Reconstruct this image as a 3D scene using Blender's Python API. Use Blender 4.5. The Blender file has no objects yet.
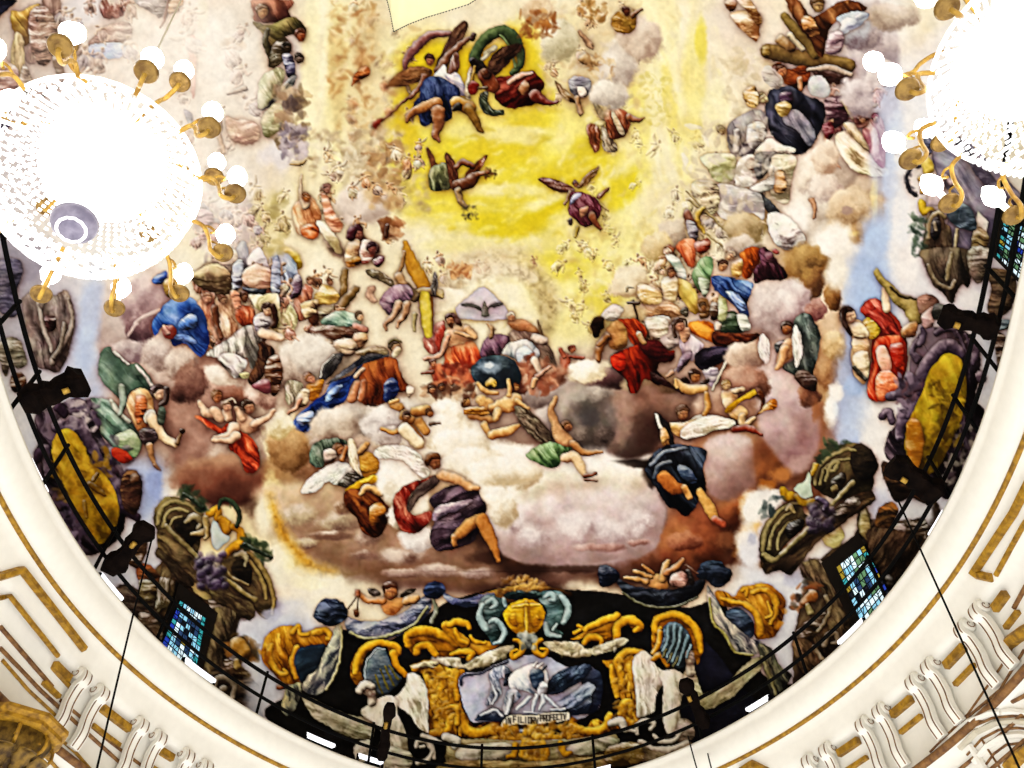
import numpy as np, math, random
# ---------------------------------------------------------------- the painter of the fresco cartoon
CW, CH, OX, OY = 1130, 860, 52, 52
rng = np.random.default_rng(7)
IMG = np.zeros((CH, CW, 3), np.float32) + 0.8
IDM = np.zeros((CH, CW), np.int32)
def hx(c):
    if not isinstance(c, str): return np.array(c, np.float32)
    if len(c) == 3: c = c[0]*2+c[1]*2+c[2]*2
    return np.array([int(c[i:i+2], 16)/255 for i in (0, 2, 4)], np.float32)
def blur1(a, r, ax):
    r = int(max(1, r)); n = a.shape[ax]
    p = [(0, 0)]*a.ndim; p[ax] = (r+1, r)
    c = np.cumsum(np.pad(a, p, mode='edge'), axis=ax, dtype=np.float64)
    hi = np.take(c, range(2*r+1, 2*r+1+n), ax); lo = np.take(c, range(0, n), ax)
    return ((hi-lo)/(2*r+1)).astype(np.float32)
def blur(a, r, k=2):
    for _ in range(k): a = blur1(blur1(a, r, 0), r, 1)
    return a
NZ = []
for _s in (16, 16, 16):
    _g = rng.random((256, 256)).astype(np.float32)
    NZ.append(_g)
def noise(x, y, s, o=0):
    """smooth value noise in -1..1 at feature size s"""
    g = NZ[o % 3]; u = x/s+17.3*o+500; v = y/s+9.1*o+500
    i = np.floor(u).astype(int); j = np.floor(v).astype(int); f = u-i; h = v-j
    f = f*f*(3-2*f); h = h*h*(3-2*h); i0 = i % 256; i1 = (i+1) % 256; j0 = j % 256; j1 = (j+1) % 256
    return 2*((g[j0, i0]*(1-f)+g[j0, i1]*f)*(1-h)+(g[j1, i0]*(1-f)+g[j1, i1]*f)*h)-1
def fbm(x, y, s, n=4, o=0):
    t = 0; a = 1.0; q = 0
    for k in range(n):
        t = t+a*noise(x, y, s/2**k, o+k); q += a; a *= .55
    return t/q
TX = [0.0, 0.0, 1.0]
def tile(x0=0, y0=0, k=1.0): TX[:] = [x0, y0, k]
def nums(s): return [float(t) for t in s.split()] if isinstance(s, str) else list(s)
def pts(s):
    a = np.array(nums(s), np.float32).reshape(-1, 2)
    return np.stack([TX[0]+a[:, 0]/TX[2]+OX, TX[1]+a[:, 1]/TX[2]+OY], 1)
def spline(p, closed=True, n=5):
    m = len(p)
    if m < 3: return p
    if closed: q = np.concatenate([p[-1:], p, p[:2]])
    else: q = np.concatenate([2*p[:1]-p[1:2], p, 2*p[-1:]-p[-2:-1]])
    out = []
    for i in range(1, len(q)-2):
        a, b, c, d = q[i-1], q[i], q[i+1], q[i+2]
        for k in range(n):
            t = k/n
            out.append(.5*((2*b)+(c-a)*t+(2*a-5*b+4*c-d)*t*t+(3*b-a-3*c+d)*t**3))
    if not closed: out.append(q[-2])
    return np.array(out, np.float32)
def raster(p, pad=2, SS=3):
    x0 = int(max(0, math.floor(p[:, 0].min())-pad)); y0 = int(max(0, math.floor(p[:, 1].min())-pad))
    x1 = int(min(CW, math.ceil(p[:, 0].max())+pad+1)); y1 = int(min(CH, math.ceil(p[:, 1].max())+pad+1))
    if x1 <= x0 or y1 <= y0: return None
    w, h = x1-x0, y1-y0
    m = np.zeros((h, w), np.float32)
    a = p; b = np.roll(p, -1, 0)
    for r in range(h*SS):
        y = y0+(r+.5)/SS
        k = (a[:, 1] <= y) != (b[:, 1] <= y)
        if not k.any(): continue
        A, B = a[k], b[k]
        xs = np.sort(A[:, 0]+(y-A[:, 1])/(B[:, 1]-A[:, 1])*(B[:, 0]-A[:, 0]))-x0
        row = m[r//SS]
        for i in range(0, len(xs)-1, 2):
            l, q = max(0., xs[i]), min(float(w), xs[i+1])
            if q <= l: continue
            il, iq = int(l), min(int(q), w-1)
            if il == iq: row[il] += (q-l)/SS
            else:
                row[il] += (il+1-l)/SS; row[iq] += (q-iq)/SS
                if iq > il+1: row[il+1:iq] += 1/SS
    return x0, y0, np.clip(m, 0, 1)
CUR = [0]; PARTS = []; FIGS = []
def fig(name, label):
    """begin a painted figure: a part of the fresco"""
    FIGS.append((name, label)); part(None)
def part(name=None):
    """begin a piece of the current figure (None: its main mesh)"""
    PARTS.append((len(FIGS)-1, name)); CUR[0] = len(PARTS)
def ground(): CUR[0] = 0
LX, LY = -.45, -.9
def put(x0, y0, m, col):
    h, w = m.shape
    d = IMG[y0:y0+h, x0:x0+w]
    d += (col-d)*m[..., None]
    if CUR[0] >= 0: IDM[y0:y0+h, x0:x0+w][m > .5] = CUR[0]
def tone(c, s, lo=None, hi=None):
    """colour c pushed to shadow (s<0) or light (s>0)"""
    lo = c*np.array([.3, .22, .2], np.float32) if lo is None else hx(lo)
    hi = c+(1-c)*.62 if hi is None else hx(hi)
    s = s[..., None]
    return c+np.where(s < 0, (c-lo)*np.clip(s, -1, 0), (hi-c)*np.clip(s, 0, 1))
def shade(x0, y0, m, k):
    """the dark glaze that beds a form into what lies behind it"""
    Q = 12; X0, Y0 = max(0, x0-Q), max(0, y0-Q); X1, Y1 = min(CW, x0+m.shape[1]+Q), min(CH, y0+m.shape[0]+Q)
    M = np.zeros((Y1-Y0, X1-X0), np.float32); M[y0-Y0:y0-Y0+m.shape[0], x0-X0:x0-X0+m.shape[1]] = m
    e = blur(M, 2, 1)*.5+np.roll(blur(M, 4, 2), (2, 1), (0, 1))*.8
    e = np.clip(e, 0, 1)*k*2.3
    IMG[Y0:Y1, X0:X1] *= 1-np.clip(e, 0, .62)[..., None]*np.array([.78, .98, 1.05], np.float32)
def P(s, c, lo=None, hi=None, sh=1., fo=.3, fd=0., fs=20., soft=0, tex=.25, smooth=True, r=None, a=1., c2=None, gd=90, txs=7):
    """filled outline: sh roundness, fo folds along direction fd of size fs, c2 second colour along direction gd"""
    p = pts(s)
    if smooth: p = spline(p)
    R = raster(p, pad=3+int(soft*2.5))
    if R is None: return
    x0, y0, m = R; h, w = m.shape
    Y, X = np.mgrid[y0:y0+h, x0:x0+w].astype(np.float32)
    c = hx(c); sv = np.zeros_like(m); fs = max(1.5, fs*.75/TX[2]); fo = fo*.95
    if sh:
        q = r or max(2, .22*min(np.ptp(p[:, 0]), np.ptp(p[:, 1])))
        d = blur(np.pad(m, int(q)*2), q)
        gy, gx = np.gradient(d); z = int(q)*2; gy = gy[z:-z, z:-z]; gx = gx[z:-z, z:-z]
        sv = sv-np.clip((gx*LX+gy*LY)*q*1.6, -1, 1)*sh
    if fo:
        t = math.radians(fd); u = X*math.cos(t)+Y*math.sin(t); v = -X*math.sin(t)+Y*math.cos(t)
        wv = v+noise(X, Y, fs*4, 1)*fs*.9
        n = noise(u/4.5, wv, fs, 0)+.45*noise(u/3.5, wv, fs*.55, 1)
        g = noise(u/5+40, wv, fs*.9, 2); h2 = noise(u/4.5+9, wv, fs*.7, 1)
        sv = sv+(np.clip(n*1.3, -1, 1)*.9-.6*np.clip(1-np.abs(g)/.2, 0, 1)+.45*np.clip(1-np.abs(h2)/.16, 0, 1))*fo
    if tex: sv = sv+fbm(X, Y, txs, 3 if txs < 10 else 4, 2)*tex*1.6
    base = c
    if c2 is not None:
        t = math.radians(gd); u = X*math.cos(t)+Y*math.sin(t)
        k = np.clip((u-u[m > .3].min())/(np.ptp(u[m > .3])+1e-3), 0, 1)[..., None] if (m > .3).any() else 0*X[..., None]
        k = k*k*(3-2*k)
        base = c*(1-k)+hx(c2)*k
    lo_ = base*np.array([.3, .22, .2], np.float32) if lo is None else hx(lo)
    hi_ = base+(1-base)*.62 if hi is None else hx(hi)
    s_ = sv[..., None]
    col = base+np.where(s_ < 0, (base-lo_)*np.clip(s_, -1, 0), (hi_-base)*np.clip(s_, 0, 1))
    if tex: col = col*(1+tex*(.16 if txs < 10 else .05)*np.stack([fbm(X, Y, 9, 2, 0), fbm(X, Y, 11, 2, 1), fbm(X, Y, 8, 2, 2)], 2))
    if soft: m = blur(m, soft)
    elif a > .9:
        e = blur(m, 1, 2); col = col*(1-.32*np.clip(1-e, 0, .6))[..., None]
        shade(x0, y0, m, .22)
    put(x0, y0, m*a, np.clip(col, 0, 1))
def S(s, c, lo=None, hi=None, sh=.95, tex=.3, curve=True, a=1., soft=.5):
    """tapered stroke through x y radius triples"""
    q = np.array(nums(s), np.float32).reshape(-1, 3)
    q = np.stack([TX[0]+q[:, 0]/TX[2]+OX, TX[1]+q[:, 1]/TX[2]+OY, q[:, 2]/TX[2]], 1)
    if curve and len(q) > 2: q = spline(q, False, 5)
    R = q[:, 2].max()+2
    x0 = int(max(0, q[:, 0].min()-R)); y0 = int(max(0, q[:, 1].min()-R)); x1 = int(min(CW, q[:, 0].max()+R+1)); y1 = int(min(CH, q[:, 1].max()+R+1))
    if x1 <= x0 or y1 <= y0: return
    Y, X = np.mgrid[y0:y1, x0:x1].astype(np.float32)
    best = np.full(X.shape, 1e9, np.float32); rad = np.ones_like(X); dx = np.zeros_like(X); dy = np.zeros_like(X)
    if len(q) == 1: q = np.concatenate([q, q])
    for A, B in zip(q[:-1], q[1:]):
        e = B[:2]-A[:2]; L = (e*e).sum()+1e-9
        t = np.clip(((X-A[0])*e[0]+(Y-A[1])*e[1])/L, 0, 1)
        ox = X-A[0]-t*e[0]; oy = Y-A[1]-t*e[1]; rr = A[2]+(B[2]-A[2])*t
        sd = np.sqrt(ox*ox+oy*oy)-rr
        k = sd < best
        best[k] = sd[k]; rad[k] = rr[k]; dx[k] = ox[k]; dy[k] = oy[k]
    m = np.clip((soft-best)/(2*soft), 0, 1)*a
    rad = np.maximum(rad, .5)
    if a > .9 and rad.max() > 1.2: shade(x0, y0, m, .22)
    sv = np.clip((dx*LX+dy*LY)/rad, -1.2, 1.2)*sh*1.1
    if tex: sv = sv+fbm(X, Y, 5, 2, 2)*tex*1.5
    col = tone(hx(c), sv, lo, hi)
    if a > .9: col = col*(1-.22*np.clip(1+best/np.minimum(rad, 2.5), 0, 1))[..., None]
    put(x0, y0, m, np.clip(col, 0, 1))
def B(x, y, rx, ry, c, a=1., rot=0, n=.35, hard=1.0):
    """soft blob with a ragged cloud-like edge; only the ground colour, or the current piece"""
    x = TX[0]+x/TX[2]+OX; y = TX[1]+y/TX[2]+OY; rx /= TX[2]; ry /= TX[2]
    M = max(rx, ry)*1.9
    x0, y0, x1, y1 = int(max(0, x-M)), int(max(0, y-M)), int(min(CW, x+M)), int(min(CH, y+M))
    if x1 <= x0 or y1 <= y0: return
    Y, X = np.mgrid[y0:y1, x0:x1].astype(np.float32); t = math.radians(rot)
    u = ((X-x)*math.cos(t)+(Y-y)*math.sin(t))/rx; v = (-(X-x)*math.sin(t)+(Y-y)*math.cos(t))/ry
    d = np.sqrt(u*u+v*v)+n*fbm(X, Y, max(rx, ry)*.7, 4, int(x+y) % 3)
    m = np.clip((1.25-d)*1.3*hard, 0, 1); m = m*m*(3-2*m)
    put(x0, y0, m*a, hx(c))
def C(x, y, rx, ry, c, lo, hi, rot=0, n=.34, hard=3.3, tex=.45, a=1.):
    """a billow of cloud with a lit and a shaded side"""
    x = TX[0]+x/TX[2]+OX; y = TX[1]+y/TX[2]+OY; rx /= TX[2]; ry /= TX[2]
    M = max(rx, ry)*1.5
    x0, y0, x1, y1 = int(max(0, x-M)), int(max(0, y-M)), int(min(CW, x+M)), int(min(CH, y+M))
    if x1 <= x0 or y1 <= y0: return
    Y, X = np.mgrid[y0:y1, x0:x1].astype(np.float32); t = math.radians(rot)
    u = ((X-x)*math.cos(t)+(Y-y)*math.sin(t))/rx; v = (-(X-x)*math.sin(t)+(Y-y)*math.cos(t))/ry
    o = int(x*3+y) % 3
    d = np.sqrt(u*u+v*v)*.9+n*fbm(X, Y, max(rx, ry)*.7, 5, o)
    m = np.clip((1.-d)*hard, 0, 1); m = m*m*(3-2*m)
    sv = ((X-x)/rx*LX+(Y-y)/ry*LY)*1.0-.35*np.clip(d*1.6-1.0, 0, 1)+fbm(X, Y, max(rx, ry)*.5, 4, o+1)*tex*2
    put(x0, y0, m*a, np.clip(tone(hx(c), sv, lo, hi), 0, 1))
def dabs(x0, y0, x1, y1, n, cols, l=(3, 9), w=(1, 3), ang=(0, 180), a=.75, inside=None, sh=.12):
    """loose brush dabs filling a region with the small broken forms of distant figures"""
    cols = cols.split()
    ip = None if inside is None else nums(inside)
    for _ in range(n):
        x = rng.uniform(x0, x1); y = rng.uniform(y0, y1)
        if ip is not None and not inpoly(x, y, ip): continue
        L = rng.uniform(*l); W = rng.uniform(*w); t = math.radians(rng.uniform(*ang)); b = rng.uniform(-1, 1)*L*.35
        ex, ey = math.cos(t), math.sin(t)
        S([x-ex*L, y-ey*L, W*.7, x-ey*b, y+ex*b, W*1.25, x+ex*L, y+ey*L, W*.6], cols[int(rng.integers(len(cols)))], sh=sh, a=a*rng.uniform(.3, .8), tex=0, soft=1.)
def inpoly(x, y, p):
    r = False; n = len(p)//2
    for i in range(n):
        ax, ay, bx, by = p[2*i], p[2*i+1], p[(2*i+2) % (2*n)], p[(2*i+3) % (2*n)]
        if (ay <= y) != (by <= y) and x < ax+(y-ay)/(by-ay)*(bx-ax): r = not r
    return r
def souls(x0, y0, x1, y1, n, skins, robes, size=(9, 15), a=.8, inside=None):
    """distant figures half dissolved in light, each with head, trunk, limbs and a scrap of drapery"""
    keep = CUR[0]; CUR[0] = 0; skins = skins.split(); robes = robes.split(); ip = None if inside is None else nums(inside); U = rng.uniform
    for _ in range(n):
        x, y, s, t = U(x0, x1), U(y0, y1), U(*size), math.radians(U(-50, 50)); m = 1 if U(0, 1) < .5 else -1
        if ip is not None and not inpoly(x, y, ip): continue
        f = lambda u, v: [x+(u*m*math.cos(t)-v*math.sin(t))*s, y+(u*m*math.sin(t)+v*math.cos(t))*s]
        k = skins[int(rng.integers(len(skins)))]; r = robes[int(rng.integers(len(robes)))]; q = dict(a=a, soft=.7, tex=.2)
        S(f(0, .1)+[.13*s]+f(.25+U(-.1, .2), .35)+[.12*s]+f(U(.0, .4), .62)+[.06*s], k, **q); S(f(-.05, .1)+[.13*s]+f(-.1, .4)+[.11*s]+f(U(-.3, .05), .68)+[.055*s], k, **q)
        S(f(0, -.22)+[.18*s]+f(0, .1)+[.16*s], k, **q)
        S(f(-.15, -.25)+[.08*s]+f(-.32, -.1)+[.075*s]+f(-.36+U(-.1, .2), U(-.4, .2))+[.045*s], k, **q); S(f(.15, -.25)+[.08*s]+f(.34, -.18)+[.07*s]+f(.44, U(-.5, .1))+[.045*s], k, **q)
        if U(0, 1) < .85:
            w = [U(.8, 1.25) for _ in range(7)]; g = []
            for j in range(7): g += f(.02+.36*w[j]*math.cos(j*.9), .28+.36*w[j]*math.sin(j*.9))
            P(g, r, sh=.9, fo=.5, fd=math.degrees(t)+U(40, 110), fs=2.6*TX[2], a=min(.89, a+.1), soft=0)
            S(f(.1, .5)+[.08*s]+f(U(-.1, .3), .78)+[.05*s], k, **q)
        if U(0, 1) < .3: S(f(-.1, -.3)+[.08*s]+f(-.4, -.5)+[.12*s]+f(-.6, -.75)+[.03*s], 'b8a488', **q)
        S(f(.02, -.5)+[.12*s], k, **q); S(f(-.03, -.56)+[.09*s], '8a6848', **q)
    CUR[0] = keep
def soften(x0, y0, x1, y1, r=1, k=.8):
    a = IMG[OY+y0:OY+y1, OX+x0:OX+x1]; h, w = a.shape[:2]; m = np.zeros((h, w), np.float32); m[8:-8, 8:-8] = k; m = blur(m, 4)[..., None]
    a += (blur(a, r, 2)-a)*m
def glare_wash(x, y, rx, ry, c, a):  # pale wash: chandelier glare blended into the fresco colour
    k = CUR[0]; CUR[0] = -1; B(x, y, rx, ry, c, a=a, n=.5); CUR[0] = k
def H(x, y, r, ang=0, skin='d9a27c', hair='4a2c1a', face=True, bald=False):
    """a head: skull, hair on the crown side, brow, nose, mouth; ang turns the chin away from straight down"""
    t = math.radians(ang); f = lambda u, v: [x+(u*math.cos(t)-v*math.sin(t))*r, y+(u*math.sin(t)+v*math.cos(t))*r]
    def el(u, v, a, b, c, **k):
        s = []
        for i in range(10):
            q = i*math.pi/5; s += f(u+a*math.cos(q), v+b*math.sin(q))
        P(s, c, **k)
    d = tuple(hx(skin)*np.array([.5, .38, .34]))
    if not bald: el(-.12, -.2, .84, .82, hair, sh=.8, fo=.6, fs=r*.5, fd=30)
    el(.06, .16, .66, .84, skin, sh=1., fo=0, tex=.3)
    if not bald: S(f(-.56, -.32)+[.2*r]+f(-.1, -.6)+[.24*r]+f(.45, -.46)+[.15*r], hair, sh=.5)
    if r/TX[2] > 2.4:
        S(f(-.4, .06)+[.1*r]+f(.5, .02)+[.1*r], d, sh=0, a=.55, soft=.8)
        S(f(.1, .05)+[.05*r]+f(.16, .42)+[.1*r], d, sh=0, a=.5, soft=.6)
        S(f(-.12, .66)+[.06*r]+f(.3, .64)+[.06*r], tuple(hx(skin)*np.array([.55, .3, .28])), sh=0, a=.6, soft=.6)
        S(f(-.5, .3)+[.14*r]+f(-.35, .8)+[.12*r], d, sh=0, a=.4, soft=.9)
def wing(s, c, lo=None, hi=None, fd=0, fo=.6, fs=13, sh=.5): P(s, c, lo, hi, sh=sh, fo=fo, fd=fd, fs=fs)

def finish():
    """the painter's hand: wavering contours, broken touches, a crisp varnish and the grain of the plaster"""
    global IMG, IDM
    Y, X = np.mgrid[0:CH, 0:CW].astype(np.float32)
    U = X+1.2*fbm(X, Y, 11, 3, 0)+.5*noise(X, Y, 3.5, 1); V = Y+1.2*fbm(X, Y, 11, 3, 2)+.5*noise(X, Y, 3.5, 0)
    U = np.clip(U, 0, CW-1.01); V = np.clip(V, 0, CH-1.01); i = U.astype(int); j = V.astype(int); f = (U-i)[..., None]; g = (V-j)[..., None]
    IMG = (IMG[j, i]*(1-f)+IMG[j, i+1]*f)*(1-g)+(IMG[j+1, i]*(1-f)+IMG[j+1, i+1]*f)*g
    IDM = IDM[np.rint(V).astype(int), np.rint(U).astype(int)]
    b = blur(IMG, 2, 2)
    IMG += (IMG-b)*.26
    b = blur(IMG, 1, 1); IMG += (IMG-b)*.55
    b = blur(IMG, 9, 2); IMG += (IMG-b)*.08
    t = fbm(X, Y, 26, 3, 2)[..., None]; IMG *= 1+t*np.array([.03, .055, .075], np.float32)
    IMG *= (1+.06*fbm(X, Y, 16, 4, 1)+.05*fbm(X, Y, 4, 2, 0))[..., None]
    g = IMG.mean(2, keepdims=True)
    IMG[:] = np.clip(g+(IMG-g)*.9, 0, 1)
    IMG[:] = np.clip((IMG+.36*IMG*(1-IMG)*(2*IMG-1)*2)*np.array([1.01, 1., .985], np.float32), 0, 1)
# ---------------------------------------------------------------- heaven: sky, light and vapour
tile(0, 0, 1)
IMG[:] = hx('e6dcc0')
_Y, _X = np.mgrid[0:CH, 0:CW].astype(np.float32)
ground()
for b in ("40 380 150 220 d6d8e4", "990 420 150 280 dadce8", "180 640 130 90 c2c8dc", "840 640 130 100 c8cee2", "860 120 60 160 d8d8e6", "60 60 150 160 d8ccc8", "180 60 120 180 ddd3cc", "40 200 120 160 c8c2cc", "100 330 90 120 e4e4ea", "85 360 26 90 aabbe8", "60 330 40 60 c6cbe6", "120 300 40 60 dcd6cc",
          "250 90 60 130 d6cbbd", "290 100 30 140 dccfb8", "322 100 26 130 eee4b4", "345 60 30 90 e6dca6", "370 90 26 120 d6c49a", "330 190 50 60 e6dcb8", "390 190 60 60 d9cba0",
          "320 270 70 60 e8dfc4", "300 230 60 40 eae0c0", "390 250 60 40 e9e0c2", "450 262 60 26 ddd2a8", "560 270 70 40 e4d78a", "480 300 60 50 efe8c8", "590 300 60 60 e6dc96",
          "470 120 90 110 e2d36a", "560 160 110 110 e6d878", "620 190 70 90 e9df92", "650 100 50 130 ece2a4", "690 60 40 110 ece2b0", "560 60 50 60 dcd0a0", "600 60 45 60 d2c2a2",
          "620 30 40 40 d8c8a4", "700 140 50 70 e8ddb4", "700 210 60 60 e2d6b4", "760 210 60 50 dcd2bc", "740 40 50 60 dccfbe", "820 90 60 70 cdbfbe", "840 200 50 60 cfc0ae", "885 150 30 70 cdd2ee",
          "890 200 26 110 b4c4ec", "870 290 30 70 aec0ea", "905 230 22 60 e8e6ec", "930 100 40 60 d8dcf0", "850 400 26 80 a9bce4", "870 430 26 70 e6e4e4", "835 450 26 50 c8cee6", "980 60 60 60 e8e4ec",
          "960 260 50 90 d8d8e4", "1000 350 40 60 c9cede", "950 480 50 60 c4cade", "905 520 40 60 cdd0de", "60 480 60 60 b8bed6", "140 490 30 50 a8b6de", "130 560 60 60 cfd2de", "230 480 50 50 e9dfb4",
          "250 540 60 50 eadfae", "230 600 50 34 c6cad8", "300 585 60 30 e6dfc6", "280 620 40 30 cfd2da", "740 540 60 60 e2dfd8", "770 500 40 40 e6e2d8", "780 600 50 50 d4d8e2", "820 640 50 50 d2d4de"):
    q = b.split(); B(*[float(v) for v in q[:4]], q[4], a=.92)
for b in ("450 62 70 22 d8bf22", "520 62 26 40 d3bb2c", "405 120 16 50 cdb22a", "470 180 90 46 dccb4a", "535 115 26 26 dcc83e", "500 150 60 26 d9c434", "575 175 60 24 d8c232 -18", "530 212 56 17 cfb81e -22",
          "620 190 40 16 d6c130 -38", "505 225 40 14 d4bf2a", "590 152 22 18 d6c23a -40", "560 265 40 16 dcca50", "600 300 26 20 dccb58", "405 150 20 26 d2b93a", "470 132 30 10 e6dc8c", "520 135 40 9 e9df98", "500 190 50 8 e8dd96", "560 195 50 7 e9df98 -20", "480 245 60 8 e3d898",
          "320 60 9 70 f2ebc6 4", "337 150 9 70 efe6ac -5", "660 60 12 90 f1e9b8 -12", "680 150 12 80 efe4a2 -10", "690 40 10 60 f0e8c8 -10", "640 130 10 60 e3d680 -6", "670 100 7 60 e3d27a -10", "720 70 16 60 e9ddc0 -15"):
    q = b.split(); B(*[float(v) for v in q[:4]], q[4], a=.9, rot=float(q[5]) if len(q) > 5 else 0, n=.5)
# broken brushwork of distant souls dissolving in the light
DP = 'c9a878 e9dcb8 b89868 f4ecd0 d6bd92 c2a58a e0c9a0'
dabs(375, 20, 420, 200, 60, DP+' b08a5a a8794e', (2, 6), (1, 2.5))
dabs(345, 130, 405, 190, 110, 'c8b89c d9cdb4 a9977e efe6d0 bfa88a b49a7c', (2, 6), (1, 2.5))
dabs(380, 170, 430, 210, 60, 'b09a7c a08a6c c9b89a 8f7a60', (2, 6), (1, 2.5))
dabs(430, 250, 520, 285, 60, 'c2a878 d8c490 b09060 e6d8a8', (2, 5), (1, 2))
dabs(560, 120, 700, 260, 190, 'e9dfa0 f2ecc4 d9c988 efe4b0 d2be80 e6d88a', (2, 8), (1, 2.6), (60, 160))
dabs(560, 230, 680, 320, 170, 'e6d488 f0e6b0 d4bf70 c9b070 ecdfa0 cdb266', (2, 7), (1, 2.6))
dabs(540, 0, 640, 110, 120, 'cbb084 d8c49a b89a6e e6d9b4 c0a07a d2c0b0', (2, 7), (1, 3))
dabs(640, 10, 730, 240, 110, 'efe6bc e2d69c f4eed0 d6c48c e0d2b0', (3, 11), (1, 2.6), (50, 90))
dabs(295, 5, 350, 210, 70, 'f0e8c4 e0d4b0 d4c4a0 ece2b0', (3, 12), (1, 2.6), (70, 110))
dabs(400, 100, 560, 240, 110, 'e6dc90 d2bd30 efe6ac c9b024 e0d070', (3, 10), (1, 2.2), (150, 200))
dabs(420, 230, 560, 330, 60, 'f0e8c8 e2d6a6 d8c888 efe4b8', (3, 9), (1, 2.4), (0, 180))
dabs(470, 160, 600, 240, 60, 'efe6b0 d8c43a e6da8a', (4, 10), (1, 3), (140, 170), a=.6)

soften(280, -20, 430, 260); soften(520, -20, 760, 340); soften(390, 80, 600, 330)
SKN, ROB = 'e0c49a d8b688 ecd6b0 c89c70 d4a878', 'c8a078 b8b090 d0c0a0 a8907c c48c64 d8cc98 b09a8c'
souls(350, 5, 412, 190, 20, SKN, ROB, (9, 15), .6); souls(345, 140, 420, 205, 17, SKN, ROB, (9, 14), .7); souls(420, 250, 450, 290, 4, SKN, ROB); souls(440, 258, 540, 275, 5, 'c08c5c b87c50 d0a070', 'a86c48 c09070', (7, 10), .6)
souls(560, 235, 660, 330, 22, 'e6d090 dcc480 f0e0b0 d0b070', 'd8c470 c8b468 e6d898', (9, 14), .55); souls(640, 120, 730, 300, 20, 'e8d8b0 dcc89c f0e4c4', 'd8cca0 c8b890 e0d6b8', (10, 16), .5); souls(545, 0, 640, 110, 13, 'd8bc90 c8a478 e4cca4', 'c0a078 b89068 ccb898', (9, 14), .6); souls(590, 100, 640, 240, 10, 'e8dca0 e0cc88', 'd8c878 e6dca8', (9, 14), .45)
# the banks of cloud, far to near
fig('painted_cloud', 'big brown and mauve cloud bank carrying the saints'); 
G = lambda s: [C(*[float(v) for v in q.split()[:4]], *q.split()[4:7], rot=float(q.split()[7]) if len(q.split()) > 7 else 0) for q in s.split(';') if q.strip()]
G("""255 410 170 90 c0a896 7a5a4c f0e2d0; 420 480 190 90 a8907e 5f4438 e6d6c0; 620 440 170 110 a08676 4f342a e4d2c2; 760 380 90 120 b89f90 6e4c40 efdfd0; 780 300 60 60 bfa48c 7a5838 ecdcc6;
330 510 90 60 a08672 6a4a30 d8c0a0; 480 550 150 50 a58e86 6b4a42 dcc8bc; 640 540 110 50 8f6a58 4a2c20 cdb0a0; 720 480 80 70 9a7060 5a3626 d9bfb2""")
G("""140 300 42 36 b8a49c 7a625c e6d8d0; 118 320 30 50 b09c98 705a58 e0d4d0; 170 345 40 30 b9a49e 7d655e efe2da; 190 400 44 62 7e5c50 3e2620 b8978a; 215 430 60 60 8a6456 4a2c24 c9a898; 240 470 40 44 9c8070 5a4030 d4c0b0;
160 370 30 34 c0a89c 80685c efe2d6; 325 345 34 42 cfc6b8 8f8272 f6f0e4; 300 330 30 34 d8cbb8 9a8a74 f6f0e2; 270 400 40 24 b8a290 70584a e6d8c6; 285 440 26 30 e8dcb6 b89c6a fbf4dc; 230 480 60 26 7a4a38 3c1e16 b08a70""")
G("""300 470 36 44 9c7850 5e3c1c d2b488; 283 520 14 50 c4a464 96743c e8d8a4 -20; 340 520 60 50 a8907e 6a4e3c dcc8b4; 400 540 70 46 b49c90 745448 e0d0c4; 340 430 36 32 bcaea2 786a60 eae0d6; 320 470 30 22 8a6448 50341c c0a080;
395 420 36 30 d2cabc 8a8274 fbf8ee; 360 460 30 24 b09682 6a5040 e0d0c0; 440 560 80 30 a88c82 64463c dac6ba; 520 570 60 22 9a7a6c 5a3c30 cdb6a6; 330 555 40 20 c4b294 8e7656 e6d8b8 20; 300 560 12 22 d8c07c b0904c f0e4b8 -35""")
G("""560 392 40 24 a89890 5c4a44 dccfc6; 600 412 46 34 6c5a56 302420 a89690; 640 400 54 38 84685c 40281e bfa294; 620 425 60 30 5e4a46 2a1c18 9a8078; 660 432 40 30 7a5a4c 3c221a b09082; 592 372 30 14 d8c8a8 8a7258 f8f0dc;
610 378 34 12 6a4a48 34201e a08480; 700 440 40 26 94705e 50301f ccb2a2; 560 425 36 20 9a8c86 50423c d0c6be; 650 385 30 12 a08468 5c4430 cdb694""")
G("""775 305 36 34 cdbfbc 8a7470 f2e8e4; 760 320 30 24 c0aeac 806864 eadedb; 805 265 26 34 9a7444 5a3c1c c8a878; 815 290 16 24 8a6030 4a2c10 bf9a60; 830 330 18 60 c8a888 866040 eed8c0; 745 355 44 34 b48e78 744a34 e2c6b6; 790 400 52 60 c0a8a8 7c5e5c ecdcd8; 775 430 50 50 c2aeb0 7a5a58 eadee0;
720 480 54 50 bfa09a 6e443a e2cec8; 740 520 40 44 a87862 60361f d6b49c; 700 540 50 30 8a5a44 4a2618 bf9684; 660 550 50 22 9c6c54 562f1c cfa58c; 800 460 34 60 b48a70 704428 e0c4ae; 760 545 30 24 b88448 7a4c18 e0bc80; 820 380 22 50 bb9870 74502c e2ccac; 730 420 40 30 a8826c 60402c d8bda8""")
G("""800 130 46 50 c9bcbe 8a7a80 eee6e6; 850 100 46 60 cabec4 90828c eee8ec; 870 60 30 40 cfc8d6 9a92a6 f2eef6; 845 190 46 56 cdb9a4 907058 f0e4d2; 850 215 36 26 c4a070 8a6438 ecd8a8; 820 165 40 34 d6c8bc 9a887a f4ece2; 800 205 40 40 e8dfd2 b0a090 fbf8f0; 735 210 40 34 cfc2a6 94846a f0e8d2; 745 225 26 26 b8a272 7a6434 e0d0a4""")
fig('painted_cloud', 'great white lit cloud under the blue globe')
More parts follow.
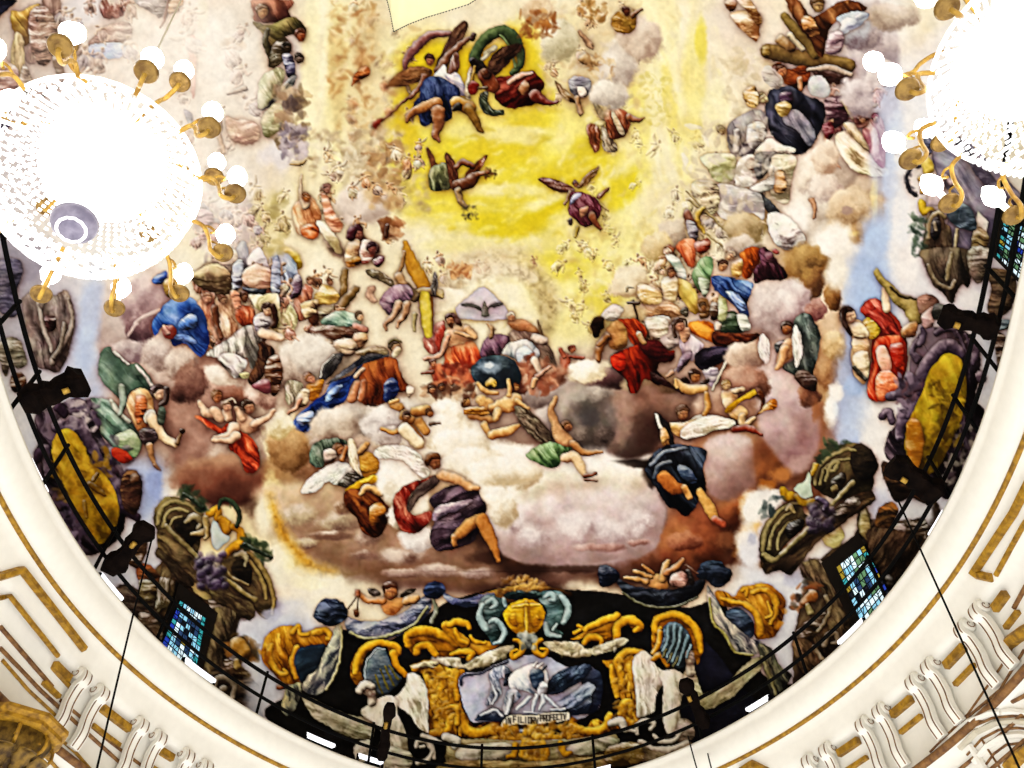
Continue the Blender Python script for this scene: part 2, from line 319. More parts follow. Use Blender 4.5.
G("""460 440 40 26 efe8d6 b8a484 fffdf4; 440 455 40 30 ece4cc b09c78 fffcf0; 470 468 44 26 f0ead4 bba67e fffef6; 410 445 34 26 e6decc a89880 fffcf2; 425 430 30 18 f2ecdc bcae94 fffff8; 500 470 40 30 efe6d0 b39e80 fffef4; 
540 470 50 24 f4efe0 c0aa86 fffff8; 600 480 60 40 e4dad6 a48c8c fbf6f2; 630 500 44 50 dccfd2 9a8084 f6f0f0; 570 510 80 60 e9e2da b09a90 fdfaf4; 520 495 50 44 f0e8d8 b29c80 fffdf4; 590 540 70 34 d8cccc 8f7474 f2eaea; 540 535 50 30 dfd4cc 9a8078 f6f0ea; 640 470 36 20 efe9e2 b8a498 fffcf8; 560 478 60 20 f6f1e4 c4b08c fffff8; 400 480 26 34 ece4d4 b09c84 fffaf0; 385 470 20 22 eee8dc b4a492 fffcf6; 660 515 20 36 cfc0c2 8a7072 ece2e2""")
# ---- heavier, better defined vapours
def K(s, c, lo, hi, c2=None, gd=90, soft=1, r=None, tex=.4, a=1., sh=1.1): P(s, c, lo, hi, sh=sh, fo=.0, tex=tex, c2=c2, gd=gd, soft=soft, r=r, a=a, txs=30)
FIGS_MAIN = len(FIGS)
PARTS.append((0, None)); CUR[0] = len(PARTS)
tile(260, 500, 3.94)
K("40 -60 1100 -60 1100 300 900 335 800 350 640 325 500 335 420 300 330 275 240 255 160 215 100 150 60 80", 'b49678', '74543c', 'dcc6a8', '927062', 80, 4, 20, .6)
for q in ("150 60 100 50 b4a080", "300 90 90 50 b09c80", "270 140 110 20 80604e", "420 150 60 40 9c8070", "560 220 110 40 b8a498", "420 220 70 26 8a6a5c", "700 280 100 30 ac948a", "560 290 90 20 a08478", "850 290 90 26 b09890", "330 30 60 30 8a6a50", "180 170 70 24 c0ae90"): v = q.split(); C(*map(float, v[:4]), v[4], '6a4c40', 'dccbbb', hard=1.6)
K("860 20 950 150 1040 190 1120 190 1120 300 1000 305 940 270 900 230 880 140", '64422f', '2c1810', '9a7460', soft=4)
CUR[0] = 0
for q in ("20 60 40 110 f0e8c8", "80 200 60 60 f2ebcc", "180 290 90 40 f0e7c6", "290 320 60 40 f4ecd0", "150 360 120 40 e9dfc8", "330 370 60 40 efe6cc", "20 260 50 90 ece4cc", "60 430 60 40 c8c6d0"): v = q.split(); B(*map(float, v[:4]), v[4], .85)
for q in ('200 330 80 30', '110 240 30 40'): v = [float(t) for t in q.split()]; B(*v, 'f4ecc0', .7)
for q in ("40 -20 12 62 60 16 95 140 20 150 215 22 210 262 18 290 284 10", ): S(q, 'd2a040', sh=.2, a=.75, soft=6)
S("50 20 6 80 110 8 130 190 9 190 245 8", 'c48818', sh=.2, a=.6, soft=4)
PARTS.append((0, None)); CUR[0] = len(PARTS)
tile(560, 360, 3.84)
K("520 300 700 260 1000 150 1000 420 860 500 780 560 700 640 640 768 380 768 400 600 500 400", '94664c', '4a2a1a', 'c09878', soft=3)
K("180 150 230 130 290 110 350 95 400 130 470 150 520 220 430 260 380 320 350 360 290 388 230 382 180 350 200 300 215 230", '8a6654', '3c241c', 'b89a8a', '55443e', 100, 2, 12, .6)
K("0 130 40 105 100 95 150 115 190 150 215 200 220 260 200 310 150 345 90 340 40 320 10 280 -10 220 -10 170", '80746c', '443a36', 'bcb0a4', '62564f', 60, 4, 10, .7); C(150, 130, 70, 40, 'a0948a', '5c504a', 'ccc2b6', hard=1.6); C(60, 290, 70, 40, '94867c', '54463f', 'c0b2a6', hard=1.6); C(170, 290, 50, 50, '5c4e48', '2e2521', '8c7c74', hard=1.6); B(115, 220, 40, 44, '4a4648', .6); B(60, 140, 50, 20, 'b0a79a', .6)
B(270, 400, 130, 18, '1c100c', .9); B(345, 440, 34, 60, '241610', .85); B(380, 590, 30, 90, '2a1810', .8)
K("550 330 600 290 680 280 740 310 750 380 755 460 740 520 680 550 610 540 570 500 555 430", 'b89c94', '70524a', 'dccac4', '9c7a70', 70, 1, 14, .5)
K("750 310 800 290 860 320 880 380 840 440 770 470 745 400", '6e402c', '38190e', 'a0684a', 'a4683a', 60, 4)
K("770 110 800 50 850 35 900 60 940 110 960 170 990 220 1000 290 985 360 940 420 890 440 840 380 800 330 770 280 760 200", 'c2aaa8', '7c5856', 'e8dad8', 'b0908c', 70, 2, 18, .5)
B(850, 440, 50, 34, 'b87c44', .8); B(800, 480, 40, 24, 'b8742c', .7); B(930, 400, 50, 40, 'b89a94', .7)
K("400 650 440 600 520 560 600 560 660 540 720 510 752 490 745 560 700 620 660 660 640 720 600 780 400 780 385 700", '8a5034', '3e1c0d', 'c08658', 'a4643c', 20, 3, 12, .6); B(715, 560, 34, 50, 'c48e48', .85); B(640, 690, 40, 40, 'a4704c', .6); C(470, 700, 80, 40, '9a6248', '5a2c1a', 'c08a68')
CUR[0] = 0
for q in ("790 560 60 70 eceae6", "720 700 50 70 eeece8", "840 520 40 30 f2efe8", "800 660 40 50 d8dae4"): v = q.split(); B(*map(float, v[:4]), v[4], .9)
for q in ('-250 760 120 30', '-120 800 120 26', '-300 640 40 90', '60 800 140 22'): v = [float(t) for t in q.split()]; B(*v, '3a2218', .75)
WC = len(PARTS)+1
PARTS.append((1, None)); CUR[0] = len(PARTS)
K("-60 440 0 400 60 390 100 380 160 380 220 395 280 420 320 460 350 500 390 530 412 590 402 640 385 690 360 730 300 762 200 772 100 790 -60 790 -150 780 -230 740 -280 680 -300 600 -240 540 -150 480", 'ddd0cc', '957c78', 'fefcf8', 'c0a8a8', 85, 1, 22, .5)
K("-240 480 -150 430 -60 400 60 388 160 384 240 408 300 440 335 480 280 500 180 486 100 512 0 500 -80 530 -180 540", 'f2ebdc', 'b8a48c', 'fffef8', soft=5, r=12, tex=.5)
for q in ("200 660 110 60", "60 640 100 70", "300 620 70 70", "-100 680 90 60", "-190 620 70 60"): v = [float(t) for t in q.split()]; C(*v, 'd8cbcb', '9c8484', 'f2eaea', hard=1.5)
for q in ("150 720 110 20", "300 700 50 16"): v = [float(t) for t in q.split()]; C(*v, 'b08c84', '7a544c', 'd4bcb6', hard=1.6)
tile(0, 0, 1)
for q in ("400 440 26 20", "395 480 24 30", "415 500 16 30", "445 425 26 22", "430 450 26 20", "470 455 24 18", "455 470 26 16", "490 485 20 18", "520 475 22 16", "500 505 18 22"): v = [float(t) for t in q.split()]; C(*v, 'efe7d4', 'b09a7c', 'fffef6', hard=3.6, n=.28)
# ---- flying angels in the golden light
SK, SKD, HB = 'c08a58', '9a6236', '3c2216'
tile(360, 10, 5.12)
fig('painted_angel', 'winged angel in dark blue skirt blowing a long trumpet in the golden light')
part('scarf'); S("232 305 12 240 250 20 290 185 24 360 130 22 460 118 14", '8a5a50', '4a2c28'); S("240 320 5 240 390 9 270 440 12", 'a89068', sh=.3)
part('wing'); wing("390 290 420 220 470 120 530 62 556 70 545 120 500 210 440 270 410 310", '5c4030', '2c1a12', '8a6a50', fd=-55)
part('wing'); wing("142 388 170 345 240 305 310 293 370 310 355 345 290 375 200 398 150 396", '7a5230', '3a2414', 'a87c50', fd=-8)
part('trumpet'); S("270 432 8 180 510 6 110 572 7", '7a3c20'); P("118 560 100 562 70 575 68 595 82 610 104 590", '8a2c16')
part(None)
S("400 310 22 480 210 22 560 140 10", '7a4c30', '3a2012'); S("575 140 17 580 128 14", '4a2a1e')
P("445 335 460 280 490 220 510 240 512 290 490 340 460 350", '704834', fo=.4, fd=80)
S("330 340 16 300 400 14 258 448 12", '8a5a40'); H(362, 258, 30, 20, 'a87048', '50281a')
part('tunic'); P("385 330 430 280 450 330 500 320 540 400 550 440 470 430 380 390 345 370", 'd8d4d6', '7a7890', fo=.5, fd=40); P("560 310 590 290 560 380 570 460 535 430", 'e8e0c0')
part('skirt'); P("345 345 420 350 500 400 510 450 470 490 475 550 440 575 400 570 350 595 315 590 300 540 275 490 310 440 312 390", '2a3458', '10131f', '5a668a', fo=.8, fd=75, fs=24)
part(None)
S("390 480 34 300 510 24 258 540 18 242 570 9", 'a4703e', '55301a'); S("400 520 34 400 590 28 385 640 20 405 672 9", '94603a', '4a2816'); S("490 470 30 560 500 34", 'b88a3a', '4a3010'); S("555 500 24 590 560 22 610 605 14 628 622 7", '8a6628', '3a2a10')
S("505 495 20 480 510 12", '30261a')
fig('painted_angel', 'winged angel in dark red robe under a green billowing veil in the golden light')
part('veil'); S("615 300 30 590 230 30 640 150 28 720 110 30 780 140 34 820 210 24 820 280 18 780 325 16", '4a5838', '1a2010', '8a9a6a'); S("630 250 12 690 190 14 640 220 10", 'b8b090', sh=.3); S("720 130 6 770 190 7 800 290 6", '7a8a58'); S("580 260 20 620 300 26", '1e140e')
part('veil'); P("620 430 660 420 655 470 690 510 740 520 730 545 670 545 625 510 612 470", '4a4c38', '1a1c14', fo=.6, fd=45, fs=14)
part('wing'); wing("655 310 665 260 710 205 770 182 832 180 830 210 780 260 720 320 680 345", '3c2418', '160c08', '7a5a44', fd=-40)
part(None); S("640 340 38 680 385 40 720 380 34", '8a4a28', '401a0c'); H(645, 330, 32, 160, '6a3a20', '3a1a10', face=False); S("590 290 8 570 370 8", 'b08c3c'); P("552 400 570 370 605 378 612 410 590 440 560 430", '7c2418', '3c0e08'); S("610 400 6 650 400 8", '5a3a1a')
part('robe'); P("700 350 760 345 800 340 850 325 890 315 925 350 948 385 930 430 890 485 830 500 760 505 715 480 690 440 720 400", '5e1a12', '220806', 'b0604c', fo=.7, fd=-25, fs=26); S("760 375 10 820 335 14 880 322 8", 'd8a48a'); P("815 400 850 360 870 400 840 440", 'a06844')
part(None); S("900 440 34 940 465 22 985 475 12 1010 470 8", '702c1c', '38120a')
tile(420, 130, 5.12)
fig('painted_angel', 'brown winged angel in olive cloth diving with flowers in both hands')
S("75 190 18 60 140 14 38 95 7", '8a5a34'); 
part('robe'); P("45 215 75 185 130 170 160 220 160 300 110 315 60 310 45 270", '6a6a4a', '2c2c1c', 'b0b08c', fo=.7, fd=70, fs=22)
part('wing'); wing("130 130 150 120 190 190 200 260 195 310 160 300 145 220", '5c3622', '2a160c', '9a6a48', fd=70); wing("235 230 270 190 310 150 350 135 335 170 290 230 240 270", '8a5226', '40220e', fd=-50)
part(None); S("190 190 14 220 165 16 265 185 16", '7a4420'); S("190 280 26 240 275 34 280 240 24", '6a3c20', '301808'); S("290 230 14 350 215 12", '8a5228')
S("195 310 18 205 360 17 235 395 12", '9a7c50')
part('flowers'); dabs(330, 195, 390, 250, 26, '5a3418 7a5028 4a4420', (4, 9), (3, 6), a=1.); dabs(220, 380, 300, 460, 30, '5a5434 7a7048 3c3820', (5, 10), (3, 6), a=1.)
fig('painted_angel', 'small winged angel in plum robe seen from below in the gold')
part('wing'); wing("612 258 640 248 720 265 800 310 740 325 680 305", '6a3c28', '341a10', fd=18); wing("805 300 840 250 880 210 922 192 910 225 860 280", '8a6438', '4a3018', fd=-45); wing("905 345 940 310 970 294 960 320 925 355", '8a5a3c', fd=-40)
part(None); H(800, 278, 17, 0, 'b08050', '5a3018', face=False); S("770 320 10 740 380 8", 'a07848'); S("900 360 10 965 410 5", 'c8b070'); S("810 500 12 795 545 8", 'b49a40')
part('robe'); P("775 320 850 325 900 350 932 400 915 460 870 490 835 495 800 460 765 430 770 370", '6a3038', '2a1014', 'a87a80', fo=.7, fd=60, fs=20); P("790 330 830 330 800 370 770 380", 'a8a0b4'); P("820 410 855 390 860 415 830 450", 'c08a6a')
part(None); S("880 440 20 910 490 12 928 508 8", '8a5030'); S("770 460 12 772 475 11", '4a3430')
tile(520, 0, 5.12)
fig('painted_angel', 'pale winged angel in rust skirt with a grey veil over its head')
part('veil'); P("250 430 280 395 340 400 370 435 360 490 310 500 265 480", '8a8488', '4a4448', 'c8c4c6', fo=.6, fs=16); P("290 450 330 450 345 490 310 500", 'e6d4c4')
part('wing'); wing("186 420 230 460 290 515 270 530 220 500 195 460", '8a6a44', fd=45); wing("345 645 410 660 405 768 375 768", '8a5230', '4a2814', fd=80); wing("425 640 500 768 430 768", 'a89478', fd=65)
part(None); S("290 500 16 310 580 14", 'a8825a'); S("370 500 10 400 560 12 430 600 16", '8a7a5a')
part('robe'); P("440 570 500 555 550 580 565 640 545 690 490 718 460 700 440 640", '9a5a38', '50281a', 'd8b49a', fo=.7, fd=70, fs=22); P("470 570 500 600 540 680 515 690 480 620", 'c8b090')
part(None); S("560 600 18 610 615 12 635 600 6", '9a6440')
ground()
C(200, 210, 100, 120, 'c9c0a4', '9a8e70', 'ece4d2'); C(500, 330, 130, 130, 'cdc3b8', '9a8a80', 'e8e2d8'); C(460, 480, 100, 80, 'cfc6ba', '9a8e84', 'ece6da'); C(620, 200, 120, 130, 'd0bfae', 'a08878', 'e8dccc'); C(100, 60, 90, 80, 'c8ae8e', '8a6c4c', 'e0d0b4')
fig('painted_cherub', 'small rust brown putti tumbling above a pale cloud')
dabs(0, 60, 190, 190, 60, 'a87038 8a5428 c8965a 7a4820', (8, 26), (5, 12), a=1.)
fig('painted_cherub', 'golden brown cherubs perched on mauve cloud near the zenith')
P("470 100 520 50 570 40 600 90 590 150 540 175 490 160", 'a8803a', '5a3c14', fo=.8, fs=22); H(550, 60, 26, 0, '8a5030', '5a2c18', face=False); S("580 80 14 625 48 8", '8a5c38'); dabs(310, 10, 440, 110, 30, '9a7040 b89058 806030', (8, 26), (5, 12), a=1.)
S("300 160 8 350 220 16 370 250 6", 'b89474'); S("330 300 30 380 320 26", 'b89464')
dabs(330, 280, 480, 400, 40, 'c8ac80 a8845a dcc8a4', (8, 22), (4, 9), a=.9)
dabs(620, 380, 760, 640, 50, 'd8cc78 efe6b4 c8b860', (8, 26), (4, 10), a=.7); dabs(380, 540, 460, 620, 20, '9a8464 b8a488', (8, 26), (4, 8))
# ---- the Trinity and the globe
ground(); tile(0, 0, 1)
for q in ("452 300 12 456 278 13 476 262 13 500 258 13 524 264 13 542 282 13 550 305 12", "446 310 8 450 280 8"): S(q, 'c4b094', sh=.2, a=.55, soft=5)
S("530 275 9 545 300 10 548 325 8", 'b09a68', sh=.2, a=.6, soft=4); S("470 275 7 500 268 8 530 276 7", 'dccdb4', sh=.1, a=.6, soft=4)
for q in ("448 415 26 16", "440 432 30 18", "462 445 30 18", "475 462 30 16", "500 472 36 16"): v = q.split(); C(*map(float, v), 'f2ebd8', 'c0ac8c', 'fffff8')
tile(270, 240, 5.12)
dabs(920, 120, 1024, 190, 40, 'a87048 c89868 8a5c38 d8b080', (8, 22), (5, 12), a=1.)
tile(400, 290, 5.12)
C(230, 60, 150, 70, 'eee6cc', 'c8b898', 'faf6e8'); B(420, 120, 220, 50, 'e8dca4', .8)
fig('painted_triangle', 'pale grey triangle of light behind the dove'); P("405 -10 440 -12 545 90 560 150 470 160 300 150 290 90", 'c4bcc4', 'a49aa4', 'dcd6dc', sh=.2, smooth=False, fo=.2)
fig('painted_dove', 'dark dove with spread wings before a pale triangle')
wing("315 78 345 70 390 78 425 100 420 112 380 95 330 88", '5a5450', '2c2826', '8a8480'); wing("445 100 470 78 500 66 530 68 515 84 475 92 452 108", '5a5450', '2c2826', '8a8480')
P("425 85 430 60 442 66 455 110 462 135 425 138 420 110", '6a6458', '34302c')
fig('painted_man', 'bare chested bearded man in coral robe seated at left of the dove')
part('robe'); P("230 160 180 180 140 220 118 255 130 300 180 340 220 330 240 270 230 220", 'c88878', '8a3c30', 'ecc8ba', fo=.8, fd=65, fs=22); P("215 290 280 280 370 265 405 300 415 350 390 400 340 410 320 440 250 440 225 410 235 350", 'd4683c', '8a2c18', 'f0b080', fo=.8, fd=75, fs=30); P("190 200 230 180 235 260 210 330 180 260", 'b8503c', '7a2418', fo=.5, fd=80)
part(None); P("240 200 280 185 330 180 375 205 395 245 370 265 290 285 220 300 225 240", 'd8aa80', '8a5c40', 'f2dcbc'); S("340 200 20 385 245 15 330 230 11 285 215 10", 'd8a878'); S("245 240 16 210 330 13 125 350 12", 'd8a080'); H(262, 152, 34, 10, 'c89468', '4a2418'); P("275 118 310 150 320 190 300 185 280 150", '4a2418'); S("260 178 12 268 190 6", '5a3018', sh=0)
S("240 420 20 265 480 12", 'd09068')
fig('painted_old_man', 'old bearded man in grey and white robe seated at right of the dove')
part('robe'); P("460 235 520 228 570 250 550 300 500 345 440 350 415 345 420 300 435 260", '7a5868', '3a2834', 'a88c98', fo=.6, fd=70); P("560 225 640 205 720 220 770 290 790 340 810 400 740 390 660 350 600 330", '8a7466', '4a3a30', 'bcaa98', fo=.6, fd=50); P("580 270 650 255 700 290 720 330 690 380 630 395 590 360 540 335 520 330 545 290", 'b4b4b4', '5e6266', 'e8e6e0', fo=.7, fd=85, fs=26); P("600 310 640 285 680 310 680 360 620 385 600 350", 'c8ccd0', '8a9098', 'f4f2ee', fo=.5)
part(None); P("555 170 620 150 680 180 715 215 640 215 590 210", 'b88458', '6a4428', 'd8b088'); H(572, 140, 28, 0, 'd8a87c', 'd8ccb4'); S("465 235 14 470 195 15 450 170 6", 'b8946c'); S("705 160 5 725 240 8", '8a7050'); S("690 240 22 740 260 22", 'cbb4a0')
fig('painted_cherub', 'coral red putto standing on white cloud right of the old bearded man'); S("845 350 30 845 400 22", 'b86c50', '7a3424'); S("840 340 12 820 300 10", 'b86c50'); S("870 340 10 940 348 9", 'a86048'); H(886, 305, 22, -10, 'c07c58', '8a4428', face=False)
ground(); C(960, 420, 110, 60, 'f2ead2', 'c8b490', 'fffdf0'); C(740, 430, 140, 70, 'a4745c', '5e3828', 'd0aa90'); C(600, 480, 70, 60, '8a5844', '4a281c', 'bc9480')
fig('painted_cherub', 'knot of small putti tumbling beneath the grey robed old man')
dabs(620, 350, 790, 520, 70, 'd8a888 8a5038 b87858 6a3828 e0c0a4 a06048', (14, 34), (8, 16), a=1.); S("690 360 20 720 420 16", 'e0c4aa'); S("700 440 12 770 395 10", 'c89478'); S("690 460 16 680 500 12", 'dca878')
fig('painted_cherub', 'red brown putti heads clustered below the coral robed man')
S("170 400 26 210 470 30", 'b86844', '6a3020'); S("170 420 12 115 425 8", '8a4c34'); H(172, 375, 24, 0, 'c47c54', '6a3420', face=False)
dabs(180, 380, 370, 500, 60, 'b85838 8a3826 d08058 c86c48 6a2c1e', (12, 26), (8, 16), a=1.); dabs(110, 490, 380, 550, 40, '6a4430 8a5c40 b88c68 4a2c20', (12, 26), (8, 14), a=1.); H(170, 510, 24, 0, 'b88058', '5a3824', face=False); H(215, 500, 22, 0, 'a87048', '5a3420', face=False)
fig('painted_globe', 'dark blue grey globe held up by putti')
P("365 420 385 375 430 345 490 338 550 345 595 375 620 420 625 470 590 500 520 510 450 505 390 480", '2c363e', '0a0d10', '98a8b4', sh=.5, fo=.2, fs=60, tex=.25); B(465, 395, 60, 34, 'a4b4c4', .75); B(455, 385, 26, 16, 'dde6ee', .7); S("445 485 14 470 470 20 485 490 12", 'c8a44c')
fig('painted_putti', 'golden putti straining to lift the blue globe')
for b in ("395 480 10 440 520 14 500 530 10", "415 560 26 450 590 34 480 610 26", "370 640 22 440 660 20 490 665 14", "430 690 18 455 740 14", "470 600 20 560 585 44 590 560 34", "560 540 14 555 460 9", "600 570 14 655 610 10", "500 620 22 490 660 18", "470 740 24 560 720 24 610 690 10"):
    S(b, 'dcae70', '8a4c20', 'f6e2bc')
H(340, 580, 26, -60, 'dca868', '8a5c2c', face=False); H(603, 500, 20, 20, 'd8a060', '8a5024', face=False)
P("330 610 370 600 430 600 460 640 420 650 370 640 335 640", 'c08a3c', '6a4014', fo=.7)
part('wing'); wing("590 600 640 610 700 650 745 700 760 768 700 768 650 720 610 680", '5a4838', '2a1e16', 'b0a08c', fd=40)
# ---- kneeling lady in blue, cross bearer, penitent figures: tile at 270,240
tile(270, 240, 5.12)
fig('painted_cherub', 'cream and maroon putti pair high in the vapour left of the wooden cross')
P("270 0 340 0 380 60 360 90 310 60", 'c8ae98', fo=.5); P("400 40 440 20 490 60 500 110 420 130 390 100", 'b8823c', '6a3c18', fo=.7); S("470 90 22 520 70 24", 'e6d0b4'); P("520 20 555 30 560 70 530 60", '5a2430'); P("530 90 580 82 575 115 545 130", '6a3038', hi='f0e0d8', fo=.6); S("430 60 22 440 100 18", 'd8aa78'); H(470, 10, 30, 0, '9a5c40', '5a2c20', face=False)
fig('painted_cross', 'tall yellow wooden cross beam leaning among angels'); S("695 20 16 730 130 36 785 230 34 800 320 36 810 460 26", 'b8862c', '7a5214', 'e2c268', sh=.5); S("715 260 10 850 270 26 880 290 14", 'c0a870'); S("790 290 30 810 480 24", 'd6c04a', 'a8902c', sh=.3)
fig('painted_angel', 'grey winged angel in mauve tunic clinging to the tall yellow cross')
part('wing'); wing("495 160 530 150 590 175 640 220 620 240 550 210 505 185", '7a6a50', '40342a', fd=25); wing("835 180 855 165 860 230 850 290 830 270", '6a6058', fd=85); S("520 250 18 510 280 22 540 310 12", 'c8a48c', sh=.4)
part(None); S("650 190 14 670 140 12 690 60 8", 'a07848'); S("740 290 28 700 250 30", '8a7454'); S("660 190 24 690 230 20", 'a8845c')
part('robe'); P("600 260 650 230 720 240 730 290 690 330 640 350 610 390 580 350 562 310", '8a6a78', '40303a', 'bca4ae', fo=.8, fd=50, fs=24)
part(None); S("660 330 24 630 390 18 590 430 12 592 462 7", 'b89070'); S("700 330 20 690 380 20 655 430 11 652 450 7", 'b88c68'); S("740 380 14 735 465 9", 'b8a878')
fig('painted_clay_cross', 'short brown wooden cross held by seated figures in the left vapour'); S("382 160 20 372 330 22", '8a6c3c', '4a3818'); S("440 255 20 350 350 26", '8a6c40', '4a3818')
tile(0, 0, 1); souls(285, 270, 345, 340, 13, 'd8b084 c89868 e4c8a0', 'b89060 a8785c c8b48c 8a6448', (11, 16), .8); tile(270, 240, 5.12)
fig('painted_saint', 'saint in pale green mantle beside the short brown cross')
P("230 370 280 330 330 330 300 390 260 420", 'c8c0a0', fo=.5); P("190 330 240 360 250 420 220 440 195 400", '7a4c34'); P("260 420 330 370 420 370 470 400 450 440 370 450 300 445", '9ab0a0', '50685c', 'd8e2d4', fo=.8, fd=15, fs=24); P("210 450 300 440 400 450 450 480 420 510 330 515 270 500 220 490", '6a4634', '30180e', fo=.6); H(462, 390, 24, -20, 'd8b48c', '6a5034'); S("440 440 20 480 460 22", 'b8806c'); P("440 480 490 480 500 520 450 570 420 530", 'c8a078', fo=.5)
P("330 520 420 510 450 560 400 600 350 570", 'cbb494', fo=.4)
fig('painted_saints', 'ochre and rose robed saints crowded left of the short brown cross')
P("230 290 270 230 330 250 360 300 320 330 240 330", 'd6b468', '8a6a30', fo=.7); H(312, 215, 20, 0, 'd0a480', '7a5030', face=False); H(210, 210, 22, 0, 'd8a480', '8a5c38', face=False); P("130 300 180 230 220 250 210 320 160 420 130 380", 'c88c6c', '7a4434', fo=.7, fd=70); P("160 330 250 310 230 380 180 400", 'd8b88c', fo=.6)
fig('painted_saint', 'saint in pale blue grey cloak under a yellow mantle'); P("40 50 110 40 160 90 165 140 130 150 80 90", 'c8a834', '8a6c18', fo=.6); P("0 100 50 60 110 90 140 150 140 230 90 260 40 230 10 180", '9aa0b4', '5a6074', 'd8d8e4', fo=.7, fd=60); P("30 180 80 160 105 220 80 290 40 270", 'b8bed8', fo=.6, fd=70); P("130 180 165 200 160 280 100 300", '6a4e58', fo=.5)
P("0 340 70 320 130 360 130 460 60 500 0 460", 'ded2a8', '9a8c64', 'f6f0da', fo=.7, fd=65)
ground(); C(190, 590, 140, 100, 'd6ccc0', '9a8a80', 'f4efe6'); C(60, 690, 90, 90, 'c4b4a6', '80685c', 'e6dace')
tile(270, 340, 5.12)
fig('painted_angel', 'small angel with one dark wing beside the kneeling lady in blue')
part('wing'); wing("255 190 270 140 320 85 375 68 382 80 350 140 310 190 265 210", '3a3434', '161214', '7a7472', fd=-50); S("258 190 5 275 130 5 330 80 4", 'c8c0b4'); wing("85 215 130 210 180 235 140 290 95 340 80 280", 'b4a890', '6a6050', fd=75)
part(None); P("190 240 230 210 280 205 270 250 240 310 205 310", 'c88c34', '7a4c14', fo=.6); P("140 280 180 250 200 260 195 330 150 350 130 330", 'd8c49c', fo=.5); H(207, 195, 30, -30, 'd8a480', 'a06c40'); S("150 310 16 130 350 13 95 372 12", 'd8a080')
fig('painted_lady', 'kneeling crowned lady in brown robe and bright blue mantle')
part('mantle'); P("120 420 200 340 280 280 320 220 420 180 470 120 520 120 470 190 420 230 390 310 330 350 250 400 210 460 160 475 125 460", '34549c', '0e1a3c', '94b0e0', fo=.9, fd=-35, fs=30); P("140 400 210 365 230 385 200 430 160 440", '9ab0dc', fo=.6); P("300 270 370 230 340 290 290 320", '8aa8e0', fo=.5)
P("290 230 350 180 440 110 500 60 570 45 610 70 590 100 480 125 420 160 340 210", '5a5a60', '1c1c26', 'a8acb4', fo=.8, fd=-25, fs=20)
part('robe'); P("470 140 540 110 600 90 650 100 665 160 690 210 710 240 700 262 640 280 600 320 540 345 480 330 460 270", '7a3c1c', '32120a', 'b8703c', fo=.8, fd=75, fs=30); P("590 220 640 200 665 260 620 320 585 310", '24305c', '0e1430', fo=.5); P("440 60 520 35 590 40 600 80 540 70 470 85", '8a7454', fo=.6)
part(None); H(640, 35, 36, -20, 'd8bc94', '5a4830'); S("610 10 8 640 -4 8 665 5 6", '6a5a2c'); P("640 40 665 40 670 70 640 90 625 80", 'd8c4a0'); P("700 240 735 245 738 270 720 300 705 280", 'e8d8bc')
S("450 230 22 420 300 26", 'c88c64', '6a3820'); S("480 220 16 465 300 18", 'b8744c', '6a3820'); S("440 190 12 475 150 12", 'd8b090')
ground(); C(330, 440, 140, 100, 'c6b6a4', '80685a', 'eae0d4'); C(560, 420, 90, 90, 'd4ccc8', '90807c', 'f4f0ec'); C(600, 500, 80, 60, 'cabfb8', '8a7870', 'ece6e0'); C(100, 560, 120, 120, 'a07a50', '5e3e20', 'd2b084'); C(40, 440, 90, 60, 'efe6c4', 'b8a070', 'fdf8e6')
fig('painted_putti', 'three golden brown putti tumbling on the white cloud')
for b in ("640 330 26 670 350 20", "575 455 12 640 470 14 700 450 22", "700 440 30 750 510 36", "760 420 28 800 470 22", "740 370 26 800 360 30", "690 390 28 720 410 22", "650 310 12 620 320 12"): S(b, 'c89454', '7a461c', 'f2dcae')
H(700, 395, 26, 20, 'a06c40', '4a2818', face=False); H(820, 375, 26, -20, 'b87c44', '6a4424', face=False); S("820 430 10 870 425 6", '7a5c44'); S("690 460 34 760 530 30", 'ecd8b4', 'a8845c')
# ---- angels on the left of the white cloud: tile at 300,430
tile(300, 430, 5.12)
fig('painted_angel', 'angel in orange cloth with a large white wing and green headscarf')
part('scarf'); P("50 130 70 80 120 50 200 45 250 70 180 90 130 110 130 180 90 195 55 170", '6a7866', '28302a', 'aab4a4', fo=.8, fd=60, fs=22)
part('wing'); wing("5 320 40 260 110 205 200 165 260 175 280 220 250 270 190 285 140 270 100 310 40 328", 'e4e0da', '9a968e', 'fffef8', fd=-35)
wing("205 260 270 215 330 240 290 290 200 290", '4a4034', fd=20)
part(None); H(205, 105, 38, -30, 'd8a068', '8a5c34'); S("240 90 14 215 150 16", 'c88850'); P("125 110 170 100 190 150 150 175 125 160", 'cbb4a4')
wing("248 60 268 45 290 70 305 140 320 240 290 215 255 170", 'e2d2b4', 'a08864', 'f8f0dc', fd=75); P("310 130 350 110 395 140 405 190 380 235 330 245 310 200", 'b8822c', '6a4410', 'e0b864', fo=.6); S("310 110 18 340 70 18", 'd0a068')
part('robe'); P("230 310 280 270 340 245 400 235 390 270 330 290 270 312", 'd8a81c', '8a5c10', 'f4d45c', fo=.7, fd=-20); P("230 320 300 300 380 320 450 390 455 450 430 530 380 555 320 520 290 450 240 400", '6a3418', '260e06', 'a86830', fo=.8, fd=50, fs=30); P("360 400 410 370 440 410 410 470 370 490", 'b8782c', fo=.5)
part(None); S("310 330 14 340 295 18 410 320 22", 'e2b070')
ground(); C(520, 260, 120, 120, 'f4efe2', 'c0b094', 'fffffa'); C(620, 560, 110, 70, 'ebe6e2', 'b0a4a0', 'fbf8f6'); C(500, 450, 60, 60, 'efe8da', 'b8a890', 'fffef8')
fig('painted_angel', 'angel with pale wings and swirling maroon and purple drapery stepping off the white cloud')
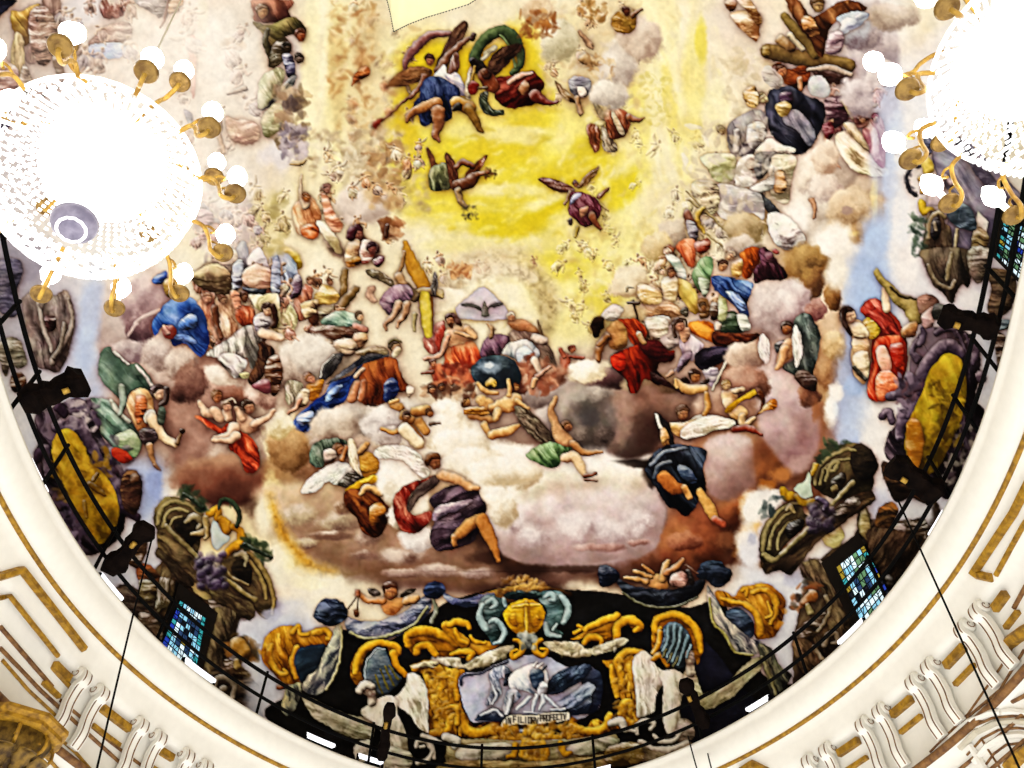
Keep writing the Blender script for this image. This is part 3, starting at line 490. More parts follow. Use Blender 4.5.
part('wing'); wing("380 115 420 85 490 78 560 90 620 130 640 180 670 220 640 250 580 220 540 170 470 150 400 145", 'e4dcd2', 'a09488', 'fffcf6', fd=25)
part('drapery'); P("480 410 490 340 540 290 620 260 700 240 640 300 570 330 560 400 590 440 680 420 660 480 610 525 540 530 500 480", '8a2c20', '38100c', 'd08c74', fo=.7, fd=60, fs=28); P("560 360 600 300 660 255 720 235 700 290 620 350 570 420 550 410", '5a4640', '241814', '8a7468', fo=.6, fd=-45)
P("665 360 720 310 800 285 900 300 930 350 955 390 940 470 900 560 830 600 740 625 690 610 670 530 690 470 700 420", '42303a', '160e14', '8c7684', fo=.8, fd=-20, fs=34); P("680 440 720 390 800 370 890 360 840 400 740 440 690 470", 'a890a0', '5a4a58', fo=.5, fd=-15)
part(None); S("730 230 30 800 250 28 870 290 20 910 295 14", 'd8a878', '8a5430'); H(690, 165, 42, -10, 'c89060', '6a4220'); P("640 170 660 125 710 120 720 150 680 150 660 190", '7a4c28')
S("930 455 28 870 480 34 800 550 22", 'c08444', '6a3c18', 'e4b880'); S("790 550 18 795 590 14", 'c08448'); S("930 460 36 970 540 30 1000 620 18 1015 670 12", 'b87838', '5e3414', 'dca868')
tile(440, 360, 5.12)
fig('painted_angel', 'young angel with green cloth reaching an arm up from the white cloud')
part('wing'); wing("400 290 440 280 500 310 550 350 580 400 560 430 510 420 450 370", '6a5a48', '2c2018', 'b8a890', fd=38)
part(None); S("590 200 16 570 260 20 590 330 24 620 390 40 640 420 42", 'c89c70', '7a4c2c', 'e8cca4'); H(655, 340, 30, -20, 'c09060', '7a5430'); S("680 430 20 740 475 18 830 465 8", 'b88450', '6a4020')
part('cloth'); P("440 490 490 450 560 420 630 440 680 455 630 490 610 545 560 555 500 530", '6e8858', '2c4024', 'a8c094', fo=.9, fd=60, fs=26)
part(None); S("640 500 28 690 500 30 740 580 16", 'ddb88c', '8a5c3c', 'f6e4c8'); S("745 590 12 795 580 10", '8a4c2c'); S("745 612 8 800 618 5", '7a4028')
# ---- upper left: groups behind the chandelier, paled by its painted-in glare
tile(0, 0, 5.12)
ground(); B(120, 260, 190, 330, 'b09c90', .75); B(560, 130, 120, 130, 'c0aca4', .7); B(20, 520, 90, 120, '8a7a8c', .6); B(420, 60, 160, 90, 'd6d2da'); B(700, 80, 100, 120, 'd8d0c4')
fig('painted_figures', 'seated figures in ochre and mauve robes behind the left chandelier')
P("60 60 110 60 200 20 215 110 170 200 120 240 70 160", 'b89248', '5e3c18', 'ecd090', fo=.8, fd=70, fs=40); P("220 0 310 0 310 150 290 240 230 230 180 330 130 300 170 200 210 120", '8a6a60', '4a302c', 'c8aea2', fo=.8, fd=80, fs=40); P("80 170 120 200 130 330 120 470 80 470 60 300", 'b09468', '5a4428', 'dcc8a0', fo=.6, fd=85)
P("0 300 60 320 100 380 80 500 20 560 -20 540", '9a7268', '5a3a38', fo=.7); P("130 330 170 420 140 500 90 480 110 380", '8a7260', fo=.7); P("160 60 250 40 300 200 250 330 190 320 150 200", '8a6656', fo=.8)
P("530 0 660 0 640 80 560 100 520 70", '8a5a52', '4a2c2a', fo=.8, fd=70); P("470 200 560 130 650 110 680 170 620 220 520 225 460 240", '9a7a70', '5a4038', 'd4beb2', fo=.8); P("460 235 560 220 640 230 630 290 540 305 470 295", 'a0a8c8', '6a7298', 'd4daec', fo=.6); P("690 0 860 0 830 90 760 60", 'a09490', fo=.6); S("868 0 12 840 90 9 820 140 5", '5a2a1e'); P("880 0 940 0 930 50 870 75 860 50", '9a6a44', fo=.5)
P("970 200 990 175 1005 200 1010 300 1000 480 985 500 975 380 968 300", 'c88c80', '9a5a4c'); P("870 360 950 340 940 400 890 430", 'a89480', fo=.6); H(930, 465, 30, 0, 'b89a80', '8a7060', face=False); P("945 560 990 590 980 640 960 620", '8a8088'); P("200 440 290 400 330 430 260 480 200 500", 'a08c88', fo=.5); P("270 300 320 310 330 400 300 390", '6a5040')
P("-40 480 30 560 60 640 0 680 -40 660", '6a5478', '382848', fo=.7)
tile(-40, 0, 4)
P("0 0 100 0 230 0 170 60 70 170 20 180 0 140", '20202e', '0e0e16', '50506a', sh=.2); 
tile(160, 0, 4.267)
ground()
B(340, 200, 90, 200, 'cfc8be'); B(560, 260, 60, 200, 'd8d4d0'); B(640, 300, 36, 300, 'ece6bc'); B(760, 300, 44, 250, 'd2bd88'); B(880, 200, 60, 130, 'c9b48a'); B(310, 190, 50, 30, 'b89a80'); B(860, 260, 40, 50, 'c89868', .6)
dabs(720, 0, 920, 560, 170, 'b8905c d8bc88 a8784a e4d0a4 c8a470 9a7048 ecdcb8', (8, 26), (4, 9), a=.9); dabs(640, 560, 1024, 760, 160, 'b09c80 cbb898 8a7458 e4d8c0 a89070 c4ac88', (8, 24), (4, 10), a=.9)
for q in ("480 660 70 60 d6cfd4", "520 650 50 110 d4d0d8", "360 560 90 60 c4a894", "400 440 80 60 d0c4bc", "300 330 60 60 d8d0c8", "180 80 30 120 e6e0c4"):
    v = q.split(); B(*map(float, v[:4]), v[4], .8)
soften(300, 0, 410, 190)
tile(0, 0, 1); souls(175, 10, 255, 250, 23, 'd8c0b0 ccb0a0 e0ccbc', 'b0a4a8 c0a8a0 a89c98 b8988c c8bcb8', (13, 24), .55); souls(60, 0, 170, 60, 11, 'c8a890 b89480', '9a8078 a88c7c 8a7c88', (14, 24), .6); tile(160, 0, 4.267)
fig('painted_figures', 'tall column of olive and mauve robed figures seated at left of the pale yellow light')
P("395 0 540 0 575 10 550 50 560 80 500 100 410 95 400 60", '7a4c3c', '40221c', 'c08870', fo=.9, fd=60, fs=34); H(440, 48, 34, 0, 'b88858', '6a4428', face=False)
P("400 95 470 110 560 75 610 100 625 140 560 150 500 180 470 220 450 160 410 120", '6a5c3a', '2e2816', 'a89868', fo=.9, fd=20, fs=30); H(605, 150, 28, 0, 'a86438', '6a3c20', face=False); S("460 130 10 450 180 14 480 260 12", '4a4028')
P("480 210 530 160 560 200 550 230 510 280 465 285", '5a4c36', '2a2418', fo=.8); H(545, 205, 26, 0, '4a3c28', '2c2418', face=False); P("525 240 555 230 580 290 575 340 550 330 535 290", '4a4458', '1c1a28', 'c8c8d8', fo=.8); H(595, 250, 24, 0, '6a5a48', '3a3028', face=False)
P("430 340 500 290 540 320 500 400 460 450 420 460", 'a8a484', '6a6648', 'd4d0b8', fo=.7, fd=60); P("430 475 470 440 530 360 580 320 575 360 530 400 480 450", '565450', '26242a', fo=.7, fd=-40); P("440 490 500 440 530 480 510 560 460 590 435 550", 'a8a080', '68603e', 'd2ccb0', fo=.7)
dabs(500, 380, 620, 620, 70, '8a7458 b89c74 6a5840 c8b498 a0846a 5c4c48', (12, 34), (8, 16), a=1.); dabs(520, 540, 620, 680, 50, '8a808c a89aa0 6a5c60 c8bec4', (12, 30), (6, 14), a=1.); S("560 700 6 600 700 8 622 685 5", 'b89c6c')
part(None); P("280 500 330 520 350 510 410 530 430 590 370 620 300 590", 'c0a08c', '8a6a5c', 'e4d0c0', fo=.8); S("250 520 16 255 590 12 270 650 10", 'b08c70'); S("290 400 6 330 390 10 360 380 14", '9a8474'); P("180 740 250 725 320 740 310 768 190 765", '8a8894', fo=.8)
P("820 370 840 310 880 280 900 320 850 345", 'b8703c', fo=.6)
tile(160, 130, 4.267)
ground(); B(860, 310, 110, 90, 'cfc2bc'); C(860, 320, 120, 100, 'd4c6bc', 'a08c80', 'efe6dc'); B(470, 380, 60, 130, 'd0c298'); B(400, 560, 40, 80, 'd6cec4')
dabs(410, 270, 540, 540, 90, 'bfae78 d8cc9c a89860 e6dcb4 9a8a5c', (12, 30), (6, 14), a=.8); dabs(160, 270, 380, 560, 110, 'c8b8b4 a08a88 dccfc8 b89890 8a7a80 c49088', (12, 34), (6, 16), a=.85)
dabs(880, 60, 1024, 330, 100, 'a8845c c8a878 8a6844 dcc49c b89068', (10, 30), (6, 14), a=.9); dabs(700, 110, 900, 240, 60, 'c8b898 a89478 dccfb4 e8dec8', (10, 24), (5, 10), a=.9)
soften(190, 170, 410, 270)
tile(0, 0, 1); souls(255, 190, 300, 260, 8, 'd0bc8c c8b080 dcc8a0', 'b8a878 c0a880', (12, 18), .6); souls(195, 190, 260, 265, 15, 'd8b8a8 cca898', 'a89098 b88c88 98909c c0a8a0', (12, 18), .7); souls(320, 150, 400, 240, 15, SKN, ROB, (10, 15), .7); tile(160, 130, 4.267)
fig('painted_figures', 'soft coral and cream robed pair floating left of the mauve cloud')
P("565 340 600 300 640 280 680 330 690 400 660 465 620 450 590 440", 'd09a70', '8a4c28', 'f0dcc0', fo=.8, fd=70, fs=34); P("600 420 660 400 680 440 655 468 615 455", 'c8703c', fo=.6); S("605 190 4 600 270 10 620 320 20", 'dcc4a4'); H(625, 290, 22, 0, 'b87840', '8a5428', face=False)
P("690 270 720 290 740 340 780 410 760 440 720 420 700 350", 'd8a484', '9a5c40', fo=.8); P("670 390 710 400 760 470 775 530 740 510 690 440", 'cfbc98', '8a7450', fo=.6, fd=50); H(715, 250, 22, 0, 'c8a088', '9a7060', face=False)
fig('painted_cherub', 'three maroon and cream putti clustered on pale vapour near the tall yellow cross')
H(845, 440, 34, 0, 'b88068', '5a2834', face=False); P("800 490 850 470 850 530 820 580 790 560", 'd8b890', '7a4c30', fo=.7); P("860 480 900 470 930 500 900 560 860 570", 'e6d8cc', '8a4838', fo=.7); H(905, 505, 28, 0, '9a5c50', '3c1a20', face=False); P("910 560 950 540 958 560 930 585", '5a2430', hi='f4e8e4', fo=.6); P("795 560 850 540 860 570 810 590", 'a8702c', fo=.6); S("820 430 20 815 460 18", '5a2830')
fig('painted_cherub', 'tiny rust putti hovering beside the pale mauve cloud'); dabs(950, 385, 1024, 460, 30, '8a5c38 b88058 6a3c24 d0a880', (10, 24), (6, 12), a=1.); S("965 450 10 970 410 10", '5a3420')
fig('painted_saints', 'grey violet cloaked saints gathered right of the lowest left chandelier arms')
P("150 620 200 570 290 570 330 620 300 680 200 700 150 690", 'b8a488', '5a4638', 'e0d0b8', fo=.9, fs=36); P("330 500 370 480 380 560 350 640 330 690 310 640", '7a7484', '3c3844', 'b4aebc', fo=.7, fd=80); P("360 620 420 580 490 600 490 660 420 680 360 665", 'd0a88c', '8a6048', 'ecd4c0', fo=.7); P("350 675 400 665 480 680 440 720 380 700", '1e1c20'); P("240 520 320 510 330 560 280 590 230 570", 'c8a890', fo=.8); P("230 400 270 420 260 470 220 470", 'c08478', fo=.8); P("160 340 220 350 230 400 180 410", 'b08890', fo=.7)
P("370 560 420 500 460 560 470 620 400 600", 'd6ccd0', fo=.3)
tile(0, 0, 1)
for q in ('190 110 60 120 .45', '215 200 40 60 .5', '110 60 120 60 .3', '245 60 26 80 .35', '170 40 60 60 .4', '60 240 60 40 .5', '240 250 30 30 .25', '120 300 30 40 .4', '40 290 40 30 .35'):  # glare of the left chandelier, painted into the colours
    v = [float(t) for t in q.split()]; glare_wash(*v[:4], 'f4f0ec', v[4])
# ---- left group of saints
tile(80, 260, 5.12)
ground(); C(330, 230, 150, 140, 'a88e90', '6e5458', 'd4c2c0'); C(320, 330, 90, 100, '7c5e62', '4a343a', 'b49c9c'); C(240, 470, 90, 70, 'b4a4a4', '80686c', 'dcd0d0'); C(400, 480, 90, 90, 'bfada6', '80685f', 'e4d8d0')
C(520, 530, 90, 90, 'bca89c', '6e544a', 'e4d4c8'); C(560, 640, 110, 110, '6e4a40', '341e1a', 'a07c6c'); C(760, 620, 120, 60, 'd0bfae', '8a6a5c', 'f0e6da', rot=30); C(800, 700, 110, 50, '8a5c48', '4a2c22', 'bc9484', rot=20); C(930, 700, 90, 60, 'c8a898', '7a564a', 'ead8cc', rot=30)
S("250 385 6 300 310 10 400 255 8", 'd0bcb8', sh=.2, a=.8)
tile(0, 0, 1); souls(195, 265, 290, 345, 22, 'd8ac8c c89470 e4c4a4', '8a5c48 a87860 b8a890 6a5448 c87850', (12, 19), .8); tile(80, 260, 5.12)
fig('painted_saint', 'saint seen from behind in a bright blue mantle at left edge of the clouds')
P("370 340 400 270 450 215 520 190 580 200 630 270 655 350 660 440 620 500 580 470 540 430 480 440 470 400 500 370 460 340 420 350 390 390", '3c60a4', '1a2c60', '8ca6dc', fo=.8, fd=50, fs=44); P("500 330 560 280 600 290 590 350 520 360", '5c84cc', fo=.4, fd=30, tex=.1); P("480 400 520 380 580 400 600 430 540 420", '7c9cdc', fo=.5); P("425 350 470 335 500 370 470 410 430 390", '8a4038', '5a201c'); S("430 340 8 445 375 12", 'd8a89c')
P("370 100 440 60 440 110 400 130", '5470b8', fo=.4); P("430 110 490 90 470 190 440 180", 'b08c4c', fo=.5)
fig('painted_saints', 'crowd of half draped pale saints right of the blue mantled one')
P("570 80 650 30 720 20 770 70 800 150 730 180 650 160 600 130", 'b09874', '4a3826', 'dccaa8', fo=.9, fs=36); P("790 20 840 10 830 130 780 150", 'a8a8b4', fo=.6); P("840 60 900 20 990 60 1000 130 920 150 840 120", 'd6b49c', '8a6450', fo=.5); P("830 140 920 150 960 150 930 190 850 170", '23242a'); P("990 0 1024 0 1024 180 980 160", 'a0a4b8', fo=.5)
P("600 220 640 180 690 170 690 230 680 330 720 400 690 400 650 310 620 250", 'd8ac90', '8a5040', 'f2dccb', fo=.5, fd=80); P("690 210 740 180 790 200 810 340 800 370 730 400 700 340 720 290", 'e2c4a4', '8a5c40', 'fbeede', fo=.5, fd=75); S("690 250 20 700 330 14 720 395 14", '7a4c34'); H(650, 195, 34, 10, 'd8a88c', '9a6c50', face=False); H(735, 205, 28, -10, 'd8b090', '8a5c44', face=False)
P("800 240 850 230 900 260 880 330 830 340 800 300", 'b8603c', '6a2c1c', 'e8a888', fo=.7, fd=70); P("770 160 810 170 830 240 790 250", 'd89c7c', fo=.5); H(845, 190, 30, 0, '8a5c3c', '5a3420', face=False)
P("870 180 930 180 1000 170 1024 200 1024 350 960 300 900 240", 'ddd0a8', '8a7c54', 'f6f0d8', fo=.8, fd=-60, fs=32)
fig('painted_saint', 'dark haired lady in grey white robe reaching right among the left saints')
part('robe'); P("640 490 700 440 780 390 850 340 920 350 940 430 930 520 880 560 860 500 820 530 830 600 790 600 740 550 700 500", 'b0aaa0', '58504a', 'eeeae2', fo=1., fd=60, fs=34); P("710 500 780 480 860 520 840 570 800 610 770 560", 'd8d0cc', '8a7c7c', 'fbf8f6', fo=.7, fd=40); P("890 300 940 270 990 310 960 360 910 370", 'c4c0c8', fo=.7)
part(None); S("930 370 24 980 385 24 1030 400 18", 'ecd0b4', 'a87c60'); H(965, 255, 36, 10, 'e0b898', '4a2c20'); S("990 240 16 1000 290 16 990 340 14", '4a2a1c'); P("920 420 970 440 1000 480 940 600 880 640 860 600 900 540", '3c241c', '180c0a', '7a543c', fo=.8, fd=70); P("960 520 1020 490 1040 600 1000 700 960 640", '6a4028', '2a140c', fo=.8); P("880 640 960 610 980 660 960 690 900 660", '8a4c50', '4a2024'); P("820 590 850 575 870 590 840 612", 'd8cc9c')
tile(80, 340, 5.12)
fig('painted_angel', 'dark haired allegorical lady with green wing like mantle and orange bodice holding a rattle')
part('mantle'); P("95 150 115 60 150 35 180 70 245 130 300 120 350 180 380 240 340 260 290 250 230 300 180 280 120 220", '5e7264', '2a3a32', '94a89a', fo=.6, fd=40, fs=50); P("40 310 100 300 180 320 240 400 300 470 318 540 270 610 200 570 120 500 70 400", '70887a', '36443c', 'b4c8bc', fo=.9, fd=45, fs=40); P("180 500 260 460 310 520 290 600 220 570", 'a8b890', '687c58', fo=.4); S("160 310 12 200 370 12 250 420 10", 'd0d4c4'); S("210 240 16 220 320 16 200 380 10", '9aa898')
S("180 60 8 250 130 6", 'd8d8d0'); S("290 130 8 370 230 8", 'e0d8d0')
part(None); P("235 330 270 270 330 245 370 290 380 370 360 430 310 470 280 440 255 380", 'ddb07c', '8a4c28', 'f8e2ba', fo=.8, fd=60, fs=34); P("290 290 340 300 330 400 290 430", 'cc7844', fo=.6); P("330 380 380 360 390 400 340 430", 'e8dcc8'); S("370 400 30 420 490 26 490 530 18", 'f0d4ac', 'a87c54'); H(408, 270, 44, -10, 'ecc8a4', '3a2018'); S("440 250 14 440 310 16 415 335 12", '3a2018'); S("500 525 14 520 470 6", '8a6440'); S("522 465 13 526 468 13", '4a2c1c'); P("310 470 370 450 400 500 370 540 320 530", '4a3838', '1e1414', fo=.6); S("355 540 18 370 610 12 400 660 8", 'a87c54'); S("380 640 8 410 670 5", '8a5c3c'); P("410 350 440 360 430 440 400 420", '5a6054')
fig('painted_putti', 'three pale putti tumbling in orange red cloth before the brown cloud')
part('cloth'); P("590 390 640 400 720 450 760 430 820 450 900 530 925 620 900 680 850 680 820 600 770 560 740 500 660 450", 'c8502c', '6a1c10', 'f49c70', fo=.9, fd=45, fs=32)
part(None)
for b in ("615 320 14 640 370 22 690 380 24", "690 360 26 720 400 24", "750 370 26 760 400 20", "820 380 22 850 430 44 880 440 36", "890 430 22 960 400 16 990 365 12", "790 450 32 770 490 26 690 505 16", "800 350 12 830 400 20", "800 490 24 760 515 18 680 512 12"): S(b, 'e0b898', '8a5c44', 'faead8')
H(705, 290, 34, 0, 'b87c50', '8a5830', face=False); H(755, 340, 32, 0, 'd8a480', '7a5030', face=False); H(865, 345, 38, -10, 'c89470', '4a2c1c', face=False); S("740 320 5 780 300 6 800 320 5", 'c8b098', sh=.2)
tile(0, 0, 1)
ground(); B(30, 320, 50, 70, 'a8a4b4', .7); B(20, 260, 40, 40, '8c889c', .7); B(90, 320, 14, 60, 'aebfec', .8, 8); B(142, 500, 14, 26, '9aa8d0', .8)
# ---- left: painted drapery-swag ornament, purple cartouche with a golden scene
tile(0, 260, 5.12)
fig('painted_ornament', 'grey brown painted scroll shaped consoles hanging on the left sky')
P("120 200 190 160 270 190 340 160 378 250 380 360 350 480 300 580 240 560 200 550 160 450 130 320", '80706c', '3e3230', 'b0a29c', fo=.8, fd=75, fs=40); S("190 200 8 220 330 12 265 470 10", 'b8aca4', sh=.8); S("350 200 8 370 330 12 300 470 14 270 520 20", 'a89a90', sh=.8); S("330 330 12 310 440 12 280 500 14", '8a7c70'); P("230 300 280 290 290 350 250 370", '5a3c3c', fo=.7)
P("0 0 100 0 120 60 90 160 100 260 60 300 0 260 -60 100", '6a6478', '34303e', 'a09aac', fo=.6); P("0 420 90 400 140 520 100 560 60 540 30 600 0 520 -20 480", '8a8070', '443c34', fo=.7); P("60 590 110 580 140 640 100 680 60 660", '6a4430', fo=.9)
tile(0, 400, 5.12)
fig('painted_cartouche', 'purple scrolled cartouche framing a golden scene at left')
P("180 90 260 40 340 10 400 -10 460 20 500 90 520 180 560 260 620 330 650 420 660 540 640 640 600 720 500 790 400 780 330 640 250 500 200 370 180 300 200 200", '372c36', '0e080e', '7c6c78', fo=1., fd=55, fs=44)
for b in ("290 140 30 350 110 34 420 150 34 460 220 30 500 290 24", "560 380 26 610 460 26 630 560 26", "230 250 26 250 380 22", "480 60 12 500 130 16 480 160 10", "430 90 16 460 40 14 450 0 12", "560 320 22 540 340 16"): S(b, '5a4a58', '1a1018', 'b4a4b0')
for b in ("580 310 22 590 360 18", "660 400 40 690 430 40", "640 560 26 700 600 22", "300 40 26 330 70 22", "200 270 26 190 310 20"): S(b, '3a2838', '140a14', '7a647a')
dabs(340, 0, 500, 150, 40, '7c6c78 b0a4ac 54465a c8bcbc', (14, 30), (6, 14), a=1.); dabs(500, 200, 660, 460, 50, '5c4c5a 8c7c88 382a36 523a42', (14, 34), (8, 16), a=1.); dabs(260, 480, 420, 760, 60, '5a485c 8a7890 2c2030 6a4c50', (14, 34), (8, 14), a=1.); P("580 250 640 260 680 300 640 330 590 300", 'b03820', '5a140c', 'e07850'); P("640 380 700 370 730 440 720 540 690 590 640 560 620 450", '4a3024', '1a0e0a', 'a07c54', fo=.6); S("690 400 24 690 410 24", '6a4830')
part('scene'); P("265 260 290 180 340 145 390 170 440 240 470 330 520 370 580 440 605 520 610 620 560 700 520 745 460 700 400 600 330 440 290 340", 'ac861a', '5c420a', 'd6b640', fo=.4, fd=60, fs=60, tex=.4)
dabs(280, 260, 560, 520, 80, '9a7418 c8a430 7a5810 b89028', (16, 40), (6, 14), a=.9); S("460 430 12 500 460 16 540 490 6", '7a5610'); S("480 410 12 500 380 10", '7a5610'); S("430 520 10 445 600 8", '8a6410')
ground(); tile(100, 470, 5.12); B(280, 80, 50, 90, '8c98c4'); B(60, 560, 90, 60, 'b4b8cc'); B(270, 420, 40, 60, 'c8c6cc'); B(870, 700, 90, 40, 'b0b0c4')
# ---- painted window architecture, left
def pediment(label, flip=False):
    def q(s):
        a = nums(s)
        return a
    fig('painted_pediment', label)
    P("300 300 340 290 500 440 600 530 800 640 790 720 740 760 690 740 660 690 560 640 470 560 380 500 300 420", '5e4c34', '241a10', '9a865c', fo=.7, fd=38, fs=30)
    P("275 250 300 180 350 140 430 150 500 190 545 250 560 320 520 350 500 440 420 370 340 290 300 310", '6a5a3c', '241c10', 'a89868', fo=.6, fd=30, fs=40)
    for b in ("295 280 10 310 210 14 360 165 14 440 175 12 500 215 10 530 260 8", "320 290 8 340 230 10 390 200 10 450 215 8", "350 290 6 380 250 8 420 240 6"): S(b, '9a8a5c', '3c3018', 'c8b888')
    P("380 270 430 250 470 300 500 350 470 400 430 350 390 310", '1c1610', '0c0806', '4a3c28', fo=.5); S("440 270 10 480 240 22 520 270 16 500 300 10", '8a7a54'); S("470 330 10 530 320 20 550 290 12", 'a8905c')
    P("640 430 680 400 750 410 820 470 870 560 900 650 890 730 850 768 800 720 790 640 700 590 620 530", '5e4e34', '20180e', 'a08c5c', fo=.6, fd=50, fs=36)
    for b in ("660 420 8 730 410 12 800 460 14 860 560 14 890 660 12 880 740 10", "700 440 8 770 470 10 830 570 10 850 660 8"): S(b, '9a8450', '3c3018', 'c8b07c')
    P("690 470 740 460 780 520 770 600 720 560 680 520", '1c1610', '0c0806', '4a3c28'); S("690 440 10 730 430 20 750 460 14 740 490 8", '9a8c68'); S("650 520 8 690 560 10 760 590 8", '8a7448')
    S("335 285 12 420 370 12 500 445 12", '8a7a50', '3c3018'); S("600 530 12 700 600 12 800 665 12", '94804e', '3c3018')
    P("300 400 350 440 480 560 470 600 400 560 330 480 290 440", '3c2e20', '18100a', '6a5840', fo=.6, fd=38); P("590 560 680 630 790 690 780 768 700 740 570 650", '4e3e2a', '1c140c', '80704c', fo=.7, fd=30)
    part('shield'); S("560 220 20 600 210 26 600 250 16", 'c08c20', '6a4408', 'f0c450'); S("620 250 16 650 290 30 640 320 20", 'b88420', '5a3c08', 'ecc04c'); S("680 290 16 720 320 22 720 370 26 670 400 20 640 440 14", 'c08c20', '6a4408', 'f0c450'); S("540 240 14 550 320 16 540 350 10", 'a8905c'); P("575 270 600 265 630 320 670 345 640 380 600 410 575 380", 'b4bcb8', '788480', 'dfe6e2', sh=.4, fo=0)
    part('wreath'); S("610 200 9 620 155 11 660 150 12 700 190 12 715 240 12 700 290 11", '3a4430', '181c12', '6a7858'); dabs(600, 145, 725, 300, 30, '2c3424 4a583c', (8, 14), (3, 6), a=1., inside="600 200 615 145 660 135 720 200 730 250 700 300 690 280 700 230 650 165 620 200")
    part('grapes'); dabs(500, 430, 640, 600, 70, '3a2c44 2a2030 584660 463050', (8, 14), (12, 20), a=1., sh=.8)
    part('foliage'); dabs(400, 80, 540, 210, 50, '34402c 24301c 4e5c40', (14, 28), (7, 14), a=1., inside="400 120 420 70 500 110 545 180 530 215 480 160"); dabs(730, 330, 900, 480, 60, '34402c 24301c 4a5838', (14, 28), (7, 14), a=1., inside="730 380 760 335 830 370 900 450 850 480 800 440"); S("430 120 10 520 190 12", '2c3824'); S("740 380 10 880 450 8", '2c3824')
tile(0, 0, 1)
fig('painted_masonry', 'dark brown painted wall around the left stained window')
P("158 566 178 558 214 586 240 612 232 650 218 700 196 690 150 655 132 630 140 600", '4e3e2c', '1e160e', '84704e', fo=.6, fd=-70, fs=9); P("118 588 140 592 150 620 170 660 150 668 120 636", '55463a', '241a14', '8a7864', fo=.8, fs=9)
tile(100, 470, 5.12)
fig('painted_masonry', 'brown painted window surround and urns under the left broken pediment')
P("320 480 370 470 400 560 340 768 280 768 300 640", '6a5a40', '2c2418', '9a8a64', fo=.6, fd=-70); P("360 470 470 550 460 610 380 560", '4a3a28', '1c140c', fo=.6); P("470 540 580 620 560 670 480 620", 'c0b078', '8a7a4c', sh=.3); P("395 575 610 730 600 768 350 768", '14100c', '080604', '2c241c', sh=.2, smooth=False); P("560 660 690 740 660 768 600 768", '6a5a44', fo=.6)
P("190 500 240 480 300 540 310 590 260 610 200 570", '5a3c24', '20140c', 'a0643c', fo=.9, fs=24); P("150 380 230 340 240 420 200 500 140 470", '6a5038', '2a1c10', fo=.9, fs=30); P("80 610 140 600 200 680 260 700 330 768 180 768 90 680", '4a3c34', '1c1610', '7a6c5c', fo=.7); P("220 620 270 640 280 700 240 690", 'b4b09c')
pediment('broken scrolled stone pediment with golden shield and wreath over the left stained window')
tile(140, 580, 5.12)
fig('painted_masonry', 'brown painted volutes and potted plant right of the left stained window')
P("380 140 490 165 470 260 440 330 430 430 460 480 420 520 330 520 320 490 390 200", '5e4e3a', '241c12', '90805e', fo=.7, fd=75); P("300 510 350 520 370 470 420 440 480 470 560 500 610 540 640 600 620 650 640 720 560 660 480 620 380 560", '4a3c30', '1a140e', '8a7860', fo=.7); S("380 560 14 390 510 16 440 500 16 480 540 14 470 620 12", '8a7c68', '3c3228'); S("430 560 22 432 562 22", '6a5c48'); P("430 420 470 410 550 460 560 500 470 490", '6a5638', fo=.8)
P("0 170 60 180 110 240 130 330 60 260 0 220", '6a5844', '2c2218', fo=.7)
part('plant'); dabs(440, 270, 600, 420, 80, '6a4a20 8a6430 3c3018 a8783c 54401c', (14, 26), (8, 15), a=1., inside="440 330 470 275 540 280 600 350 590 410 520 420 460 390"); S("500 330 40 530 370 36", 'a87c34', '4a3010'); S("495 410 14 500 440 22", 'a88c50')
P("0 0 90 30 60 140 0 90", '7a6a48', fo=.7); P("100 0 180 20 160 120 90 170", '5c4c34', '20180e', fo=.7, fd=-70)
ground(); B(560, 240, 60, 40, 'c4c4d0'); B(640, 590, 60, 90, 'c6c9d4'); B(680, 180, 60, 40, 'a8a8bc', .8)
# ---- upper right
tile(680, 0, 4.267)
ground(); C(720, 300, 130, 180, 'b8aaa8', '7a6a6c', 'dcd4d2'); C(830, 220, 110, 160, 'b8acb0', '80727c', 'dcd6da'); C(800, 110, 90, 100, 'b0a4a4', '786a70', 'd4cccc'); C(860, 330, 70, 90, 'c0b4b8', '887a84', 'e0dadc'); C(740, 130, 90, 80, 'b4b6be', '7a6a70', 'dcdce0'); C(900, 70, 120, 60, 'b8a898', '806c60', 'd8ccc4')
B(240, 60, 100, 120, 'd8ccc0', .8); B(60, 300, 60, 260, 'e6d878', .6); B(90, 180, 26, 120, 'dccb50', .7); B(40, 560, 60, 80, 'e2d07c', .6); B(160, 440, 50, 140, 'e9e0a8', .6)
dabs(180, 200, 400, 480, 60, 'd8ccb0 c8b894 e6dcc4 bfae8c', (12, 30), (6, 14), a=.7)
fig('painted_beam', 'large dark wooden cross beam carried by figures at upper right')
S("375 220 34 500 245 34 640 270 34 720 280 30", '7a6238', '38281a', 'b89c64'); S("450 75 20 510 150 22 580 230 24", '86703e', '40301a', 'bca468'); P("350 195 385 195 390 245 352 245", '9a7c44', smooth=False); P("560 300 640 280 740 330 700 360 620 350", '5a3c34', '2c1a18', fo=.6)
fig('painted_figures', 'rust and brown figures climbing around the wooden cross beam')
P("450 0 500 0 560 70 600 60 660 20 720 0 800 40 700 70 640 130 610 250 560 180 500 100", '7a4a2a', '341a0e', 'b88458', fo=.9, fd=50, fs=40); H(590, 20, 36, 0, 'b8a06c', '6a4c2c', face=False); P("520 80 560 70 600 140 560 160 530 130", 'c08a50', fo=.7); P("670 80 740 50 810 60 770 110 700 150 650 170 690 110", 'b8bcc4', '7a7c88', fo=.8, fd=-30); P("640 150 700 140 690 220 630 230", '9a8084', '4a3440', fo=.7); S("430 170 26 470 200 22", 'a07c50'); S("470 150 14 520 210 10", 'c8b898')
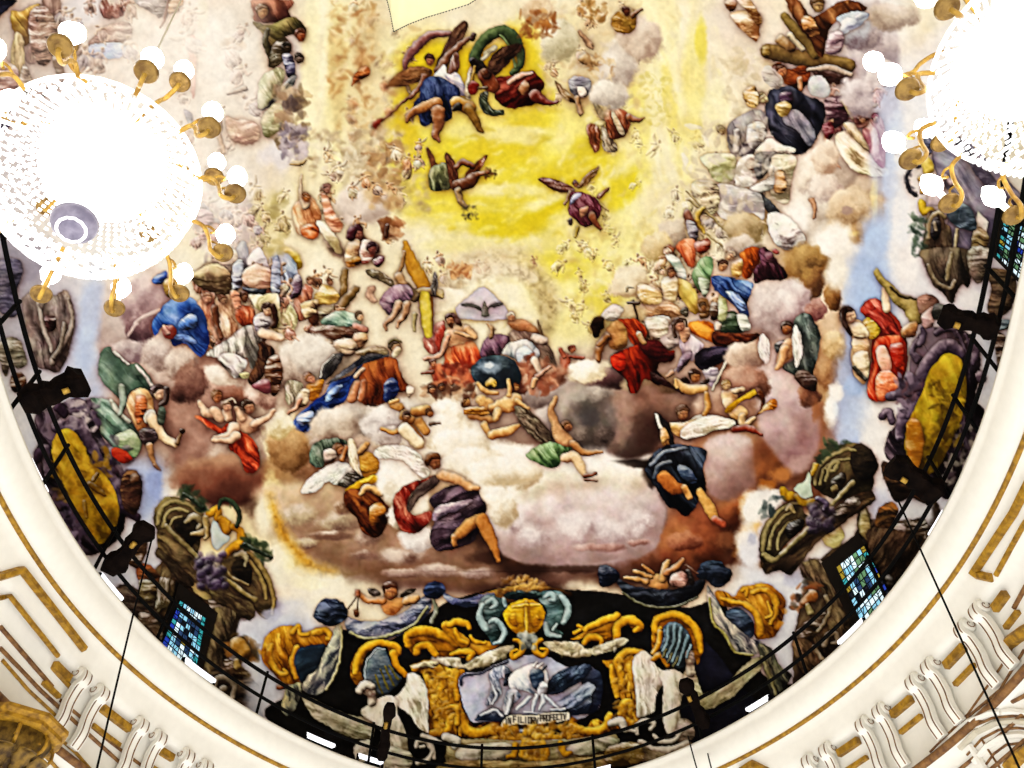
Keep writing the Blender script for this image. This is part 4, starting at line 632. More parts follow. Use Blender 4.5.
P("190 0 240 0 240 40 210 50", '8a5c34', fo=.8); P("220 60 300 50 340 70 330 180 280 140 240 110", 'd8b890', '8a5c34', fo=.8); P("240 0 300 0 350 90 330 110 290 50", 'b89468', '6a4020', fo=.9)
P("400 280 430 270 460 300 520 280 560 300 540 370 500 390 450 360 410 320", '7a3c1c', '30140a', 'b8703c', fo=.8); H(432, 305, 34, -20, 'c08458', '5a2c18'); S("510 340 12 515 385 12", 'b88058'); S("550 300 8 640 290 14 730 320 10", 'b8a08c')
tile(0, 0, 1); souls(700, 130, 770, 240, 9, 'dcc8ac d0b898 e4d4bc', 'b8b0a4 a8a0a0 c8c0a8 d8d0c4', (13, 20), .6); souls(820, 90, 885, 160, 8, 'd8b0a0 cc9c8c', '8a4c50 b88c88 a06868', (12, 18), .7); tile(680, 0, 4.267)
fig('painted_saint', 'kneeling saint in black cloak over grey habit at upper right')
P("380 400 420 375 480 375 540 410 620 450 615 530 580 600 540 650 480 660 430 610 390 570 365 480", '2e2e3c', '0e0e16', '6a6a7c', fo=.8, fd=50, fs=50); P("440 490 500 470 560 530 580 590 550 630 500 560 450 530", '84828c', '4a4854', 'b0aeb8', fo=.6, fd=55); P("550 340 600 320 640 360 640 410 590 420 550 390", 'c4c2c4', '8a868c', sh=.4, fo=.2); P("430 400 480 400 480 450 440 460", '5a4058', fo=.5); P("405 450 450 430 480 460 450 500 420 490", 'c8b078', '7a6030', fo=.8)
fig('painted_saints', 'grey habited kneeling figures left of the black cloaked saint')
P("205 540 290 480 350 470 380 540 340 640 280 670 220 650", '9a9090', '5a5054', 'c8c2c0', fo=.8, fd=70, fs=40); S("240 560 12 240 640 14", 'd8d0cc'); P("290 540 340 520 370 560 330 640 290 610", 'c4c0c0', fo=.6); P("320 660 380 590 440 620 500 640 440 680 380 690", 'e0d6c8', fo=.5); H(180, 555, 22, 0, 'c0ac7c', 'a89468', face=False); H(350, 420, 30, -40, 'd8c8a0', 'a08c5c', face=False); P("270 400 320 370 340 440 300 460", 'c8a468', fo=.8); P("380 280 440 340 420 380 370 360 350 310", 'b8b0b0', fo=.4, a=.7)
fig('painted_saints', 'maroon, ivory and pink robed group at the edge of the upper right cloud')
P("620 430 690 410 740 450 700 530 640 540", '4a2c34', '1c0e14', 'b89ca0', fo=.9, fs=30); S("700 430 12 740 500 14", 'b8a078'); P("620 540 660 510 640 600 660 680 690 720 640 690 615 610", 'b88068', '5e2c22', 'ecd0b4', fo=.8, fd=70); P("660 590 720 560 800 640 860 700 900 740 860 760 760 740 700 680", 'e0d0b0', '8a7450', 'faf2e0', fo=1., fd=38, fs=26); P("700 540 740 530 810 620 790 640", 'cfb894', '80684c', fo=.7, fd=45); P("780 560 830 490 870 520 880 640 870 720 830 680 800 610", 'd8a89c', '8a3c40', 'f4dcd4', fo=.9, fd=75, fs=30); P("610 540 650 520 660 560 630 600", '6a2028', fo=.5); P("740 470 800 490 800 540 750 540", '9a6c60', '4a2424', fo=.9); P("880 580 940 600 960 690 900 640", 'b8a0a8', fo=.6, a=.8); H(780, 510, 20, 0, 'c09070', '7a4c40', face=False); H(835, 505, 22, 0, 'e0c0b0', '8a3440', face=False)
tile(680, 110, 4.267)
ground(); C(760, -60, 80, 90, 'bcaeb0', '84767c', 'dcd4d8'); C(560, 270, 80, 100, 'e0d4c4', 'a8948a', 'f8f0e6'); C(620, 330, 70, 70, 'd8c8bc', 'a8948c', 'f2e8de'); C(720, 420, 110, 100, 'd0b89a', '8a6c4c', 'ecdcc4'); C(620, 200, 60, 80, 'dcc8b4', 'a88c78', 'f0e4d6'); B(690, 530, 80, 16, 'e2c874', .7); B(830, 380, 18, 110, 'ecdc9c', .6); B(710, 430, 30, 20, '9a8480', .7); B(640, 560, 120, 90, 'f4f2ec'); B(500, 470, 70, 80, 'f6f4f0'); B(840, 560, 50, 120, 'aabde6', .9, 15); B(930, 450, 50, 150, 'd8def0', .9); B(900, 300, 40, 80, 'c0cdee', .8)
fig('painted_saints', 'cluster of white, grey and pale green robed figures below the grey habited ones')
P("90 200 180 185 240 200 230 300 160 310 120 260", 'c8c49c', '8a845c', 'e8e4c8', fo=.8, fs=40); P("250 220 300 190 340 220 330 300 290 330 240 320", 'e4dcd4', 'a0948c', 'fbf8f4', fo=.5); H(305, 235, 26, 0, 'd8bca4', 'c8a890', face=False); P("330 190 400 180 440 200 400 240 340 300 320 260", '6a6460', '302c2c', 'a8a29c', fo=.6); P("390 210 440 190 500 210 480 300 460 400 400 380 380 300", 'd8ccb4', '8a7c64', 'f6f0e2', fo=.9, fs=32); P("400 280 440 260 460 330 430 360 400 340", 'c89c6c', fo=.7); P("340 360 400 400 460 490 440 480 380 440", '4a4a4e', fo=.3); P("300 330 380 290 400 240 400 330 340 360", 'b8b0a8', '6a625a', fo=.8)
P("160 320 260 330 350 370 360 470 300 440 200 470 150 420", 'd4ccc8', '968c8c', 'f2eeea', fo=.9, fs=44); P("50 320 130 305 170 340 160 430 100 450", 'd6c8a4', fo=.7); P("380 440 470 460 540 560 450 600 390 540", 'e6e4de', fo=.3); dabs(20, 60, 400, 480, 110, 'd0c6b8 b8aa98 e8e2d8 a89a88 d8c8a8', (12, 30), (5, 12), a=.8)
S("560 380 14 575 420 10 570 460 6", 'b88c6c')
ground(); C(270, 500, 80, 60, 'b8a078', '7a6038', 'dcccac'); C(270, 580, 90, 50, 'bfae9c', '86725e', 'dccfc0'); S("30 350 4 150 470 5 290 600 4", 'a89468')
tile(0, 0, 1)
for q in ('905 60 30 60 .25', '905 150 24 50 .25'):  # glare of the right chandelier, painted into the colours
    v = [float(t) for t in q.split()]; glare_wash(*v[:4], 'f4f2f2', v[4])
# ---- right group of saints
tile(640, 200, 5.12)
ground(); C(170, 170, 80, 90, 'c8b8a4', '9a8470', 'e0d4c0'); C(540, 150, 110, 90, 'b09a78', '74603c', 'd4c4a4'); C(530, 230, 90, 50, 'c0b0a0', '8a7866', 'dcd0c4'); C(850, 300, 100, 80, '9a7848', '4a301c', 'c0a06c'); C(880, 420, 70, 90, '7e5836', '40281a', 'b08c54'); C(990, 500, 50, 70, '8a6036', '4a2c14', 'b8905c'); C(640, 530, 120, 130, 'cbbcb8', '907a78', 'efe8e4'); C(790, 520, 100, 120, 'c4b0ae', '86686a', 'e6dcd8'); C(900, 560, 60, 60, 'a87c70', '6a3c3c', 'd0b0a4'); C(80, 240, 90, 80, 'd0b88c', 'a08858', 'e6d8b4')
tile(0, 0, 1); souls(640, 255, 730, 345, 20, 'd8b488 c89c70 e6cca4', 'b08c58 c8a878 8a6c4c d0bc94', (12, 18), .8); tile(640, 200, 5.12)
fig('painted_saint', 'saint raising a long staff in salmon red sleeve and green mantle')
S("250 0 6 330 60 6 400 110 6", 'b09c6c'); S("320 40 14 290 100 18 330 170 8", 'c8a850'); S("340 170 5 420 240 5", 'b09c6c'); S("240 70 20 265 130 24", '8a5c48'); P("240 110 280 120 300 170 280 220 250 190", 'a8a0a8', fo=.6)
P("180 240 230 200 280 210 290 280 275 340 240 330 210 280", 'd07c50', '8a3820', 'f0b898', fo=.8, fd=70, fs=30); P("280 220 350 200 365 240 320 280 290 260", '8a3c24', fo=.5); H(150, 262, 32, 60, 'ecd4bc', 'a0603c', face=False); P("130 290 190 290 230 350 240 410 200 400 170 340", 'dcdcd0', '8a9488', fo=.7); P("280 350 330 290 370 300 370 380 340 480 300 460 270 400", '8aa478', '4c6444', 'b8c8a4', fo=.7, fd=70, fs=36); P("300 400 360 420 340 500 320 480", 'b0bea4', fo=.4)
fig('painted_saint', 'golden robed woman and pale companions left of the blue skirted figure')
P("170 420 230 410 290 470 310 540 290 590 250 560 210 500", 'd0b060', '8a6a24', 'eed898', fo=.7, fd=55, fs=36); P("110 420 170 390 200 430 180 520 130 530", 'ecd8b0', 'a88c5c', fo=.6); H(165, 380, 26, 0, 'c89468', '7a4c2c', face=False); H(115, 365, 24, 0, 'e0c4a0', 'a88858', face=False); P("0 540 100 510 190 540 230 590 120 610 40 600", 'c8a078', '7a5434', 'ecd8bc', fo=.8, fd=10); P("0 440 60 430 120 490 60 530 0 520", 'd0b484', fo=.8)
H(235, 578, 24, 0, '6a5c48', '4a3c28', face=False); P("300 510 340 510 360 560 350 610 310 600", '8a6438', '3c2814', fo=.6); P("360 540 400 530 410 600 370 620", '5a4028', fo=.7); H(325, 545, 22, 0, 'a87848', '5a3c1c', face=False); P("40 610 150 600 160 680 60 700", 'dcd0c0', 'a08c74', fo=.7); P("110 680 180 640 210 740 120 768", 'dccfc8', fo=.3)
P("420 600 470 570 520 600 560 660 480 690 410 670", '4a5a40', '1c2418', fo=.6); P("410 480 440 490 450 580 430 620 400 600", 'b8b88c', '6a6c44', fo=.5); S("400 640 18 395 660 16", 'ecd8c0')
fig('painted_saint', 'old man in orange mantle beside a dark maroon cloaked one')
P("510 280 560 245 620 250 615 320 580 370 550 410 520 380 530 330", 'b85c20', '5a2408', 'e8944c', fo=.8, fd=65, fs=30); P("610 260 650 245 700 310 750 370 740 410 640 410 590 430 580 370 620 320", '3e1c24', '160a0e', '8a5a68', fo=.7, fd=60); P("640 270 680 270 680 320 650 310", '7a4a54'); P("470 330 520 300 530 350 510 400 470 390", 'd8b070', '8a5c28', fo=.6); H(465, 285, 34, 40, 'd8b48c', 'b8a088'); H(425, 335, 30, 20, 'd0a074', '5a3420'); S("690 260 12 700 270 10", 'a04840'); P("640 500 760 480 700 540", 'c8b8b4', a=.01)
fig('painted_saint', 'figure with bright blue skirt seated on round grey cloud')
P("370 400 420 390 500 410 580 430 570 480 550 540 560 600 530 600 480 540 420 490 380 460", '3c5488', '141e3c', '98b0dc', fo=1., fd=35, fs=34); P("440 470 500 480 550 560 520 570 470 510", '8ca4d4', fo=.7, fd=40); P("500 590 550 600 570 660 520 670", 'c8c8bc', '7a7a70', fo=.8)
tile(560, 270, 5.12)
ground(); C(360, 60, 110, 90, 'd4c0a0', 'a88c68', 'e8dcc0'); C(360, 230, 80, 60, 'd0b890', 'a88c60', 'e6d8b4')
fig('painted_figures', 'faint cream nudes behind the bearded man in red')
P("440 250 540 250 560 320 500 350 460 320", 'd8ccb8', '9a8870', fo=.8); P("400 80 450 80 520 120 520 170 420 170", 'cfae78', '9a7844', fo=.8); P("210 230 270 180 330 200 290 260 230 260", 'cfc4b4', '8a7c6c', fo=.8); S("370 90 4 345 90 6 340 110 4", '9a845c')
fig('painted_man', 'dark bearded man in a deep red robe with a thin cross staff, standing in the clouds')
S("375 160 7 395 230 7 405 280 6", '4a2c18'); S("350 168 7 400 170 7", '4a2c18')
part('robe'); P("300 260 350 250 400 260 440 300 440 360 410 400 370 380 330 310", 'a8401c', '4a1408', 'e08848', fo=.9, fd=60, fs=34); P("270 440 330 410 380 390 440 360 500 360 550 410 590 420 575 470 520 470 500 510 545 570 500 590 440 560 400 630 360 625 340 560 290 520 265 480", '6a160c', '1e0604', 'b8401c', fo=.8, fd=75, fs=40); P("270 440 330 430 340 500 300 520 265 480", 'b82c14', '5a1008', 'e8603c', fo=.5); P("410 370 500 362 560 420 590 430 570 468 500 470 430 430", '4a1414', '1a0606', '7a2c2c', fo=.5); P("470 520 540 560 640 640 560 600 500 580", '3c1c18')
part(None); P("240 300 300 260 340 300 345 380 320 410 270 410 245 370", 'b07c48', '5a3418', 'dcb07c', fo=.3); S("240 340 24 205 390 22 195 460 16", '9a6434', '4a2810'); S("200 380 14 240 340 16", 'a06c3c'); H(195, 290, 38, 60, '8a5430', '2c160c'); P("165 270 190 245 225 250 230 290 215 300 200 340 175 345 165 310", '1e100a', '0c0604', '4a2c1c', fo=.4); S("400 330 16 430 370 14", 'b07c4c')
fig('painted_man', 'long haired man in white tunic and orange mantle, arms spread, right of the man in red')
part('mantle'); P("660 275 720 260 790 280 790 320 840 370 780 370 710 340 670 320", 'cc7420', '7a3408', 'f4ac50', fo=.9, fd=35, fs=30); P("780 320 880 330 1020 330 1000 360 900 400 800 390", '4a2014', '1c0a06', '8a4c2c', fo=.7, fd=10); P("700 430 760 395 840 395 900 400 880 450 800 490 740 520 695 480", '2c2430', '100c14', '5c5064', fo=.7, fd=-20)
part('tunic'); P("610 370 650 330 700 350 740 390 700 430 680 470 640 440 620 480 590 520 550 540 600 500 630 440", 'd8ccd4', '8a7884', 'f8f2f4', fo=.8, fd=65, fs=28); P("630 440 680 420 660 480 610 525 600 500", '9a8494', fo=.5)
part(None); P("610 300 660 290 670 340 640 380 620 350", 'e0b48c', fo=.2); H(612, 285, 36, -15, 'd8a880', '4a2c1c'); S("580 280 10 590 340 10", '4a2c1c'); S("600 260 5 640 255 5 650 290 5", '4a2c1c', sh=0); S("570 525 14 545 540 8", 'c89878')
P("730 520 800 500 820 560 780 600 750 560", 'b8a8b4', '6a5c68', fo=.7); S("850 470 8 785 610 8", 'd8ccb4')
fig('painted_cherub', 'winged putto head rising over the cloud below the man in white tunic'); H(695, 545, 36, 0, 'b8804c', '4a2818'); P("625 560 650 550 670 580 640 580", '3a2418'); P("720 580 760 555 765 580 735 590", '3a2418'); S("600 570 14 650 610 24 740 610 22", 'dcae70', '8a5c2c'); S("590 560 8 600 600 10", 'dcae70')
fig('painted_angel', 'dark haired angel with white wings and charcoal green drapery bending over the right cloud')
tile(660, 300, 5.12)
ground(); C(440, 290, 110, 90, 'c8b09c', '86685c', 'ecdccc'); C(440, 420, 120, 100, 'a87c68', '5c3828', 'd0b09c'); C(850, 330, 70, 140, 'b89068', '704628', 'e0c49c'); C(760, 480, 60, 80, '8a5c44', '4a2c20', 'bc9478'); C(890, 230, 60, 90, 'd0b48a', '9a7648', 'ecd8b4'); B(880, 560, 40, 90, 'f0eee8'); B(800, 570, 24, 60, '9a6440', .7); 
FIGS.append(FIGS.pop()); part(None)
part('drapery'); P("690 110 720 75 770 75 800 120 825 190 810 300 790 360 780 410 720 400 660 370 630 340 680 310 700 240", '4e5450', '1e2220', '8c948c', fo=1., fd=75, fs=36)
P("690 390 740 360 800 400 800 470 740 450", '4a3024', fo=.5); P("590 220 640 210 630 270 590 260", '5a5a5c', fo=.6)
part('wing'); wing("515 190 535 175 560 210 565 290 550 330 525 310 505 260", 'e4dcd8', 'a09090', 'faf6f4', fd=80)
part(None); P("620 240 650 200 690 210 680 290 650 320 620 330 600 320", 'e0b488', '9a6840', 'f6e0c0', fo=.3); S("640 250 24 620 320 18 600 350 12", 'e0b080', '9a6440'); H(655, 145, 40, 20, 'b87848', '3c2014')
part('wing'); wing("690 140 710 135 735 220 730 290 700 350 685 300 678 220", 'ece8e2', 'a8a098', 'ffffff', fd=78)
fig('painted_putti', 'putto with flying ochre sash above a broad white wing')
part('wing'); wing("60 630 130 640 180 600 260 590 340 605 388 625 370 655 300 665 230 690 160 712 100 700", 'ece6da', 'a89884', 'fffdf8', fd=-12)
part(None); P("320 470 380 460 400 500 370 560 330 550", 'e8c898', '9a6c3c'); P("350 580 400 545 440 560 450 600 420 620 380 610", 'e8c088', '9a6c38', 'fae4be'); S("420 600 20 430 640 18 480 610 12", 'e4bc88'); H(345, 440, 30, 0, 'e0bc88', 'b0884c', face=False); S("240 480 14 245 540 18 230 590 14", 'c8924c', '7a4c20'); H(120, 580, 42, 10, 'b88458', '6a442c', face=False); S("380 470 14 420 460 16", 'e0c098')
part('sash'); P("330 570 380 520 450 480 500 455 520 470 470 500 410 530 360 580", 'c8981c', '7a5408', 'f0cc54', fo=.6, fd=-35); P("490 460 520 460 540 520 520 580 490 600 520 530", '6a3414', '30140a', fo=.4); P("500 590 560 520 600 510 590 560 540 570", 'c07c28', '6a3c0c', fo=.8); S("380 660 16 460 660 18 520 690 10", '8a3820', '4a1810')
tile(600, 400, 5.12)
fig('painted_angel', 'dark angel in swirling black blue drapery tumbling head away with bare legs out')
part('wing'); wing("285 75 300 68 340 110 370 160 385 235 360 230 330 170 300 120", '2a2420', '100c0a', '5a5048', fd=65); S("290 75 8 310 140 10 330 160 5", 'ece2cc'); P("310 160 340 150 360 230 320 230", 'c89858', fo=.5); P("360 120 420 120 500 100 480 150 420 190 380 170", 'e0b878', '8a6430', fo=.5)
part('wing'); wing("420 150 480 110 560 85 640 90 695 118 670 140 590 160 520 190 450 200 415 190", 'ece4d4', 'a8967c', 'fffdf4', fd=-12)
part('robe'); P("235 340 290 260 380 230 480 240 545 265 545 310 530 360 550 460 520 500 490 550 440 600 400 570 350 550 320 500 270 430 240 390", '20242e', '090a0e', '5c6678', fo=.9, fd=60, fs=46); S("260 330 12 330 270 12 440 250 10", '6a7484'); S("280 400 16 300 340 14 360 320 12", '4a525e'); P("400 340 450 340 500 410 470 430 420 400", '3c4a64', fo=.4)
part(None); S("330 400 40 380 450 34 430 455 22", 'a8642c', '5a2e10', 'd89858'); S("430 450 18 460 500 14", 'd09450'); S("510 470 20 560 550 28 590 610 18", 'd09a54', '7a4c20', 'f0c88c'); S("590 610 18 630 640 18", 'b05838', '6a2c18')
tile(0, 0, 1); ground(); B(884, 150, 16, 60, 'b4c4ee', .55, 6, .7); B(874, 250, 20, 50, 'a8bbe8', .7, 12, .6); B(862, 310, 24, 44, 'a4b8e6', .75, 0, .6); B(850, 390, 20, 50, 'a8bae2', .8); B(975, 230, 50, 70, 'aaa6b4', .7); B(905, 250, 14, 60, 'e6e8f0', .7)
# ---- right: allegorical lady, purple cartouche with golden scene, broken pediments
tile(824, 250, 5.12)
ground(); B(230, 150, 80, 130, 'a4b8e4'); B(60, 130, 60, 100, 'f0ece0'); B(420, 90, 60, 120, 'eae8ee'); B(150, 700, 60, 60, 'a0b4de'); B(60, 730, 40, 50, 'f0eeea'); B(740, 250, 70, 60, 'dfe0ea'); B(860, 500, 70, 120, 'b8bccc'); B(860, 700, 60, 60, 'c8ccdc')
fig('painted_allegory', 'reclining bare shouldered lady in bright red and orange robe beside the right cartouche')
P("125 340 170 355 215 380 250 440 245 560 225 660 200 690 155 640 138 540 148 460 130 400", 'e4c8a0', '9a744c', 'f8e8cc', fo=.1)
part('robe'); P("195 290 260 250 335 310 405 395 430 510 418 640 375 725 260 762 228 690 248 570 240 480 275 430 225 350", '9a3020', '4a0e08', 'd86c50', fo=.8, fd=65, fs=36)
P("190 300 250 255 290 260 330 320 380 390 400 440 360 440 300 420 260 380 210 340", 'b04030', '5a1410', 'e08c78', fo=.9, fd=50, fs=32); P("270 460 340 440 400 440 420 520 410 620 380 700 330 768 240 768 225 700 260 600 250 520", 'c8401c', '6a1008', 'f4946c', fo=.8, fd=75, fs=50); P("270 510 310 490 345 560 340 640 300 620 275 570", 'e8b49c', 'b87858'); P("270 650 340 620 390 690 350 760 280 768", 'e8885c', '9a3c20', fo=.5); P("340 500 400 480 410 580 370 600", 'a82c14', fo=.4)
part('sash'); P("200 370 240 350 290 410 270 450 230 460", 'c89c30', '6a4c10', fo=.8); P("150 460 210 420 230 480 220 560 180 560 150 520", 'e0c094', '8a6438', fo=.6); P("150 540 220 520 235 620 210 670 160 610", 'e8d4b0', '8a7450', fo=.5)
part(None); P("140 390 180 370 220 400 230 450 180 460 150 440", 'f0d4ac'); S("310 200 18 315 250 20 320 300 22", 'f0d8b8', 'b89070'); H(130, 335, 48, -25, 'ecccaa', '3c2014'); S("105 300 14 100 360 14 140 430 10", '3c2014'); S("300 170 12 290 150 10", 'e8c8a4'); S("150 600 10 210 660 10", '4a4438')
part('horn'); S("265 110 14 290 150 18 340 200 24 390 260 34 450 290 44 470 340 44", 'a8965c', '4a3c1c', 'd8cc98'); S("340 190 6 400 240 8 470 250 6", '3c2c14')
P("480 250 540 230 590 270 560 330 500 340", '7a5a4c', '2c1c18', 'b89484', fo=.9, fs=30); P("500 340 570 290 560 400 520 420", 'b89c94', fo=.3); P("400 400 470 370 470 440 410 450", 'b07c50')
fig('painted_cartouche', 'purple scrolled cartouche framing a golden scene at right')
P("450 500 500 420 580 400 680 400 760 450 800 540 800 640 780 768 820 830 760 1000 700 1150 640 1280 560 1220 440 1130 320 1060 330 950 400 870 430 760 440 640", '372c36', '0e080e', '7c6c78', fo=1., fd=70, fs=44)
for b in ("480 560 24 450 520 14 480 470 18", "500 640 34 560 540 36 640 490 36 710 530 30", "580 430 16 620 400 22 660 400 20 680 440 14", "740 470 20 780 520 22 760 580 12", "340 750 24 400 740 30 440 680 30", "300 850 22 330 830 22 350 880 18", "440 650 26 470 700 30", "400 860 30 390 960 26", "800 640 26 805 660 24", "680 420 8 730 520 8", "720 430 8 760 510 8", "490 480 16 510 440 18 500 400 12"): S(b, '5a4a58', '1a1018', 'b4a4b0')
dabs(380, 640, 520, 900, 50, '5a4a58 8a7886 2c202c 6a4a50', (14, 34), (8, 16), a=1.); dabs(600, 900, 800, 1200, 60, '5a4c54 9a9086 2a2026 b8b0a0', (14, 30), (8, 14), a=1., inside="700 900 800 850 760 1010 650 1220 580 1200 640 1060")
part('scene'); P("530 640 590 560 640 530 700 560 730 640 730 760 700 880 650 1000 600 1100 540 1150 470 1130 420 1050 420 920 470 800 510 720", 'a2861a', '4c390a', 'ccb236', fo=.5, fd=70, fs=60, tex=.4); dabs(560, 680, 700, 1000, 60, '6a5210 8a7018 5a440c c8ac30', (14, 34), (5, 10), a=.9); P("420 920 450 860 500 900 510 1010 480 1120 430 1070", 'a8701c', '6a400c', sh=.3)
fig('painted_bracket', 'dark jagged painted timber bracket with its reflection at the right cartouche top'); P("570 280 640 290 700 310 800 340 880 360 950 380 930 410 840 420 740 400 640 370 560 350", '383630', '12110f', '7a7a74', fo=.9, fd=15, fs=30); P("780 370 880 350 950 365 930 400 860 415", '8c98a4', '4a525c', 'c8d4de', fo=.8, fd=5)  # repeats the timber bracket in paint, its blue-white reflection as colour
P("840 420 930 440 920 540 890 600 880 500", '5a4438', fo=.8)
def window_right():
    fig('painted_pediment', 'broken scrolled stone pediment with white shield and grapes over the right stained window')
    P("110 620 200 650 380 490 500 380 600 270 690 330 680 380 600 430 480 520 380 600 270 740 200 720 130 740", '4a3a28', '1a120c', '80684c', fo=.7, fd=-40, fs=30)
    P("370 200 440 120 530 75 620 75 690 140 710 180 690 220 680 300 600 330 500 360 400 310 365 260", '5a4c32', '1c160c', '9a8c60', fo=.6, fd=-40, fs=40); P("580 90 640 80 700 150 690 240 620 260 570 180", '1c1610', '0a0806', '4a3c2c', fo=.5)
    for b in ("385 280 10 400 200 12 460 140 12 540 100 12 590 110 8", "410 280 8 430 210 10 490 160 10 560 150 8", "440 260 8 470 180 12 500 170 14 480 210 10 440 200 8"): S(b, '94865a', '3a301c', 'c0b488')
    P("105 620 110 520 160 440 230 380 310 370 330 420 360 470 290 540 210 620 190 680 130 690", '5a4c32', '1e180e', '9a8c60', fo=.6, fd=-50, fs=40)
    for b in ("120 620 12 130 520 12 180 440 12 250 385 10 310 375 8", "150 610 10 165 530 10 210 460 10 270 420 8", "190 610 8 200 540 9 240 490 9 290 460 7", "125 640 16 170 670 18 200 650 12"): S(b, '8e8056', '362c1a', 'bcae80')
    P("230 520 270 470 330 460 320 510 260 560", '1c1610', '0a0806', fo=.4); S("240 410 8 260 390 14 280 420 10", 'a08c5c'); P("470 260 530 220 550 260 490 330", '241c12', fo=.5); P("470 300 500 280 510 310 480 330", '8a7a50')
    S("210 640 14 290 570 14 370 490 14", '8a7c50', '3a301c'); S("470 380 14 530 320 14 580 270 14", '94865a', '3a301c')
    P("480 420 590 340 620 380 560 440 500 480", '3c2e20', fo=.6)
    part('shield'); S("220 310 20 240 340 26 280 340 20", 'b0881c', '5a3c08', 'e8c040'); S("300 340 20 330 370 20 380 360 12", 'a88420', '5a400c'); S("385 180 16 370 230 14", 'b8942c', '5a400c'); P("280 300 330 260 350 215 365 240 365 300 375 340 330 350 290 320", 'b8c4ac', '7a8870', 'e4ecdc', sh=.4, fo=0)
    part('grapes'); dabs(360, 380, 480, 520, 60, '2c2230 3e3044 1c1620 4c3c50', (8, 14), (12, 20), a=1., sh=.8); S("400 350 16 440 380 16 430 410 10", '5a4c60')
    part('foliage'); dabs(95, 340, 240, 480, 50, '4a5454 36403e 6a7470', (12, 24), (7, 14), a=1., inside="100 480 90 430 150 350 220 330 230 370 160 430"); dabs(390, 40, 560, 160, 50, '3c4a34 2c3828 56644a', (14, 28), (7, 14), a=1., inside="390 150 430 50 470 40 490 70 560 60 450 120 400 190")
tile(0, 0, 1)
ground()
fig('painted_masonry', 'dark brown painted wall around the right stained window')
P("800 610 822 560 850 540 868 520 905 520 930 500 940 520 905 590 870 640 820 690 796 690 794 650", '44362a', '18110b', '7c6a50', fo=.6, fd=-60, fs=9)
tile(740, 430, 5.12)
ground(); B(560, 40, 60, 60, 'aebce0'); B(700, 130, 40, 80, 'e6e2e0'); B(720, 380, 60, 90, 'c0c4d8'); B(60, 640, 80, 110, 'd8dae4'); B(60, 560, 30, 40, 'b4b6c6'); B(60, 400, 60, 90, 'ecebe4'); B(270, 760, 60, 50, 'b8bcd0'); B(920, 420, 80, 80, 'cfd2de')
fig('painted_masonry', 'brown painted window surround and urns under the right broken pediment')
P("420 560 480 470 540 540 490 610", 'b8a870', '7a6c40', sh=.3); P("600 480 620 390 650 400 690 500 740 560 880 560 960 500 970 560 840 768 700 768 640 620", '4e4030', '1a140e', '8a7a5c', fo=.8, fd=-60); P("610 500 630 400 660 450 670 560 640 570", '9a8a5c', fo=.3); P("420 680 610 530 640 560 760 768 700 768 480 768", '100c0a', '060404', sh=.1, smooth=False, fo=.1); P("310 690 380 660 440 690 480 768 340 768", '6a5844', '2c2218', fo=.6, fd=70)
P("690 480 720 400 780 370 810 420 780 490 720 530", '6a4c2c', '241810', 'b0783c', fo=.9, fs=24); P("740 160 860 250 940 340 960 380 880 350 800 370 760 300 730 220", '2c1e16', '0e0806', '6a4c34', fo=.8, fs=30); P("780 500 860 470 940 450 970 520 920 600 800 600", '4a3c2c', '1a140e', fo=.9); P("720 560 760 520 780 560 760 600", 'b8b8c0')
window_right()
tile(740, 530, 5.12)
fig('painted_masonry', 'brown painted volutes and potted plant left of the right stained window')
P("320 175 390 160 440 210 480 320 540 420 600 480 580 530 500 590 400 680 340 740 310 700 340 600 420 480 440 420 430 330 370 250", '5a4a36', '20180f', '94805e', fo=.7, fd=65); P("290 520 400 430 440 420 450 470 400 540 330 600 280 580", '5a4834', '241a10', fo=.8); P("270 580 340 560 400 620 420 680 340 740 300 690", '5c4834', '2a1e14', 'a08060', fo=.6, fd=60); S("430 590 14 450 540 16 490 530 14 500 570 12 470 580 8", '8a7860', '3c3024'); S("380 600 12 420 660 12", '9a866a'); S("400 520 10 460 420 12 440 340 12", '8a7858')
part('plant'); dabs(265, 260, 430, 430, 70, '6a4020 8a5430 3c3028 4a4430 a06c40', (14, 26), (7, 14), a=1., inside="270 420 260 340 310 270 390 255 430 320 390 360 340 400"); S("330 370 20 370 340 34", '9a6430', '4a2c14'); S("345 385 12 360 425 18", 'a0905c')
P("600 40 680 60 700 200 720 360 640 470 600 400 560 300", '14100c', '060404', a=.01)
P("650 0 880 20 950 60 880 160 800 260 760 320 700 200", '3c2c20', '120c08', '6a5440', fo=.7, fd=-60); P("740 250 780 240 790 300 770 320", '2a2018')
# ---- far right: pediment seen end-on beside the chandelier
tile(864, 130, 6.4)
ground(); B(260, 200, 60, 120, 'dfe4f2'); B(240, 560, 60, 180, 'dfe4f4'); B(60, 700, 60, 100, 'a8bce8')
fig('painted_masonry', 'mauve grey painted wall and cornice below the right chandelier')
P("440 60 520 20 640 60 760 160 1024 440 1024 620 900 600 840 768 560 768 540 560 560 420 460 280", '7c7484', '4a4454', 'a8a2b0', fo=.5, fd=45, fs=60); P("560 40 620 60 1024 540 1024 580 960 560 760 340", '544c5c', '2c2834', sh=.3, fo=.2); P("380 40 440 0 480 0 440 140 400 160", '6a6c84', fo=.5); P("860 520 900 540 840 768 800 768 840 620", '1a161c'); P("735 515 800 590 770 730 700 670", 'cfcabe', '9a968c', sh=.3, fo=.1, smooth=False); P("720 620 800 680 780 768 690 768", '8a7450', fo=.5)
fig('painted_pediment', 'painted scroll pediment with gold shield and wreath under the right chandelier')
